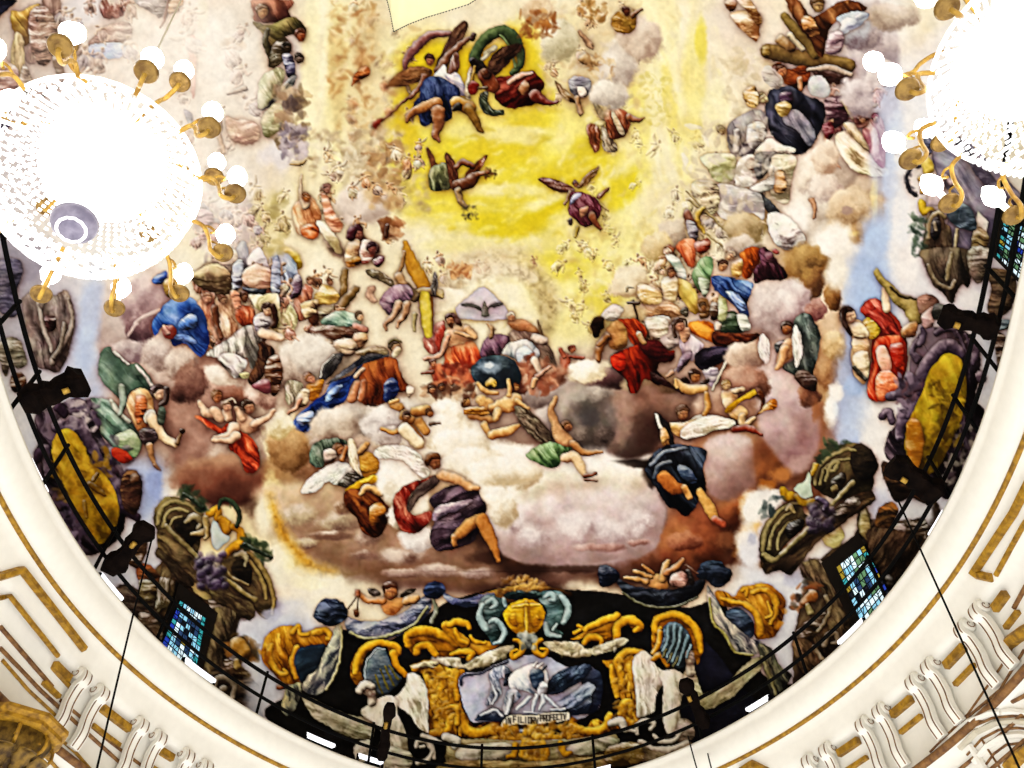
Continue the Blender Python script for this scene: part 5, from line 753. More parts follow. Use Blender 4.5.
part('wreath'); S("330 420 12 285 380 13 275 300 12 300 240 12 350 230 12", '3e3c48', '201e28'); dabs(265, 210, 360, 430, 30, '34323c 4c4a56', (10, 16), (4, 7), a=1., inside="350 210 270 230 260 340 330 430 340 410 290 340 300 250 350 240")
part('shield'); S("400 210 40 410 250 36", 'd0b85c', '8a7024', 'f0e0a0'); S("360 310 20 390 360 24 370 400 14", 'b08c34', '6a4c14'); S("370 470 26 385 520 28 430 510 20", 'c8a830', '7a5c10', 'f0d868'); P("430 330 500 310 520 360 510 470 420 480 410 440", 'c4b0b4', '8a747c', 'e4d4d8', sh=.5, fo=0); S("520 300 20 560 340 24", 'a08c94')
part(None); P("390 640 400 560 440 510 510 540 520 600 560 640 560 800 530 900 470 960 400 900 380 760", '5a4a3a', '201812', '94826a', fo=.7, fd=80, fs=40); S("410 690 16 420 600 18 470 530 20 520 560 14", '9a8a68', '4a3c28'); P("430 600 470 560 500 640 460 710 430 680", '241c1c', '0c0a0a'); S("450 600 12 460 640 10", '9a8c78'); S("595 640 12 575 790 12", 'b0a484'); P("540 520 620 470 700 520 720 640 640 640 560 590", '5a6470', '2c343c', '8c98a4', fo=1., fs=40)
part('foliage'); dabs(305, 540, 390, 800, 40, '4a5a4c 36443a 6a7a68', (14, 30), (8, 14), a=1.)
tile(824, 250, 5.12)
fig('painted_pediment', 'lower end of the painted scroll pediment above the painted bracket')
P("500 0 740 0 760 130 740 200 710 180 680 220 660 280 620 230 560 180 520 80", '54463a', '1c1612', '8c7c68', fo=.8, fd=75, fs=36); S("530 80 10 570 160 12 640 200 12 670 160 10", '8c7c64'); S("650 20 12 630 150 14", '8c7c5c', '3c3024'); P("740 0 860 0 830 130 790 180 750 120", '7a6a5c', '342a24', fo=.6); P("840 100 980 130 960 300 880 350 840 300 860 200", '544436', '1e1610', '8a745c', fo=.7)
# ---- the great painted cartouche over the altar side
tile(0, 0, 1)
ground(); B(520, 590, 60, 9, '3c2418', .7); B(285, 640, 40, 26, 'b4bacc', .7); B(265, 690, 20, 40, 'bcc2d2', .8); 
fig('painted_canopy', 'black shadowed canopy ground behind the gilt scrollwork')
P("345 630 385 642 425 618 445 604 475 594 520 586 560 590 600 592 640 598 690 608 722 600 742 640 770 680 815 690 800 730 700 770 630 800 390 800 330 760 265 715 300 690 320 650 335 640", '14120f', '070605', '2c2a2c', fo=.3, sh=.2, fs=14)
P("700 640 745 690 770 720 730 745 690 745 680 700", '1c1c2a', '0c0c14', '34344a', fo=.4, sh=.2); P("470 600 520 585 570 592 560 600 500 604", '6a4a24', '2a1808', 'b08c44', fo=.8, fs=8)
tile(240, 560, 5.12)
fig('painted_cartouche', 'gilt shell cartouche with blue oval at lower left'); S("230 640 20 205 650 18", '8a4c20')
P("110 470 140 390 190 345 250 340 300 345 330 380 400 350 460 355 480 400 460 440 360 440 300 470 285 530 300 600 310 640 240 630 190 600 150 560 120 520", 'b07818', '5a3408', 'ecb848', fo=.7, fd=70, fs=30)
for b in ("160 440 14 150 500 16 190 570 14 240 580 10 225 560 8", "270 370 14 300 340 14 310 380 12 350 385 12", "380 375 16 440 365 18 465 400 14 440 405 10", "290 450 16 270 520 18 290 600 18"): S(b, 'd09a28', '6a4008', 'f8d060')
dabs(105, 340, 200, 560, 26, 'a06414 8a500c c08424', (8, 16), (8, 14), a=1., inside="105 470 140 380 200 340 215 360 150 430 140 540 110 520")
part('panel'); P("280 500 310 455 370 438 440 440 430 520 390 580 330 630 300 590", '26343f', '10161e', '54697a', fo=.5, sh=.4, fs=40)
fig('painted_drapery', 'blue grey looped drapery knotted over the left of the canopy')
P("505 320 525 350 525 430 510 520 470 620 420 680 360 690 320 660 350 600 400 560 440 470 480 380", '8c8a80', '3a3c44', 'd8d4b4', fo=1., fd=-65, fs=26); S("520 340 6 522 440 7 490 570 8 440 660 8", 'b8b07c'); P("250 650 320 630 310 690 290 760 240 800 215 760 230 690", '7c7c6c', '302e2c', 'c0b888', fo=.9, fd=80); P("535 290 600 310 700 318 790 290 850 260 915 205 980 185 975 270 900 345 800 395 680 410 600 402 555 365", '6a6f84', '2c2f3c', 'b8bac4', fo=1., fd=-10, fs=26); S("570 370 8 640 400 9 720 395 9 820 365 8 900 320 8 960 240 7", 'a8a878'); S("990 190 10 1005 260 12 985 320 12", '7c806c')
part('knot'); P("385 270 420 210 460 198 520 215 555 260 540 310 490 340 440 340 400 320 385 300", '30384a', '10141e', '788298', fo=1., fs=26); P("940 150 970 120 1010 112 1050 130 1055 170 1010 200 950 190", '28324c', '101624', '58668a', fo=.8)
P("1050 170 1120 200 1200 190 1300 170 1290 210 1200 240 1120 240 1060 210", '5a6080', '242a3c', 'a0a4b4', fo=.9, fd=-10, fs=24)
fig('painted_cherub', 'dark haired winged putto leaning over the left drapery, swinging a censer'); 
part('wing'); wing("655 150 690 150 725 180 700 190 670 175", '3a2c20'); wing("820 180 870 148 905 150 880 175 830 195", '3a2c20')
part(None); P("730 200 790 195 850 200 840 240 790 285 740 270", 'd89c5c', '7a4420', 'f4cc98', fo=.2); S("735 210 18 660 205 15 605 175 13", 'cc8c50', '6a3818'); S("600 165 14 602 180 14", 'a0603c'); S("850 210 24 890 200 22 905 190 14", 'd8a468'); H(775, 160, 48, 10, 'cc8c54', '5a2c14'); S("595 190 5 555 250 4", '6a4824'); S("605 190 4 600 250 4", '6a4824'); P("585 260 605 250 612 290 590 295", '6a3c18')
fig('painted_scrollwork', 'gilt shell niche and fan behind the left white winged statue'); 
P("570 540 600 470 660 420 740 410 800 430 820 470 800 500 770 480 750 450 700 450 650 480 620 560 640 640 600 640 570 600", 'b07814', '4c2c06', 'f0c040', fo=.5, fs=30); S("590 580 14 600 510 18 650 445 20 720 425 20 790 440 22 810 475 16 785 490 12", 'd89c1c', '6a4008', 'f8d450'); S("785 480 20 800 540 18 850 590 14", 'd09418', '6a4008', 'f8d450')
part('fan'); P("640 610 640 540 670 490 710 455 750 470 770 520 800 580 830 610 770 680 710 720 660 640", '4c5860', '1c2226', '8c9494', fo=.4); 
for b in ("660 620 5 700 690 5", "690 590 6 730 680 6", "720 560 6 760 660 6", "745 545 6 790 640 6", "765 540 5 810 610 5"): S(b, '6a6430', '24200c', 'a89c54')
S("640 620 5 636 560 5 660 500 5 700 458 5 740 462 5", 'a4b0b4')
tile(340, 618, 5.12)
fig('painted_scrollwork', 'curling gilt acanthus scrolls left of the central shield')
P("340 110 370 65 440 50 520 65 580 100 660 130 780 120 830 130 760 180 680 200 560 210 490 200 470 150 400 130 420 180 390 190 360 170", 'b47c14', '50300a', 'f4c444', fo=.5, fd=15, fs=30)
for b in ("350 140 20 350 90 24 420 65 26 520 85 26 600 130 24", "390 180 14 400 150 18 450 140 20 490 190 18", "545 40 26 590 90 30 640 130 30", "560 35 18 600 20 20 645 30 18 660 55 12", "590 60 12 610 110 14 650 130 12", "670 95 10 690 120 12 740 125 10", "570 190 12 620 170 16 670 180 18 660 210 16"): S(b, 'd09418', '60380a', 'f8d450')
part('garland'); P("440 225 520 210 600 205 640 240 720 190 800 160 890 140 880 170 840 200 760 240 660 260 560 250 480 240", 'c4bc9c', '6c6044', 'f2ecd4', fo=.5); dabs(440, 195, 890, 262, 110, 'd8d0b4 f0e8d0 a89c78 8a7e5c c8bc98', (8, 14), (7, 12), a=1., sh=.6, inside="440 225 520 210 600 205 640 240 720 190 800 160 890 140 880 170 840 200 760 240 660 260 560 250 480 240")
fig('painted_frame', 'heavy gilt carved frame of the central emblem panel')
P("360 250 440 220 520 240 560 260 640 270 610 340 620 430 650 500 700 560 800 500 840 560 900 590 960 560 1040 540 1100 600 1240 590 1300 520 1380 540 1450 470 1420 360 1400 290 1340 220 1400 220 1500 160 1560 170 1570 250 1560 400 1540 520 1480 560 1420 570 1300 620 1200 640 1000 650 860 640 700 620 560 600 460 590 450 520 440 380 420 290", 'b8841a', '4c2e06', 'f4cc48', fo=.9, fd=80, fs=24)
for b in ("380 260 16 450 240 20 510 270 22 530 330 20 510 380 18 540 420 18", "600 280 14 590 350 16 600 420 14", "470 590 16 540 580 20 560 530 20 540 480 20 500 480 14 510 510 10", "620 500 20 640 560 24 700 590 26 770 570 26 800 530 22 770 510 16", "460 270 12 520 300 12 560 300 10", "540 460 12 600 460 14 600 540 14", "440 330 10 450 400 12 480 440 10"): S(b, 'd49c20', '643c08', 'fad85a')
for b in ("1550 180 18 1470 170 20 1420 230 22 1440 300 20 1430 360 18", "1390 250 14 1400 330 16 1420 400 14", "1490 540 20 1440 500 18 1450 440 20 1490 430 14 1480 460 10", "1380 500 20 1360 560 24 1300 580 26 1220 570 24 1190 530 20 1220 500 14", "1500 210 12 1560 230 12"): S(b, 'd49c20', '643c08', 'fad85a')
dabs(450, 260, 620, 600, 80, 'c08c1c 8a5c0c e0b038 a87414', (10, 20), (6, 12), a=.9, sh=.6); dabs(1400, 180, 1560, 560, 80, 'c08c1c 8a5c0c e0b038 a87414', (10, 20), (6, 12), a=.9, sh=.6)
P("360 250 420 230 500 225 500 250 430 260", 'e0d4a8', fo=.5)
part('emblem'); P("615 380 610 320 640 285 720 275 800 240 880 210 940 195 1010 190 1080 205 1130 235 1200 260 1260 240 1310 270 1345 330 1340 400 1330 460 1290 490 1230 520 1180 500 1100 490 1010 510 900 520 820 530 720 540 670 530 640 470", 'b4b8cc', '6c7288', 'd8dcea', fo=.2, sh=.15, fs=60)
S("620 340 8 630 300 8 720 280 7 860 225 7", '3a3c4c', sh=.2); P("1230 270 1320 270 1350 340 1340 430 1300 490 1240 480 1250 380", '2c3448', '14182a', '5a647c', fo=.5); P("690 520 780 460 840 480 900 500 1000 490 1130 470 1250 400 1290 400 1260 490 1100 500 900 525 760 535", '3c4a60', '1c2434', '8c9ab0', fo=.9, fd=-20, fs=24); P("1100 440 1180 390 1270 330 1310 360 1240 440 1140 470", '8c94ac', '3c465a', 'c4cad8', fo=.8, fd=-30)
wing("770 290 800 255 850 245 890 290 870 330 850 310 820 320 830 380 800 430 745 450 770 380", 'a8aec0', '343c50', 'e4e8f0', fd=80); P("850 250 890 290 880 340 840 350 850 300", '1c2434', fo=.4); wing("1070 330 1130 270 1220 245 1290 245 1270 300 1190 350 1120 390 1060 390", '2c3648', '10141e', '7c8aa0', fd=-30)
P("865 340 880 290 930 255 990 235 1040 250 1070 300 1060 360 1030 400 990 390 930 370 880 370", 'dce0e8', '5c687c', 'ffffff', fo=.4, fd=60); P("985 260 1030 265 1050 310 1020 380 990 350 970 300", '3c4c64', '1c2838', fo=.4); S("990 245 7 1010 225 5", 'f0f2f6'); S("1010 250 7 1040 232 5", 'eceef2'); S("1040 265 8 1055 250 6", '2a3040'); P("1030 330 1060 340 1060 380 1030 400 1010 380", 'c8d0dc', fo=.4)
P("860 380 900 365 930 400 900 440 860 500 840 470", '9aa6b8', '4c586c', 'd8deea', fo=.7, fd=75)
for b in ("970 405 10 940 440 14 905 470 7", "1005 395 9 995 440 13 985 480 6", "1035 395 9 1040 430 12 1020 465 6", "1050 400 8 1090 440 8 1130 470 7", "1080 470 6 1150 465 8", "940 480 5 1060 490 5", "720 500 8 790 470 10 830 500 8", "780 350 6 800 400 7 780 440 5"): S(b, 'ccd4e0', '5c687c')
S("880 390 14 870 440 14 850 490 7", 'c8d0dc')
part('ribbon'); P("826 550 850 512 895 498 950 500 1010 496 1080 484 1150 486 1174 484 1178 520 1130 530 1060 540 1000 547 950 550 900 546 858 562", 'e8dcc0', 'b8a888', 'fbf4e2', sh=.2, fo=0, tex=.05)
def letters(txt, px, py, dx, dy, w, h, c):
    G5 = {'I': '2040', 'N': '0004 0044 4440', 'F': '0004 0040 0232', 'L': '0004 0444', 'O': '0040 4044 4404 0400', 'R': '0004 0040 4042 4202 1244', 'V': '0024 2440', 'P': '0004 0040 4042 4202', 'E': '0004 0040 0232 0444', 'C': '4000 0004 0444', 'T': '0040 2024', 'U': '0004 0444 4440'}
    for i, ch in enumerate(txt):
        X, Y = px+dx*i, py+dy*i
        for s in G5.get(ch, '').split():
            if ch == 'I': s = '2024'
            a, b, c_, d = [int(v)/4 for v in s]
            S([X+a*w, Y+b*h, 2.7, X+c_*w, Y+d*h, 2.7], c, sh=0, tex=0, soft=.7)
part('base'); P("880 560 940 570 1000 560 1060 575 1050 610 900 610", '2a2a30', fo=.5); dabs(780, 555, 930, 640, 40, 'b8841a d8a82c 8a5c10', (12, 22), (8, 14), a=1., sh=.6); dabs(940, 540, 1080, 620, 40, 'c8941c e0b034 8a5c10', (12, 20), (10, 16), a=1., sh=.7); dabs(1080, 540, 1230, 620, 40, 'b8841a d8a82c 8a5c10', (12, 22), (8, 14), a=1., sh=.6)
fig('painted_pedestal', 'painted stone base band with gilt mask below the emblem panel')
P("560 640 700 620 900 630 1100 625 1300 610 1420 600 1400 700 1200 740 1000 760 760 770 560 760", '8a7c54', '3c341c', 'bcb088', fo=.6, fd=0, fs=30); P("590 700 620 660 700 645 850 640 890 660 880 720 780 730 640 730", 'a8a08c', '5c5440', 'd8d2bc', fo=.7, fs=30); P("1170 690 1180 650 1260 620 1360 610 1430 620 1420 650 1330 690 1240 705", 'a8a48c', '5c5840', 'd4d0b8', fo=.7, fs=30)
for b in ("900 650 18 890 700 18 860 710 12", "940 640 16 930 700 16", "1040 640 16 1060 690 16 1040 720 12", "1130 640 16 1150 690 18 1180 690 12"): S(b, 'c08c1c', '5c3c08', 'ecc048')
dabs(950, 630, 1050, 740, 50, 'b08018 d8a82c 7a500c e8bc44', (10, 18), (8, 14), a=1., sh=.6); P("560 735 760 730 1000 735 1200 720 1420 690 1500 660 1400 768 560 800", '8a7448', '4c3c1c', 'b8a474', fo=.8, fd=-5, fs=20)
fig('painted_statue', 'white winged stucco coloured angel figure left of the emblem panel')
part('wing'); wing("340 330 350 285 380 280 420 310 450 380 455 450 450 520 455 590 400 560 370 510 330 480 290 440 270 420 310 380", 'ddd6c4', '8a8068', 'faf6ea', fd=70, fs=20)
wing("0 480 60 500 140 510 180 560 160 620 80 620 0 590 -120 520 -180 440 -190 400 -100 430", 'a8a088', '5c543c', 'd8d2bc', fd=15, fs=22)
part(None); P("110 490 150 440 220 405 270 400 300 440 300 500 330 560 350 640 340 720 280 700 230 640 200 560", 'd4ccb8', '7c725c', 'f6f0e2', fo=.5, fd=75, fs=30); S("160 390 22 165 430 24", 'd0c8b4'); H(150, 370, 40, -30, 'd8d0bc', 'c8c0aa'); S("100 370 22 130 340 26 165 350 18", 'cfc7b2'); P("70 680 90 640 150 625 165 660 140 730 90 740", 'c4bca8', '6c6450', fo=.5); P("215 700 270 660 340 680 380 720 340 790 220 780", 'b8b09c', '5c5440', 'e0dac8', fo=.6)
for b in ("390 660 10 400 630 12 440 630 14 470 670 14 480 720 12", "410 660 8 430 655 8", "420 600 14 480 620 12 520 640 7", "540 610 22 600 630 22 580 660 14", "400 740 14 440 730 14 470 690 10"): S(b, 'c8c0b0', '6c6450', 'ece6d8')
tile(500, 618, 5.12)
fig('painted_statue', 'white winged stucco coloured angel figure right of the emblem panel')
part('wing'); wing("680 250 690 200 730 168 770 190 800 240 850 280 880 300 830 350 800 410 790 480 710 510 700 420 690 340", 'dcd5c4', '887e68', 'faf6ea', fd=80, fs=20); wing("1020 400 1100 370 1180 320 1260 240 1330 200 1340 260 1270 330 1200 400 1120 450 1040 470", 'a8a07c', '5a5238', 'd4ceb0', fd=-35, fs=22)
part(None); P("820 290 880 265 940 290 980 330 940 400 920 480 930 560 880 600 845 560 835 470 840 380", 'd6cfbc', '7c725c', 'f6f0e2', fo=.5, fd=80, fs=30); P("940 290 980 260 1010 300 1030 360 1040 400 980 400", 'c8c09c', '6c6448', fo=.5); S("970 230 22 975 280 26", 'cfc7b0'); H(978, 205, 38, 20, 'd4ccb8', 'ded8c8'); P("920 520 980 530 1000 600 960 640 900 620", '8a7c6c', '3c342c', fo=.6)
for b in ("700 590 10 700 550 12 750 525 14 790 540 12 770 570 10", "640 570 10 690 580 10", "570 540 20 620 530 24 640 570 16", "790 600 10 830 630 14 890 620 12 930 580 10", "720 640 20 790 680 24 880 670 20 960 640 16"): S(b, 'c8c0b0', '6c6450', 'ece6d8')
P("700 640 780 680 880 690 980 640 1000 690 880 730 740 740 700 700", '6a5c44', '2c2414', 'a8987c', fo=.7); P("560 660 700 640 740 720 640 760 540 740", '7c6434', '3c2c10', fo=.8)
fig('painted_scrollwork', 'curling gilt acanthus scrolls right of the central shield')
P("360 110 420 80 470 30 540 0 640 -5 720 30 730 70 690 75 660 40 610 50 590 110 520 130 470 90 420 110", 'b47c14', '50300a', 'f4c444', fo=.5, fd=-15, fs=30)
for b in ("430 130 14 460 100 18 510 110 16 520 140 14", "600 100 18 600 40 22 660 10 24 720 40 18 690 70 12", "400 40 10 420 55 10 380 75 10", "440 60 18 520 20 22 600 -10 22"): S(b, 'd09418', '60380a', 'f8d450')
part('garland'); P("220 130 300 120 400 130 450 160 520 140 600 110 660 115 600 160 500 190 400 205 320 190 260 165", 'c4bc9c', '6c6044', 'f2ecd4', fo=.5); dabs(220, 105, 660, 205, 110, 'd8d0b4 f0e8d0 a89c78 8a7e5c c8bc98', (8, 14), (7, 12), a=1., sh=.6, inside="220 130 300 120 400 130 450 160 520 140 600 110 660 115 600 160 500 190 400 205 320 190 260 165")
fig('painted_scrollwork', 'gilt shell niche and fan behind the right white winged statue')
tile(600, 540, 5.12)
P("270 420 300 385 370 365 440 380 500 430 530 500 530 560 500 640 480 580 470 520 420 460 360 430 320 460 300 540 270 580", 'b07814', '4c2c06', 'f0c040', fo=.5, fs=30); S("310 450 12 290 470 16 280 430 18 330 390 20 400 385 20 470 430 20 505 500 18 515 570 14", 'd89c1c', '6a4008', 'f8d450'); S("310 470 16 300 540 16 270 580 12", 'd09418', '6a4008'); S("270 610 14 310 590 18 345 640 14", 'c08818', '5c3808')
part('fan'); P("330 440 380 420 430 450 470 520 440 580 440 640 400 660 340 620 310 570 330 500", '3c4a50', '1a2024', '8ca0a8', fo=.3)
for b in ("350 440 8 345 520 8 320 570 6", "385 435 9 375 530 8 340 600 6", "415 455 9 400 540 8 370 620 6", "445 490 9 430 560 8 400 640 6", "465 540 8 445 600 7"): S(b, '7c949c', '2c3430', 'b4c8d0')
for b in ("340 560 6 320 600 5", "370 580 6 345 630 5", "400 600 6 375 650 5"): S(b, '6a6430')
fig('painted_cartouche', 'gilt shell cartouche with dark blue oval at lower right')
P("590 270 640 265 690 290 730 240 790 230 850 225 910 260 950 310 945 380 930 430 890 500 820 510 790 480 790 400 740 350 650 345 610 330", 'b07818', '5a3408', 'ecb848', fo=.7, fd=50, fs=30)
for b in ("620 300 12 690 320 14 760 340 16 810 400 18 820 480 18", "730 260 12 750 250 14 750 290 10", "780 270 14 850 260 16 900 310 16 900 380 14 870 430 10", "860 320 8 880 380 10 850 400 8"): S(b, 'd09a28', '6a4008', 'f8d060')
dabs(780, 220, 955, 500, 34, 'a06414 8a500c c08424', (8, 16), (8, 14), a=1., inside="800 235 860 222 955 310 950 400 890 500 870 480 920 390 910 310 850 250")
part('panel'); P("650 370 700 350 750 370 790 430 790 490 750 510 700 480 660 420", '28303e', '10141c', '6c7c90', fo=.8, sh=.3, fs=30)
fig('painted_drapery', 'blue black looped drapery knotted over the right of the canopy')
P("80 190 150 230 240 250 350 255 440 240 520 200 540 230 500 290 420 330 330 350 240 335 150 290 100 240", '20232c', '0c0d12', '585e6c', fo=.9, fd=-8, fs=26); S("120 270 6 220 330 7 320 348 7 420 330 6 500 290 6", '5c5a40')
P("0 130 80 150 100 200 40 240 0 230", '14182a'); P("550 240 570 260 610 330 650 400 720 460 780 510 830 520 810 580 750 590 690 560 640 490 610 440 580 420 555 330", '8a8680', '34343c', 'd0cab4', fo=1., fd=55, fs=26); S("560 300 6 580 420 8 640 480 8 690 570 8 780 590 7", 'a09858')
P("810 540 880 560 920 640 980 690 960 740 890 800 850 680", '4a4a40', '1c1c1a', '8c8868', fo=.8, fd=65); S("830 600 9 880 720 9 900 790 8", '8a8258')
part('knot'); P("495 175 520 130 560 110 620 110 640 140 675 160 670 200 620 245 580 240 550 210 510 200", '1a202c', '090b10', '485060', fo=.9, fs=26)
fig('painted_cherub', 'putto seen tumbling with splayed legs over the right drapery')
P("230 210 280 175 330 180 350 240 300 250 240 235", 'd8a868', '8a5828', 'f4d8a4'); S("240 215 20 180 200 14 130 195 9", 'd09c5c'); S("260 190 14 180 160 10", 'c89454'); S("320 200 22 335 140 18 350 105 10", 'd8a868'); S("340 170 18 400 130 16 420 100 10", 'c08450'); S("270 170 10 220 130 8", 'b88048'); P("360 190 420 160 450 200 430 240 370 240", 'b89080', fo=.5); S("440 130 6 500 170 5", '6a4430'); S("450 160 12 470 220 16", '241814')
tile(420, 560, 5.12)
fig('painted_shield', 'central golden shield with a raised cross between green grey volutes')
P("295 270 310 210 360 180 420 200 450 210 440 280 400 300 440 340 460 390 420 430 370 440 360 410 330 370 300 330", '5c7474', '20302e', 'a8bcbc', fo=.6, fs=30); P("600 190 650 160 720 165 760 200 770 270 740 320 700 350 740 380 700 400 650 380 630 320 650 260", '5c7878', '20302e', 'a8c0c4', fo=.6, fs=30)
for b in ("340 220 12 370 205 16 390 230 14 365 245 8", "320 230 14 300 290 16 340 350 18", "355 320 10 390 310 14 430 360 16 420 410 14 380 430 8", "640 190 12 670 175 16 690 200 14 665 210 8", "730 190 16 760 250 18 740 320 16", "640 330 16 660 380 16 720 390 8", "700 330 8 680 360 8", "430 200 12 440 230 12"): S(b, '9ab0b0', '3a4a4a', 'd0e0e0')
P("430 180 480 160 560 155 620 170 600 200 480 205", '2a3834', '101816', '8c9c98', fo=.8)
part('plaque'); P("430 290 450 240 500 210 550 200 610 220 640 270 630 330 600 370 560 385 500 380 460 350", 'd8a818', '7a4c08', 'f8d84c', fo=.4, sh=.6)
S("545 215 9 545 300 9 545 370 8", 'e8bc34', '8a5c10'); S("475 240 8 545 230 10 610 230 8", 'e8bc34', '8a5c10'); S("560 220 4 560 370 4", '8a5c10', sh=0, a=.7); P("465 290 490 270 500 310 500 350 470 330", 'b07c14', '6a4008', 'f0c440', fo=.6); P("580 290 610 280 610 330 590 350 570 320", 'b07c14', '6a4008', 'f0c440', fo=.6)
part('mount'); S("490 410 12 520 430 16 515 470 18 480 500 16 470 470 10 495 460 8", 'cc941c', '5c3808', 'f4c844'); S("620 410 12 590 430 16 590 470 18 630 490 16 650 460 10 620 455 8", 'cc941c', '5c3808', 'f4c844'); dabs(510, 375, 590, 450, 30, 'a8aca0 6c7068 d0d2c8 4c4c44', (8, 14), (8, 12), a=1.)
dabs(400, 90, 640, 165, 60, 'a87830 6a4418 d8ac54 8a5c24', (8, 18), (7, 12), a=1., sh=.6, inside="400 160 430 110 520 60 600 100 650 140 620 165 500 150")

def final_letters():
    tile(340, 618, 5.12); k = CUR[0]; CUR[0] = -1
    letters("IN", 846, 517, 17, -5, 11, 27, '160c06'); letters("FILIORV", 888, 505, 19, 1.2, 13, 28, '160c06'); letters("PROFECTV", 1026, 500, 17, -1.3, 12, 27, '160c06')
    CUR[0] = k
finish(); final_letters()
GAIN = .9
WS = 2.15
LAMPS = []
# ================================================================ the place itself
import bpy, bmesh
from mathutils import Vector, Matrix
sc = bpy.context.scene; COL = sc.collection
sc.view_settings.view_transform = 'Standard'; sc.view_settings.look = 'None'
FPX, TH, HR = 800.0, math.radians(52), 9.5
EYE = np.array([0, 0, 1.6]); FW = np.array([0, math.cos(TH), math.sin(TH)]); UPV = np.array([0, -math.sin(TH), math.cos(TH)]); RT = np.array([1.0, 0, 0])
ZR = EYE[2]+HR
def rays(px, py):
    x = np.asarray(px, float)-512; u = 384-np.asarray(py, float)
    return x[..., None]*RT+u[..., None]*UPV+FPX*FW
def project(p):
    q = np.asarray(p)-EYE; w = q@FW
    return np.stack([512+FPX*(q@RT)/w, 384-FPX*(q@UPV)/w], -1)
# the oval opening, surveyed from points on its lip
_L = np.array([0, 368, 20, 419, 33, 459, 60, 511, 97, 575, 160, 642, 233, 699, 300, 735, 340, 757, 630, 768, 682, 745, 717, 732, 784, 690, 851, 637, 897, 585, 937, 512, 984, 416, 1004, 366, 1010, 323], float).reshape(-1, 2)
_d = rays(_L[:, 0], _L[:, 1]); _P = EYE+_d*(HR/_d[:, 2])[:, None]
OC = np.array([-.021*HR, .951*HR]); OA, OB = .801*HR, 1.167*HR
_t = np.arctan2((_P[:, 1]-OC[1])/OB, (_P[:, 0]-OC[0])/OA); _r = np.hypot((_P[:, 0]-OC[0])/OA, (_P[:, 1]-OC[1])/OB)
_F = lambda t: np.stack([np.ones_like(t), np.cos(2*t), np.sin(t), np.cos(4*t), np.sin(3*t)], -1)
_A = np.concatenate([_F(_t), .05*np.eye(5)]); _K = np.linalg.lstsq(_A, np.concatenate([_r, [.05, 0, 0, 0, 0]]), rcond=None)[0]
def oval(t, d=0.0, h=0.0):
    t = np.asarray(t, float); e = 1e-3
    f = lambda s: np.stack([OC[0]+OA*np.cos(s)*(_F(s)@_K), OC[1]+OB*np.sin(s)*(_F(s)@_K)], -1)
    p = f(t); g = f(t+e)-f(t-e); g /= np.linalg.norm(g, axis=-1, keepdims=True)
    n = np.stack([g[..., 1], -g[..., 0]], -1)
    p = p+n*np.asarray(d)[..., None]
    return np.concatenate([p, np.zeros(p.shape[:-1]+(1,))+ZR+np.asarray(h)[..., None]*np.ones(p.shape[:-1]+(1,))], -1)
def frame(t):
    e = 1e-3; a, b = oval(t-e), oval(t+e); g = (b-a)/np.linalg.norm(b-a); n = np.array([g[1], -g[0], 0])
    return g, n           # along the oval, outward
_TT = np.linspace(0, 2*math.pi, 2881)[:-1]
def phi_at(px, py, d, h):
    q = project(oval(_TT, d, h)); w = (oval(_TT, d, h)-EYE)@FW
    k = np.where(w > 0, np.hypot(q[:, 0]-px, q[:, 1]-py), 1e9)
    return _TT[int(np.argmin(k))]
def on_wall(px, py, d):
    """where the line of sight meets the upright wall d metres behind the lip: angle, height below the lip, point"""
    r = rays(px, py); az = math.atan2(r[1], r[0]); c = oval(_TT, d); a = np.arctan2(c[:, 1]-EYE[1], c[:, 0]-EYE[0])
    k = int(np.argmin(np.abs((a-az+math.pi) % (2*math.pi)-math.pi))); t = _TT[k]
    s = np.hypot(c[k, 0], c[k, 1])/np.hypot(r[0], r[1]); p = EYE+r*s
    return t, p[2]-ZR, p
# the vault: half an ellipsoid standing on the oval
VA, VB, VC = OA*1.03+.62, OB*1.03+.62, 8.2
def on_vault(px, py, off=0.0):
    d = rays(px, py); sx = np.array([VA, VB, VC])-off; o = (EYE-np.array([OC[0], OC[1], ZR]))/sx; v = d/sx
    A = (v*v).sum(-1); Bq = (v*o).sum(-1); Cq = (o*o).sum()-1
    return EYE+d*((-Bq+np.sqrt(np.maximum(Bq*Bq-A*Cq, 0)))/A)[..., None]
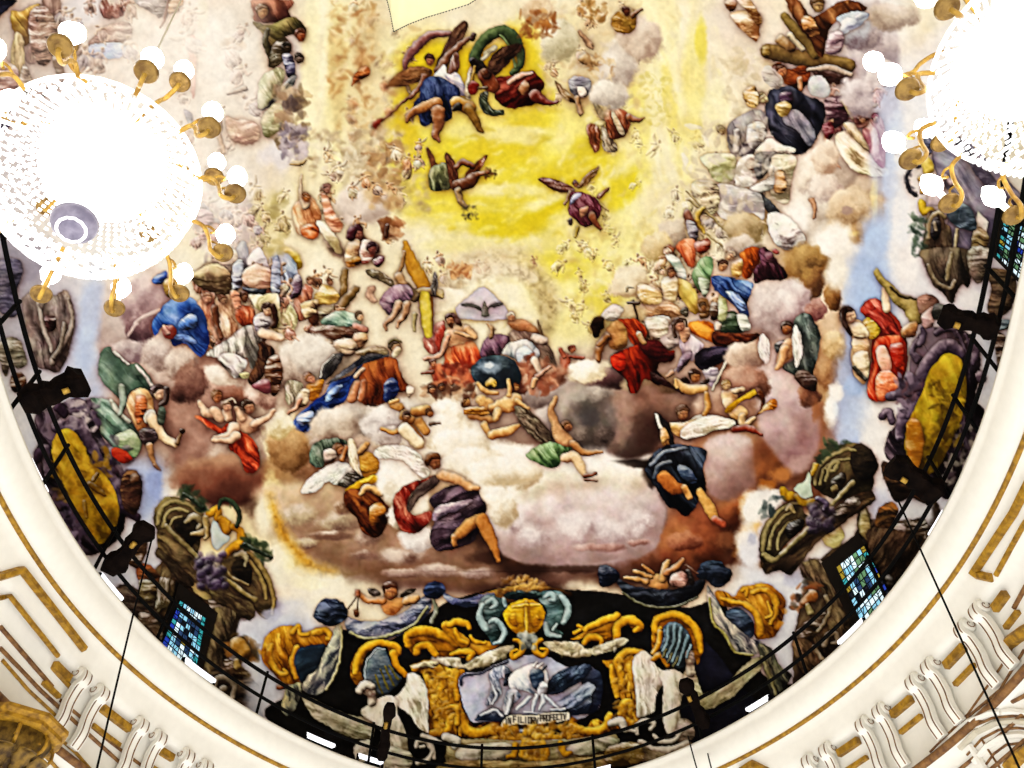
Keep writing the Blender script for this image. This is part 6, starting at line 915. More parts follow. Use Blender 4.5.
# ---------------------------------------------------------------- materials
def lin(c): c = hx(c); return np.where(c <= .04045, c/12.92, ((c+.055)/1.055)**2.4)
def mat(name, col, rough=.6, metal=0., emit=None, es=0., var=.15, sc_=6., col2=None, bump=0.):
    m = bpy.data.materials.new(name); m.use_nodes = True; nt = m.node_tree; b = nt.nodes['Principled BSDF']
    c = list(lin(col))+[1]; c2 = list(lin(col2))+[1] if col2 else [v*(1-var) for v in c[:3]]+[1]
    tc = nt.nodes.new('ShaderNodeTexCoord'); nz = nt.nodes.new('ShaderNodeTexNoise'); nz.inputs['Scale'].default_value = sc_; nz.inputs['Detail'].default_value = 5
    rp = nt.nodes.new('ShaderNodeValToRGB'); rp.color_ramp.elements[0].position = .35; rp.color_ramp.elements[1].position = .65
    rp.color_ramp.elements[0].color = c2; rp.color_ramp.elements[1].color = c
    nt.links.new(tc.outputs['Object'], nz.inputs['Vector']); nt.links.new(nz.outputs['Fac'], rp.inputs['Fac']); nt.links.new(rp.outputs['Color'], b.inputs['Base Color'])
    b.inputs['Specular IOR Level'].default_value = .04 if name in ('black_iron', 'dark_timber', 'dark_reveal', 'window_lead') else .3
    b.inputs['Roughness'].default_value = rough; b.inputs['Metallic'].default_value = metal
    if bump:
        bp = nt.nodes.new('ShaderNodeBump'); bp.inputs['Strength'].default_value = bump; bp.inputs['Distance'].default_value = .02
        nt.links.new(nz.outputs['Fac'], bp.inputs['Height']); nt.links.new(bp.outputs['Normal'], b.inputs['Normal'])
    if emit: b.inputs['Emission Color'].default_value = list(lin(emit))+[1]; b.inputs['Emission Strength'].default_value = es
    return m
M = dict(white=mat('white_plaster', 'e6e3da', .7, var=.04), cream=mat('cream_plaster', 'c8c0ac', .7, var=.1), gold=mat('gilding', 'b08420', .5, .1, col2='74500f', sc_=9, bump=.3),
         brown=mat('worn_gilt', '8a6234', .6, .05, col2='56341a', sc_=8), iron=mat('black_iron', '080808', .8), wood=mat('dark_timber', '110a07', .9, col2='040202', sc_=5, bump=.8),
         brass=mat('brass', 'c09a40', .35, .3, col2='86601c', sc_=10), bronze=mat('bronze_cup', '96763a', .3, .3, col2='6a4c20', sc_=14), bulb=mat('bulb_glow', 'ffffff', .5, emit='fffdf4', es=9.), crystal=mat('crystal_beads', 'ffffff', .15, emit='ffffff', es=.9),
         basket_glow=mat('glow_fill_white', 'ffffff', .3, emit='ffffff', es=2.6), boss=mat('lavender_glass', '8e8898', .3, col2='6a6478', sc_=12), candle=mat('candle_sleeve', 'fffdf2', .5, emit='fff6e0', es=1.0),
         tube=mat('tube_lamp_glow', 'ffffff', .4, emit='f4f6ff', es=1.3), cloth=mat('cream_cloth', 'efe9bc', .8, var=.06), bead=mat('black_beads', '14100e', .5), lead=mat('window_lead', '0b0c10', .6),
         capital=mat('gilded_carving', '8a6a26', .5, .2, col2='3a260c', sc_=7, bump=.6), reveal=mat('dark_reveal', '14100d', .8), shell=mat('vault_plaster', 'd8cdb4', .9, var=.15, sc_=1.2))
def pane(name, c, es): return mat(name, c, .2, emit=c, es=es, var=.3, sc_=14)
PN = [pane('pane_ice', 'd8f0fa', .9), pane('pane_sky', '8ccbe8', .8), pane('pane_turquoise', '36a8b0', .6), pane('pane_cobalt', '2440b8', .6), pane('pane_dusk', '2c4a78', .4), pane('pane_night', '101828', .2), pane('pane_amber', 'a89030', .5), pane('pane_leaf', '6a9a70', .5)]
# ---------------------------------------------------------------- object helpers
def link(name, me, m=None, parent=None, loc=None):
    o = bpy.data.objects.new(name, me); COL.objects.link(o)
    if m is not None and me is not None: me.materials.append(m)
    if parent: o.parent = parent
    if loc is not None: o.location = loc
    return o
def empty(name, label, cat, loc, group=None):
    o = link(name, None); o.location = loc; return tag(o, label, cat, group)
def tag(o, label, cat, group=None):
    o['label'] = label; o['category'] = cat
    if group: o['group'] = group
    return o
def obj(name, bm, m, parent=None, smooth=True):
    bmesh.ops.recalc_face_normals(bm, faces=bm.faces[:])
    me = bpy.data.meshes.new(name); bm.to_mesh(me); bm.free()
    if smooth: me.polygons.foreach_set('use_smooth', [True]*len(me.polygons))
    return link(name, me, m, parent)
def struct(o): o['kind'] = 'structure'; return o
def sweep(bm, prof, t0=0., t1=None, n=360, closed=True):
    """a moulding run round the oval: prof is a list of (out, up)"""
    t = np.linspace(0, 2*math.pi, n+1)[:-1] if t1 is None else np.linspace(t0, t1, n)
    rows = [[bm.verts.new(v) for v in oval(t, d, h)] for d, h in prof]
    k = len(t); m = len(rows)
    for i in range(m if closed else m-1):
        a, b = rows[i], rows[(i+1) % m]
        for j in range(k if t1 is None else k-1): bm.faces.new((a[j], a[(j+1) % k], b[(j+1) % k], b[j]))
    if t1 is not None and closed:
        bm.faces.new([r[0] for r in rows]); bm.faces.new([r[-1] for r in rows])
def rnd(d, h, r, n=8): return [(d+r*math.cos(2*math.pi*i/n), h+r*math.sin(2*math.pi*i/n)) for i in range(n)]
def tube(bm, P3, r, n=8, cap=True):
    P3 = [Vector(p) for p in P3]; rr = r if isinstance(r, (list, tuple)) else [r]*len(P3); prev = None; up = None
    for i, p in enumerate(P3):
        d = (P3[min(i+1, len(P3)-1)]-P3[max(i-1, 0)]).normalized()
        if up is None: up = d.orthogonal().normalized()
        up = (up-d*up.dot(d)).normalized(); s = d.cross(up)
        ring = [bm.verts.new(p+(up*math.cos(2*math.pi*k/n)+s*math.sin(2*math.pi*k/n))*rr[i]) for k in range(n)]
        if prev:
            for k in range(n): bm.faces.new((prev[k], prev[(k+1) % n], ring[(k+1) % n], ring[k]))
        elif cap: bm.faces.new(ring)
        prev = ring
    if cap: bm.faces.new(prev)
def lathe(bm, prof, n=24, M4=None):
    M4 = M4 or Matrix(); rows = [[bm.verts.new(M4 @ Vector((r*math.cos(2*math.pi*k/n), r*math.sin(2*math.pi*k/n), z))) for k in range(n)] for r, z in prof]
    for a, b in zip(rows[:-1], rows[1:]):
        for k in range(n): bm.faces.new((a[k], a[(k+1) % n], b[(k+1) % n], b[k]))
    bm.faces.new(rows[0]); bm.faces.new(rows[-1])
def octa(bm, p, r):
    p = Vector(p); v = [bm.verts.new(p+Vector(q)*r) for q in ((1, 0, 0), (0, 1, 0), (-1, 0, 0), (0, -1, 0), (0, 0, 1), (0, 0, -1))]
    for k in range(4): bm.faces.new((v[k], v[(k+1) % 4], v[4])); bm.faces.new((v[(k+1) % 4], v[k], v[5]))
def curve3(P, n=8):
    P = [np.array(p, float) for p in P]; Q = [2*P[0]-P[1]]+P+[2*P[-1]-P[-2]]; out = []
    for i in range(1, len(Q)-2):
        a, b, c, d = Q[i-1:i+3]
        for k in range(n):
            t = k/n; out.append(.5*(2*b+(c-a)*t+(2*a-5*b+4*c-d)*t*t+(3*b-a-3*c+d)*t**3))
    return out+[P[-1]]
# ---------------------------------------------------------------- the fresco on the vault
def build_fresco():
    jx, iy = np.meshgrid(np.arange(CW), np.arange(CH)); P3 = on_vault(jx-OX, iy-OY)
    ok = P3[..., 2] > ZR+.02
    d = rays(jx-OX, iy-OY); q = EYE+d*(HR/np.maximum(d[..., 2], 1e-6))[..., None]
    tt = np.arctan2((q[..., 1]-OC[1])/OB, (q[..., 0]-OC[0])/OA); rr = np.hypot((q[..., 0]-OC[0])/OA, (q[..., 1]-OC[1])/OB)
    ok &= (rr < 1.06*(_F(tt)@_K)) & (d[..., 2] > 0)
    L = np.where(IMG <= .04045, IMG/12.92, ((np.clip(IMG, 0, 1)+.055)/1.055)**2.4)*GAIN
    cell = ok[:-1, :-1] & ok[1:, :-1] & ok[:-1, 1:] & ok[1:, 1:]
    cid = np.where(cell, IDM[:-1, :-1], -1)
    m = bpy.data.materials.new('fresco_paint'); m.use_nodes = True; nt = m.node_tree; b = nt.nodes['Principled BSDF']
    at = nt.nodes.new('ShaderNodeAttribute'); at.attribute_name = 'pigment'; tc = nt.nodes.new('ShaderNodeTexCoord'); nz = nt.nodes.new('ShaderNodeTexNoise'); nz.inputs['Scale'].default_value = 9; nz.inputs['Detail'].default_value = 6
    mr = nt.nodes.new('ShaderNodeMapRange'); mr.inputs['To Min'].default_value = .9; mr.inputs['To Max'].default_value = 1.1; mx = nt.nodes.new('ShaderNodeVectorMath'); mx.operation = 'MULTIPLY'
    nt.links.new(tc.outputs['Object'], nz.inputs['Vector']); nt.links.new(nz.outputs['Fac'], mr.inputs['Value']); nt.links.new(at.outputs['Color'], mx.inputs[0]); nt.links.new(mr.outputs['Result'], mx.inputs[1]); nt.links.new(mx.outputs['Vector'], b.inputs['Base Color'])
    b.inputs['Roughness'].default_value = .95; b.inputs['Specular IOR Level'].default_value = .05
    NV = CW*CH; flat = P3.reshape(-1, 3); LF = L.reshape(-1, 3)
    def piece(name, parent, k):
        y, x = np.nonzero(cid == k)
        if len(y) < 4: return None
        a = y*CW+x; F = np.stack([a, a+CW, a+CW+1, a+1], 1)
        u, inv = np.unique(F.ravel(), return_inverse=True)
        me = bpy.data.meshes.new(name); me.vertices.add(len(u)); me.vertices.foreach_set('co', flat[u].ravel())
        me.loops.add(F.size); me.loops.foreach_set('vertex_index', inv.astype(np.int32)); me.polygons.add(len(F)); me.polygons.foreach_set('loop_start', np.arange(0, F.size, 4, dtype=np.int32))
        me.update(calc_edges=True); me.polygons.foreach_set('use_smooth', np.ones(len(F), bool))
        ca = me.color_attributes.new('pigment', 'FLOAT_COLOR', 'POINT'); ca.data.foreach_set('color', np.concatenate([LF[u], np.ones((len(u), 1))], 1).astype(np.float32).ravel())
        return link(name, me, m, parent)
    root = piece('dome_fresco', None, 0)
    tag(root, 'painted fresco of clouds, saints and angels covering the inside of the oval dome', 'fresco')
    heads = {}
    for n, (f, pn) in enumerate(PARTS, 1):
        if pn is None and f not in heads or f not in heads:
            if f not in heads:
                o = None
                if pn is None: o = piece(FIGS[f][0], root, n)
                if o is None:
                    # the figure's main mesh may come later: look ahead
                    for n2 in range(n+1, len(PARTS)+1):
                        if PARTS[n2-1] == (f, None): o = piece(FIGS[f][0], root, n2)
                        if o: done.add(n2); break
                else: done.add(n)
                if o is None and pn is not None: o = piece(FIGS[f][0], root, n); done.add(n)
                if o is None: continue
                o['label'] = FIGS[f][1]; heads[f] = o
        if n in done: continue
        done.add(n)
        piece(pn or 'painted_limb', heads[f], n)
done = set()
def merge_parts():
    """pieces of one figure that carry the same name are one piece, except its wings"""
    first = {}
    for n, (f, pn) in enumerate(PARTS, 1):
        if pn is None:
            if (f, pn) in first: IDM[IDM == n] = first[(f, pn)]
            else: first[(f, pn)] = n
def islands(m):
    """label the separate patches of a mask"""
    lab = np.where(m, np.arange(1, m.size+1).reshape(m.shape), 0)
    for _ in range(4000):
        q = np.pad(lab, 1); b = np.maximum.reduce([q[1:-1, 1:-1], q[:-2, 1:-1], q[2:, 1:-1], q[1:-1, :-2], q[1:-1, 2:]]); b = np.where(m, b, 0)
        b = np.where(m, np.maximum(b, b.ravel()[np.maximum(b, 1)-1]), 0)
        if (b == lab).all(): break
        lab = b
    return lab
def tidy():
    for n in range(1, len(PARTS)+1):
        y, x = np.nonzero(IDM == n)
        if not len(y): continue
        y0, y1, x0, x1 = y.min(), y.max()+1, x.min(), x.max()+1; V = IDM[y0:y1, x0:x1]; lab = islands(V == n); ids, cnt = np.unique(lab[lab > 0], return_counts=True)
        if len(ids) < 2: continue
        big = ids[np.argmax(cnt)]; f, pn = PARTS[n-1]
        for i, c in zip(ids, cnt):
            if i == big: continue
            if c < 40: V[lab == i] = 0
            else:
                PARTS.append((f, pn or 'painted_detail')); V[lab == i] = len(PARTS)
merge_parts(); tidy(); build_fresco()
# plain vault behind the painted plaster
bm = bmesh.new(); _n = 96; rows = []
for i in range(25):
    e = math.radians(90*i/24*.985); rows.append([bm.verts.new((OC[0]+(VA+.06)*math.cos(e)*math.cos(2*math.pi*k/_n), OC[1]+(VB+.06)*math.cos(e)*math.sin(2*math.pi*k/_n), ZR+(VC+.06)*math.sin(e))) for k in range(_n)])
for a, b in zip(rows[:-1], rows[1:]):
    for k in range(_n): bm.faces.new((a[k], a[(k+1) % _n], b[(k+1) % _n], b[k]))
bm.faces.new(rows[-1]); struct(obj('ceiling', bm, M['shell']))
# ---------------------------------------------------------------- entablature under the dome
cove = [(.75, .02), (.04, .02), (0, 0), (-.01, -.06), (.03, -.1)]+[(.03+.27*(1-math.cos(i*math.pi/16)), -.1-.5*math.sin(i*math.pi/16)) for i in range(1, 9)]
body = cove+[(.3, -.66), (.36, -.7), (.40, -.85), (.46, -1.1), (.50, -1.22), (.62, -1.26), (.62, -2.42), (.55, -2.46), (.55, -2.56), (.66, -2.6), (.70, -2.8), (.70, -6.5)]
bm = bmesh.new(); sweep(bm, body, closed=False); struct(obj('trim_1', bm, M['white']))
for i, (d, h, r, m) in enumerate([(.30, -.63, .045, 'gold'), (.56, -2.5, .07, 'brown'), (.68, -2.85, .03, 'brown'), (.68, -3.15, .03, 'brown')]):
    bm = bmesh.new(); sweep(bm, rnd(d, h, r)); struct(obj('trim_%d' % (i+2), bm, M[m]))
def arc(px0, py0, px1, py1, d, h):
    a, b = phi_at(px0, py0, d, h), phi_at(px1, py1, d, h)
    if abs(a-b) > math.pi: a, b = (a-2*math.pi, b) if a > b else (a, b-2*math.pi)
    return min(a, b), max(a, b)
NTRIM = [6]
def bar(t0, t1, d, h, w, th, m):
    bm = bmesh.new(); sweep(bm, [(d-th, h-w/2), (d-th, h+w/2), (d+.05, h+w/2), (d+.05, h-w/2)], t0, t1, max(4, int(abs(t1-t0)*60)))
    NTRIM[0] += 1; return struct(obj('trim_%d' % NTRIM[0], bm, M[m], smooth=False))
# ---- paired scroll consoles
def console_mesh():
    path = curve3([(0, -.03, .10), (0, -.20, .06), (0, -.24, -.10), (0, -.14, -.22), (0, -.10, -.5), (0, -.13, -.8), (0, -.06, -1.05)], 6)
    bm = bmesh.new(); w = .11; th = .05; L = []
    for i, p in enumerate(path):
        a = path[max(i-1, 0)]; b = path[min(i+1, len(path)-1)]; t = (b-a)/np.linalg.norm(b-a); n = np.array([0, t[2], -t[1]])
        L.append([bm.verts.new(p+np.array([s*w, 0, 0])+n*q) for s, q in ((-1, th), (1, th), (1, -th), (-1, -th))])
    for a, b in zip(L[:-1], L[1:]):
        for k in range(4): bm.faces.new((a[k], a[(k+1) % 4], b[(k+1) % 4], b[k]))
    bm.faces.new(L[0]); bm.faces.new(L[-1])
    return bm, path
def console(px, py, label):
    t = phi_at(px, py, .45, -1.38); g, n = frame(t)
    root = empty('scroll_console', label, 'console', oval(t, .60, -1.3), 'paired scroll consoles on the frieze')
    root.rotation_euler = (0, 0, math.atan2(g[1], g[0]))
    if g @ np.array([1, 0, 0]) is None: pass
    s = 1 if np.dot(np.array([-g[1], g[0], 0]), n) > 0 else -1     # local +y must point outward
    bm, path = console_mesh(); body = obj('scroll_body', bm, M['white'], root, smooth=False); body.scale = (1, s, 1)
    for x in (-.075, .075):
        bm = bmesh.new(); tube(bm, [p+np.array([x, -.055, 0]) for p in path], .012, 6); o = obj('gilt_line', bm, M['brown'], root); o.scale = (1, s, 1)
    bm = bmesh.new()
    lathe(bm, [(.02, -.135), (.11, -.13), (.12, -.11), (.12, .11), (.11, .13), (.02, .135)], 20, Matrix.Translation((0, -.1, .02)) @ Matrix.Rotation(math.pi/2, 4, 'Y')); o = obj('volute', bm, M['white'], root); o.scale = (1, s, 1)
    for x in (-.137, .137):
        bm = bmesh.new(); tube(bm, [(x, -.1+.011*k*math.cos(k*.75), .02+.011*k*math.sin(k*.75)) for k in range(1, 10)], .008, 5); o = obj('volute_spiral', bm, M['brown'], root); o.scale = (1, s, 1)
    return root
side = lambda i, n, w: '%s of the paired white scroll consoles on the %s entablature, counted upward' % (('lowest', 'second', 'third', 'fourth', 'fifth', 'sixth', 'seventh', 'eighth')[i], w)
RC = [(800, 748), (817, 737), (853, 713), (871, 701), (906, 675), (924, 662), (953, 622), (970, 606)]
LC = [(206, 768), (188, 756), (162, 735), (144, 722), (106, 688), (88, 673)]
for i, (x, y) in enumerate(RC): console(x, y, side(i, 8, 'right'))
for i, (x, y) in enumerate(LC): console(x, y, side(i, 6, 'left'))
# ---- gilt fillets between the consoles and the broken frames beyond them
def fil(x0, y0, x1, y1, d, h, w, m='gold'):
    t0, t1 = arc(x0, y0, x1, y1, d, h); bar(t0, t1, d, h, w, .06, m)
for (a, b) in [((826, 735), (846, 722)), ((880, 700), (899, 684)), ((934, 655), (948, 632)), ((980, 598), (990, 582))]:
    fil(*a, *b, .58, -1.42, .13); fil(a[0]+7, a[1]+14, b[0]+8, b[1]+14, .60, -1.78, .07)
for (a, b) in [((178, 750), (165, 742)), ((137, 718), (110, 698)), ((80, 668), (64, 655)), ((228, 775), (212, 768))]:
    fil(*a, *b, .58, -1.42, .13); fil(a[0]-8, a[1]+14, b[0]-8, b[1]+14, .60, -1.78, .07)
def gilt_path(pix, d, r, m='gold'):
    def at(x, y):
        q = .5
        for _ in range(6): h = on_wall(x, y, q)[1]; q = float(np.interp(-h, [-b_ for a_, b_ in body[2:]], [a_ for a_, b_ in body[2:]]))-r*.3
        return on_wall(x, y, q)[2]
    dense = [(x0+(x1-x0)*k/6, y0+(y1-y0)*k/6) for (x0, y0), (x1, y1) in zip(pix[:-1], pix[1:]) for k in range(6)]+[pix[-1]]
    bm = bmesh.new(); tube(bm, [at(x, y) for x, y in dense], r, 6); NTRIM[0] += 1; return struct(obj('trim_%d' % NTRIM[0], bm, M[m], smooth=False))
gilt_path([(-25, 580), (2, 576), (22, 570), (84, 649)], .48, .075); gilt_path([(-25, 603), (10, 596), (58, 656)], .52, .045); gilt_path([(0, 627), (52, 687)], .58, .04, 'brown'); gilt_path([(52, 667), (70, 687)], .56, .045)
gilt_path([(1030, 480), (1014, 512), (973, 574), (992, 578)], .48, .075); gilt_path([(1040, 505), (1024, 524), (996, 575)], .52, .045); gilt_path([(1040, 560), (1014, 608)], .58, .04, 'brown')
# ---- arch below the entablature, lower right
for k, (o_, m) in enumerate([(0, 'white'), (5, 'brown'), (10, 'cream'), (17, 'brown'), (24, 'white'), (32, 'brown')]):
    gilt_path([(950+o_, 738+o_), (968+o_*.8, 722+o_), (990+o_*.5, 713+o_), (1012+o_*.3, 711+o_), (1045, 714+o_)], .60, .05 if m != 'brown' else .02, m)
gilt_path([(1024, 615+14), (1000, 652+16), (968, 700+14), (930, 738+14)], .64, .02, 'brown'); gilt_path([(1024, 650), (1000, 690), (962, 722)], .66, .025, 'brown'); gilt_path([(1040, 688), (1012, 702)], .66, .03, 'brown')
gilt_path([(970, 745), (985, 768), (1000, 790)], .58, .06, 'white'); gilt_path([(982, 740), (1000, 768), (1014, 790)], .56, .02, 'brown')
gilt_path([(1006, 645), (1024, 632), (1040, 625)], .5, .1, 'gold'); gilt_path([(1008, 768), (1020, 756), (1034, 748)], .5, .1, 'gold'); gilt_path([(740, 772), (752, 764), (768, 772)], .45, .09, 'gold')
gilt_path([(60, 700), (110, 742), (150, 772)], .62, .03, 'brown'); gilt_path([(0, 648), (40, 690), (100, 745), (130, 772)], .62, .035, 'brown')
for a in ([(2, 660), (28, 690), (55, 715)], [(55, 735), (75, 752), (95, 775)], [(42, 752), (60, 772)]): gilt_path(a, .64, .03, 'gold')
# ---- gilded capital, lower left corner
def leaf(bm, M4, L, W, curl):
    pr = []
    for i in range(9):
        v = i/8; z = L*v; y = -curl*(v**3); w = W*(1-.1*v)*math.sin(math.pi*min(1, .18+.82*(1-v)*1.0+.12)) * (1+.22*math.sin(v*22))
        if v > .85: z = L*.85+(v-.85)*L*-.4
        pr.append([bm.verts.new(M4 @ Vector((u*w, y-.04*(1-u*u), z))) for u in (-1, -.5, 0, .5, 1)])
    for a, b in zip(pr[:-1], pr[1:]):
        for k in range(4): bm.faces.new((a[k], a[k+1], b[k+1], b[k]))
t, h, p = on_wall(4, 756, .3); g, n = frame(t)
cap = empty('gilded_capital', 'gilded carved acanthus capital at the lower left corner', 'capital', p); cap.scale = (.85, .85, .85)
inx = Vector((-n[0], -n[1], 0)); gx = Vector((g[0], g[1], 0)); base = Matrix(((gx.x, -inx.x, 0, 0), (gx.y, -inx.y, 0, 0), (0, 0, 1, 0), (0, 0, 0, 1)))
bm = bmesh.new(); lathe(bm, [(.42, -1.3), (.40, -.9), (.44, -.5), (.56, -.1), (.7, .3)], 20, base); obj('bell', bm, M['capital'], cap)
bm = bmesh.new(); lathe(bm, [(.78, .3), (.86, .34), (.84, .42), (.92, .48), (.9, .56), (.2, .58)], 8, base @ Matrix.Rotation(math.pi/8, 4, 'Z')); obj('abacus', bm, M['gold'], cap, smooth=False)
for row, (z0, L, rad, k0) in enumerate([(-1.1, .6, .44, 0), (-.6, .62, .5, .5)]):
    for k in range(10):
        a = 2*math.pi*(k+k0)/10; bm = bmesh.new(); leaf(bm, base @ Matrix.Rotation(a, 4, 'Z') @ Matrix.Translation((0, -rad, z0)), L, .19, .26); o = obj('acanthus_leaf', bm, M['capital'], cap); o.modifiers.new('thick', 'SOLIDIFY').thickness = .03
for k in range(8):
    a = 2*math.pi*k/8; bm = bmesh.new(); R = base @ Matrix.Rotation(a, 4, 'Z')
    tube(bm, [R @ Vector((.02*math.sin(q*.7), -.62-.02*q*math.cos(q*.7)*.9, .12+.02*q*math.sin(q*.7))) for q in range(1, 13)], .035, 6); obj('volute', bm, M['gold'], cap)
# ---- iron railing on the lip
rail = empty('iron_railing', 'black iron railing of two bars running round the lip of the dome', 'railing', oval(math.pi*1.5, .12, .02))
rp = Vector(rail.location)
def child(o): o.matrix_parent_inverse = Matrix.Translation(-rp); return o
for h, r in ((1.05, .042), (.5, .038)):
    bm = bmesh.new(); sweep(bm, rnd(.14, h, r, 6), n=300); child(obj('rail_bar', bm, M['iron'], rail))
for px, py in [(19, 330), (38, 400), (62, 475), (107, 560), (167, 628), (262, 704), (372, 752), (482, 768), (594, 768), (700, 735), (802, 668), (878, 592), (940, 492), (968, 430), (992, 372), (1008, 300)]:
    t = phi_at(px, py, .14, .1); bm = bmesh.new(); tube(bm, [oval(t, .14, .02), oval(t, .14, 1.14)], .036, 6); child(obj('rail_post', bm, M['iron'], rail))
# ---- tube lamps lying along the lip
TL = [((48, 450), (64, 482), 'upper left, before the left golden medallion'), ((113, 564), (131, 590), 'left, below the lowest left timber bracket'), ((200, 640), (224, 668), 'beside the left stained glass window'), ((312, 722), (338, 736), 'below the left drapery swag'), ((356, 762), (382, 764), 'at the foot of the left white angel'), ((588, 752), (606, 748), 'right of the emblem pedestal'),
      ((738, 695), (760, 683), 'below the right drapery swag'), ((834, 637), (862, 618), 'beside the right stained glass window'), ((908, 520), (924, 500), 'below the right timber bracket'), ((974, 398), (980, 378), 'beside the right golden medallion')]
for a, b, w in TL:
    t0, t1 = arc(*a, *b, .3, .3); P3 = [oval(t, .3, .3) for t in np.linspace(t0, t1, 6)]
    root = empty('tube_lamp', 'white glowing tube lamp on the dome lip, '+w, 'lamp', P3[0], 'tube lamps along the dome lip'); q = Matrix.Translation(-Vector(P3[0]))
    bm = bmesh.new(); tube(bm, P3, .058, 8); o = obj('glowing_tube', bm, M['tube'], root); o.matrix_parent_inverse = q
    for e in (P3[0], P3[-1]):
        bm = bmesh.new(); tube(bm, [np.array(e)-[0, 0, .28], np.array(e)+[0, 0, .03]], .04, 6); o = obj('lamp_holder', bm, M['iron'], root); o.matrix_parent_inverse = q
# ---- rough timber brackets reaching in over the lip
def bracket(b, tip, w, label, rise=.6, seed=1):
    tb = phi_at(*b, .03, .2); p0 = oval(tb, -.01, .21); d = rays(*tip); p1 = EYE+d*((HR+rise)/d[2]); v = Vector(p1-p0); L = v.length
    root = empty('timber_bracket', label, 'bracket', p0); root.rotation_mode = 'QUATERNION'; root.rotation_quaternion = v.to_track_quat('X', 'Z')
    r = random.Random(seed); bm = bmesh.new(); N = 13; rows = []
    for i in range(N):
        f = i/(N-1); k = (1.15 if f > .75 else .85 if f > .3 else 1.05)*(.7 if i in (0, N-1) else 1); ww = w*k*(1+.16*r.uniform(-1, 1)); hh = w*.8*k*(1+.16*r.uniform(-1, 1)); o = w*.12*r.uniform(-1, 1)
        rows.append([bm.verts.new((f*L, o+ww*x*(1+.12*r.uniform(-1, 1)), hh*z*(1+.12*r.uniform(-1, 1)))) for x, z in ((1, -.8), (1, .8), (.8, 1), (-.8, 1), (-1, .8), (-1, -.8), (-.8, -1), (.8, -1))])
    for a, c in zip(rows[:-1], rows[1:]):
        for k in range(8): bm.faces.new((a[k], a[(k+1) % 8], c[(k+1) % 8], c[k]))
    bm.faces.new(rows[0]); bm.faces.new(rows[-1]); obj('beam', bm, M['wood'], root, smooth=False)
    bm = bmesh.new(); tube(bm, [(L*.62, -w*.2, -w*1.02), (L*.72, -w*.2, -w*1.02)], .05, 6); obj('brass_clip', bm, M['brass'], root)
    return root
bracket((14, 404), (86, 379), .2, 'dark rough timber bracket over the upper left of the lip', .75, 1)
bracket((98, 578), (149, 526), .18, 'dark timber bracket beside the left scrolled pediment', .7, 2)
bracket((378, 770), (390, 704), .12, 'dark timber bracket in front of the left white painted angel', .9, 3)
bracket((712, 738), (684, 680), .14, 'dark timber bracket in front of the right white painted angel', .9, 4)
bracket((948, 498), (890, 463), .19, 'dark timber bracket below the right golden medallion', .7, 5)
bracket((1004, 330), (940, 314), .15, 'dark timber bracket over the right golden medallion', .6, 6)
# ---- hanging cables
def cable(a, ra, b, db, label):
    """from a point ra above the lip plane to a point db metres from the eye"""
    d = rays(*a); p0 = EYE+d*((HR+ra)/d[2]); d = rays(*b); p1 = EYE+d/np.linalg.norm(d)*db
    bm = bmesh.new(); tube(bm, [p0*(1-s)+p1*s+np.array([0, 0, -.25*s*(1-s)]) for s in np.linspace(0, 1, 12)], .017, 5); tag(obj('hanging_cable', bm, M['iron']), label, 'cable')
cable((152, 538), .45, (92, 790), 14, 'thin black cable dropping from the left timber bracket past the white cornice')
cable((898, 500), .45, (1032, 796), 13, 'thin black cable dropping from the right timber bracket past the white cornice')
cable((688, 736), .3, (702, 786), 19, 'left of the two short thin cables under the right angel bracket'); cable((704, 738), .3, (716, 786), 19, 'right of the two short thin cables under the right angel bracket')
# ---- stained glass windows let into the vault
def window(i, q, gl, nx, ny, seed, art):
    f = lambda Q, u, v, off: on_vault((Q[0][0]*(1-u)+Q[1][0]*u)*(1-v)+(Q[3][0]*(1-u)+Q[2][0]*u)*v, (Q[0][1]*(1-u)+Q[1][1]*u)*(1-v)+(Q[3][1]*(1-u)+Q[2][1]*u)*v, off)
    bm = bmesh.new(); v = [[bm.verts.new(f(q, a/4, b/4, .03)) for a in range(5)] for b in range(5)]
    for b in range(4):
        for a in range(4): bm.faces.new((v[b][a], v[b][a+1], v[b+1][a+1], v[b+1][a]))
    root = struct(obj('window_%d' % i, bm, M['reveal'])); r = random.Random(seed)
    lead = bmesh.new(); glass = bmesh.new()
    for k in range(nx+1): tube(lead, [f(gl, k/nx, s/8, .09) for s in range(9)], .011, 5)
    for k in range(ny+1): tube(lead, [f(gl, s/4, k/ny, .09) for s in range(5)], .011, 5)
    for a in range(nx):
        for b in range(ny):
            k = art(a, b, r); e = .0
            fc = glass.faces.new([glass.verts.new(f(gl, (a+u)/nx, (b+w)/ny, .07)) for u, w in ((e, e), (1-e, e), (1-e, 1-e), (e, 1-e))]); fc.material_index = k
            if r.random() < .5: tube(lead, [f(gl, (a+r.random())/nx, (b+.0)/ny, .085), f(gl, (a+r.random())/nx, (b+1)/ny, .085)], .008, 4)
            elif r.random() < .6: tube(lead, [f(gl, (a)/nx, (b+r.random())/ny, .085), f(gl, (a+1)/nx, (b+r.random())/ny, .085)], .008, 4)
    bmesh.ops.remove_doubles(glass, verts=glass.verts[:], dist=.001); g = obj('stained_glass', glass, PN[0], root, smooth=False)
    for m_ in PN[1:]: g.data.materials.append(m_)
    obj('window_lead', lead, M['lead'], root); return root
def art_left(a, b, r):
    if a in (0, 6): return r.choice([2, 2, 1, 3])
    if 2 <= a <= 4 and 2 <= b <= 6: return r.choice([5, 5, 4, 5, 6]) if (b+a) % 2 else r.choice([5, 4, 1])
    return r.choice([0, 0, 1, 1, 4])
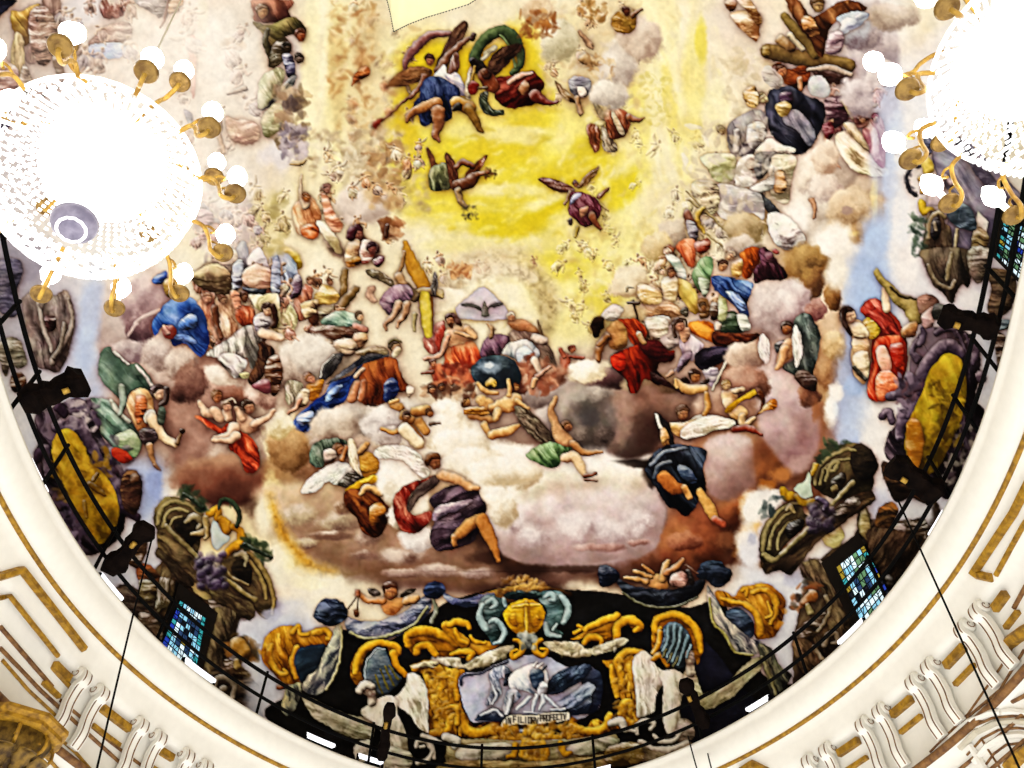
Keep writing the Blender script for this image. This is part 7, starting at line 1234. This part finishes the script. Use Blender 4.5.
def art_right(a, b, r):
    if a in (0, 6): return r.choice([2, 1, 3, 5, 6]) if b > 0 else 6
    if b in (3, 4, 5): return r.choice([3, 5, 4, 7, 0]) if 2 <= a <= 4 else r.choice([5, 0, 1])
    return r.choice([0, 0, 0, 1, 7]) if b > 5 or b < 3 else 0
window(1, [(179, 583), (218, 613), (199, 679), (160, 646)], [(180, 600), (206, 618), (195, 676), (162, 644)], 7, 10, 3, art_left)
window(2, [(821, 563), (858, 533), (892, 594), (856, 633)], [(836, 567), (864, 545), (890, 594), (863, 627)], 7, 9, 5, art_right)
window(3, [(999, 205), (1050, 230), (1036, 300), (992, 256)], [(1004, 216), (1048, 240), (1032, 292), (996, 256)], 7, 9, 8, art_right)
# ---- crystal chandeliers
def chandelier(label, px, py, dist, lean, phase, s=1.0):
    d = rays(px, py); loc = EYE+d/np.linalg.norm(d)*dist
    root = empty('crystal_chandelier', label, 'chandelier', loc); root.rotation_euler = lean
    prof = lambda v: (.80*math.cos(v*1.30)**.75*s+.0, -.92*math.sin(v*1.30)*s)
    bm = bmesh.new(); N = 30; T = 30
    for sg in (-1, 1):
        for i in range(N):
            for k in range(T+1):
                v = k/T; R, z = prof(v); a = 2*math.pi*i/N+sg*v*1.15; octa(bm, (R*math.cos(a), R*math.sin(a), z), (.0225-.006*v)*s)
    obj('crystal_basket', bm, M['crystal'], root, smooth=False)
    bm = bmesh.new()
    for i in range(64):
        a = 2*math.pi*i/64
        for k in range(22):
            v = k/21; R = .80-.62*v**.8; z = .05+.62*v; octa(bm, (R*math.cos(a)*s, R*math.sin(a)*s, z*s), .022*s)
    obj('crystal_crown', bm, M['crystal'], root, smooth=False)
    bm = bmesh.new(); tube(bm, [(.82*s*math.cos(2*math.pi*k/40), .82*s*math.sin(2*math.pi*k/40), .03) for k in range(41)], .018*s, 6, cap=False); obj('rim_hoop', bm, M['crystal'], root)
    bm = bmesh.new(); lathe(bm, [(.02, -.22*s), (.24*s, -.2*s), (.38*s, -.1*s), (.46*s, .06*s), (.48*s, .26*s), (.3*s, .5*s), (.02, .55*s)], 32); obj('glow_fill', bm, M['basket_glow'], root)  # added glowing form inside the basket, turns its centre white
    bm = bmesh.new(); lathe(bm, [(.02, -.98*s), (.12*s, -.97*s), (.16*s, -.93*s), (.17*s, -.89*s), (.10*s, -.86*s), (.02, -.86*s)], 24); b = obj('glass_boss', bm, M['boss'], root)  # boss of grey-lavender glass
    bm = bmesh.new(); tube(bm, [(.10*s*math.cos(2*math.pi*k/24), .10*s*math.sin(2*math.pi*k/24), (-1.0-.012*(k % 2))*s) for k in range(25)], .012*s, 5, cap=False)
    obj('boss_drops', bm, M['crystal'], b, smooth=False)
    bm = bmesh.new(); tube(bm, [(0, 0, .55*s), (0, 0, 7.0)], .012, 6); obj('hanging_rod', bm, M['white'], root)
    for k in range(18):
        up = k >= 12; a = 2*math.pi*(k % 12)/12+phase if not up else 2*math.pi*(k-12)/6+phase+.3; ca, sa = math.cos(a), math.sin(a); P_ = lambda r, z: (r*ca*s, r*sa*s, z*s)
        if up: arms = [[P_(.2, .66), P_(.42, .80), P_(.62, .70), P_(.74, .56), P_(.86, .56), P_(.90, .64)]]; T4 = Matrix.Translation(P_(.90, .65))
        else: arms = [[P_(.80, .02), P_(.92, .02), P_(.99, -.16), P_(1.02, -.34), P_(1.10, -.40), P_(1.13, -.33)], [P_(.92, .02), P_(.98, .06), P_(1.03, .02), P_(1.0, -.04)], [P_(1.0, -.2), P_(1.06, -.18), P_(1.08, -.23)]]; T4 = Matrix.Translation(P_(1.13, -.32))
        bm = bmesh.new()
        for q, A in enumerate(arms): tube(bm, curve3(A, 5), (.02, .013, .011)[q]*s, 6)
        arm = obj('candle_arm', bm, M['brass'], root)
        bm = bmesh.new(); lathe(bm, [(.012*s, -.035*s), (.03*s, -.03*s), (.034*s, -.014*s), (.05*s, -.02*s), (.056*s, -.004*s), (.072*s, -.012*s), (.086*s, .008*s), (.092*s, .03*s), (.05*s, .025*s), (.03*s, .01*s)], 20, T4); obj('drip_cup', bm, M['bronze'], arm)
        bm = bmesh.new(); lathe(bm, [(.03*s, 0), (.03*s, .26*s)], 10, T4); obj('candle_sleeve', bm, M['candle'], arm)
        bm = bmesh.new(); lathe(bm, [(.03*s, .26*s), (.07*s, .31*s), (.088*s, .38*s), (.07*s, .46*s), (.02*s, .56*s)], 12, T4); obj('flame_bulb', bm, M['bulb'], arm)
    return root
chandelier('crystal chandelier with a glowing basket and brass candle arms at upper left', 97, 176, 7.85, (.0, math.radians(-12), 0), .12)
chandelier('crystal chandelier with candle arms half out of view at upper right', 1040, 66, 7.9, (0, 0, 0), .45)
# ---- cream cloth panel with a beaded edge, high near the crown
bm = bmesh.new(); top = [(376, -60), (490, -60)]; low = [(387, -2), (391, 14), (394, 31), (408, 24), (426, 17), (446, 11), (468, 4), (484, -6)]
f = lambda x, y: EYE+rays(x, y)/np.linalg.norm(rays(x, y))*13.5
up_ = [(380+(x-387)*1.05, -60) for x, y in low]; a = [bm.verts.new(f(*p)) for p in low]; b = [bm.verts.new(f(*p)) for p in up_]
for k in range(len(low)-1): bm.faces.new((a[k], a[k+1], b[k+1], b[k]))
cl = obj('cloth_panel', bm, M['cloth']); tag(cl, 'cream cloth panel with a black beaded edge hanging at the top of the dome', 'cloth'); cl.modifiers.new('thick', 'SOLIDIFY').thickness = .02
bm = bmesh.new()
pl = []
for p, q in zip(low[:-1], low[1:]): pl += [(p[0]+(q[0]-p[0])*s/7, p[1]+(q[1]-p[1])*s/7) for s in range(7)]
for p in pl: octa(bm, f(*p), .022)
obj('beaded_edge', bm, M['bead'], cl, smooth=False)
# ---------------------------------------------------------------- light and camera
w = bpy.data.worlds.new('daylight_from_the_nave'); sc.world = w; w.use_nodes = True; w.node_tree.nodes['Background'].inputs['Color'].default_value = (1, .985, .96, 1); w.node_tree.nodes['Background'].inputs['Strength'].default_value = WS
def lamp(name, kind, loc, e, size=1., rot=None, col=(1, 1, 1)):
    l = bpy.data.lights.new(name, kind); l.energy = e; l.color = col; o = bpy.data.objects.new(name, l); COL.objects.link(o); o.location = loc
    if kind == 'AREA': l.size = size
    else: l.shadow_soft_size = size
    if rot: o.rotation_euler = rot
    return o
for nm, x, y, e in LAMPS: lamp(nm, 'POINT', (x, y, ZR-2.2), e, 1.2)
cam = bpy.data.cameras.new('camera'); cam.sensor_width = 36; cam.lens = 36*FPX/1024; cam.clip_end = 200; co = bpy.data.objects.new('camera', cam); COL.objects.link(co)
co.location = EYE; co.rotation_euler = (TH+math.pi/2, 0, 0); sc.camera = co
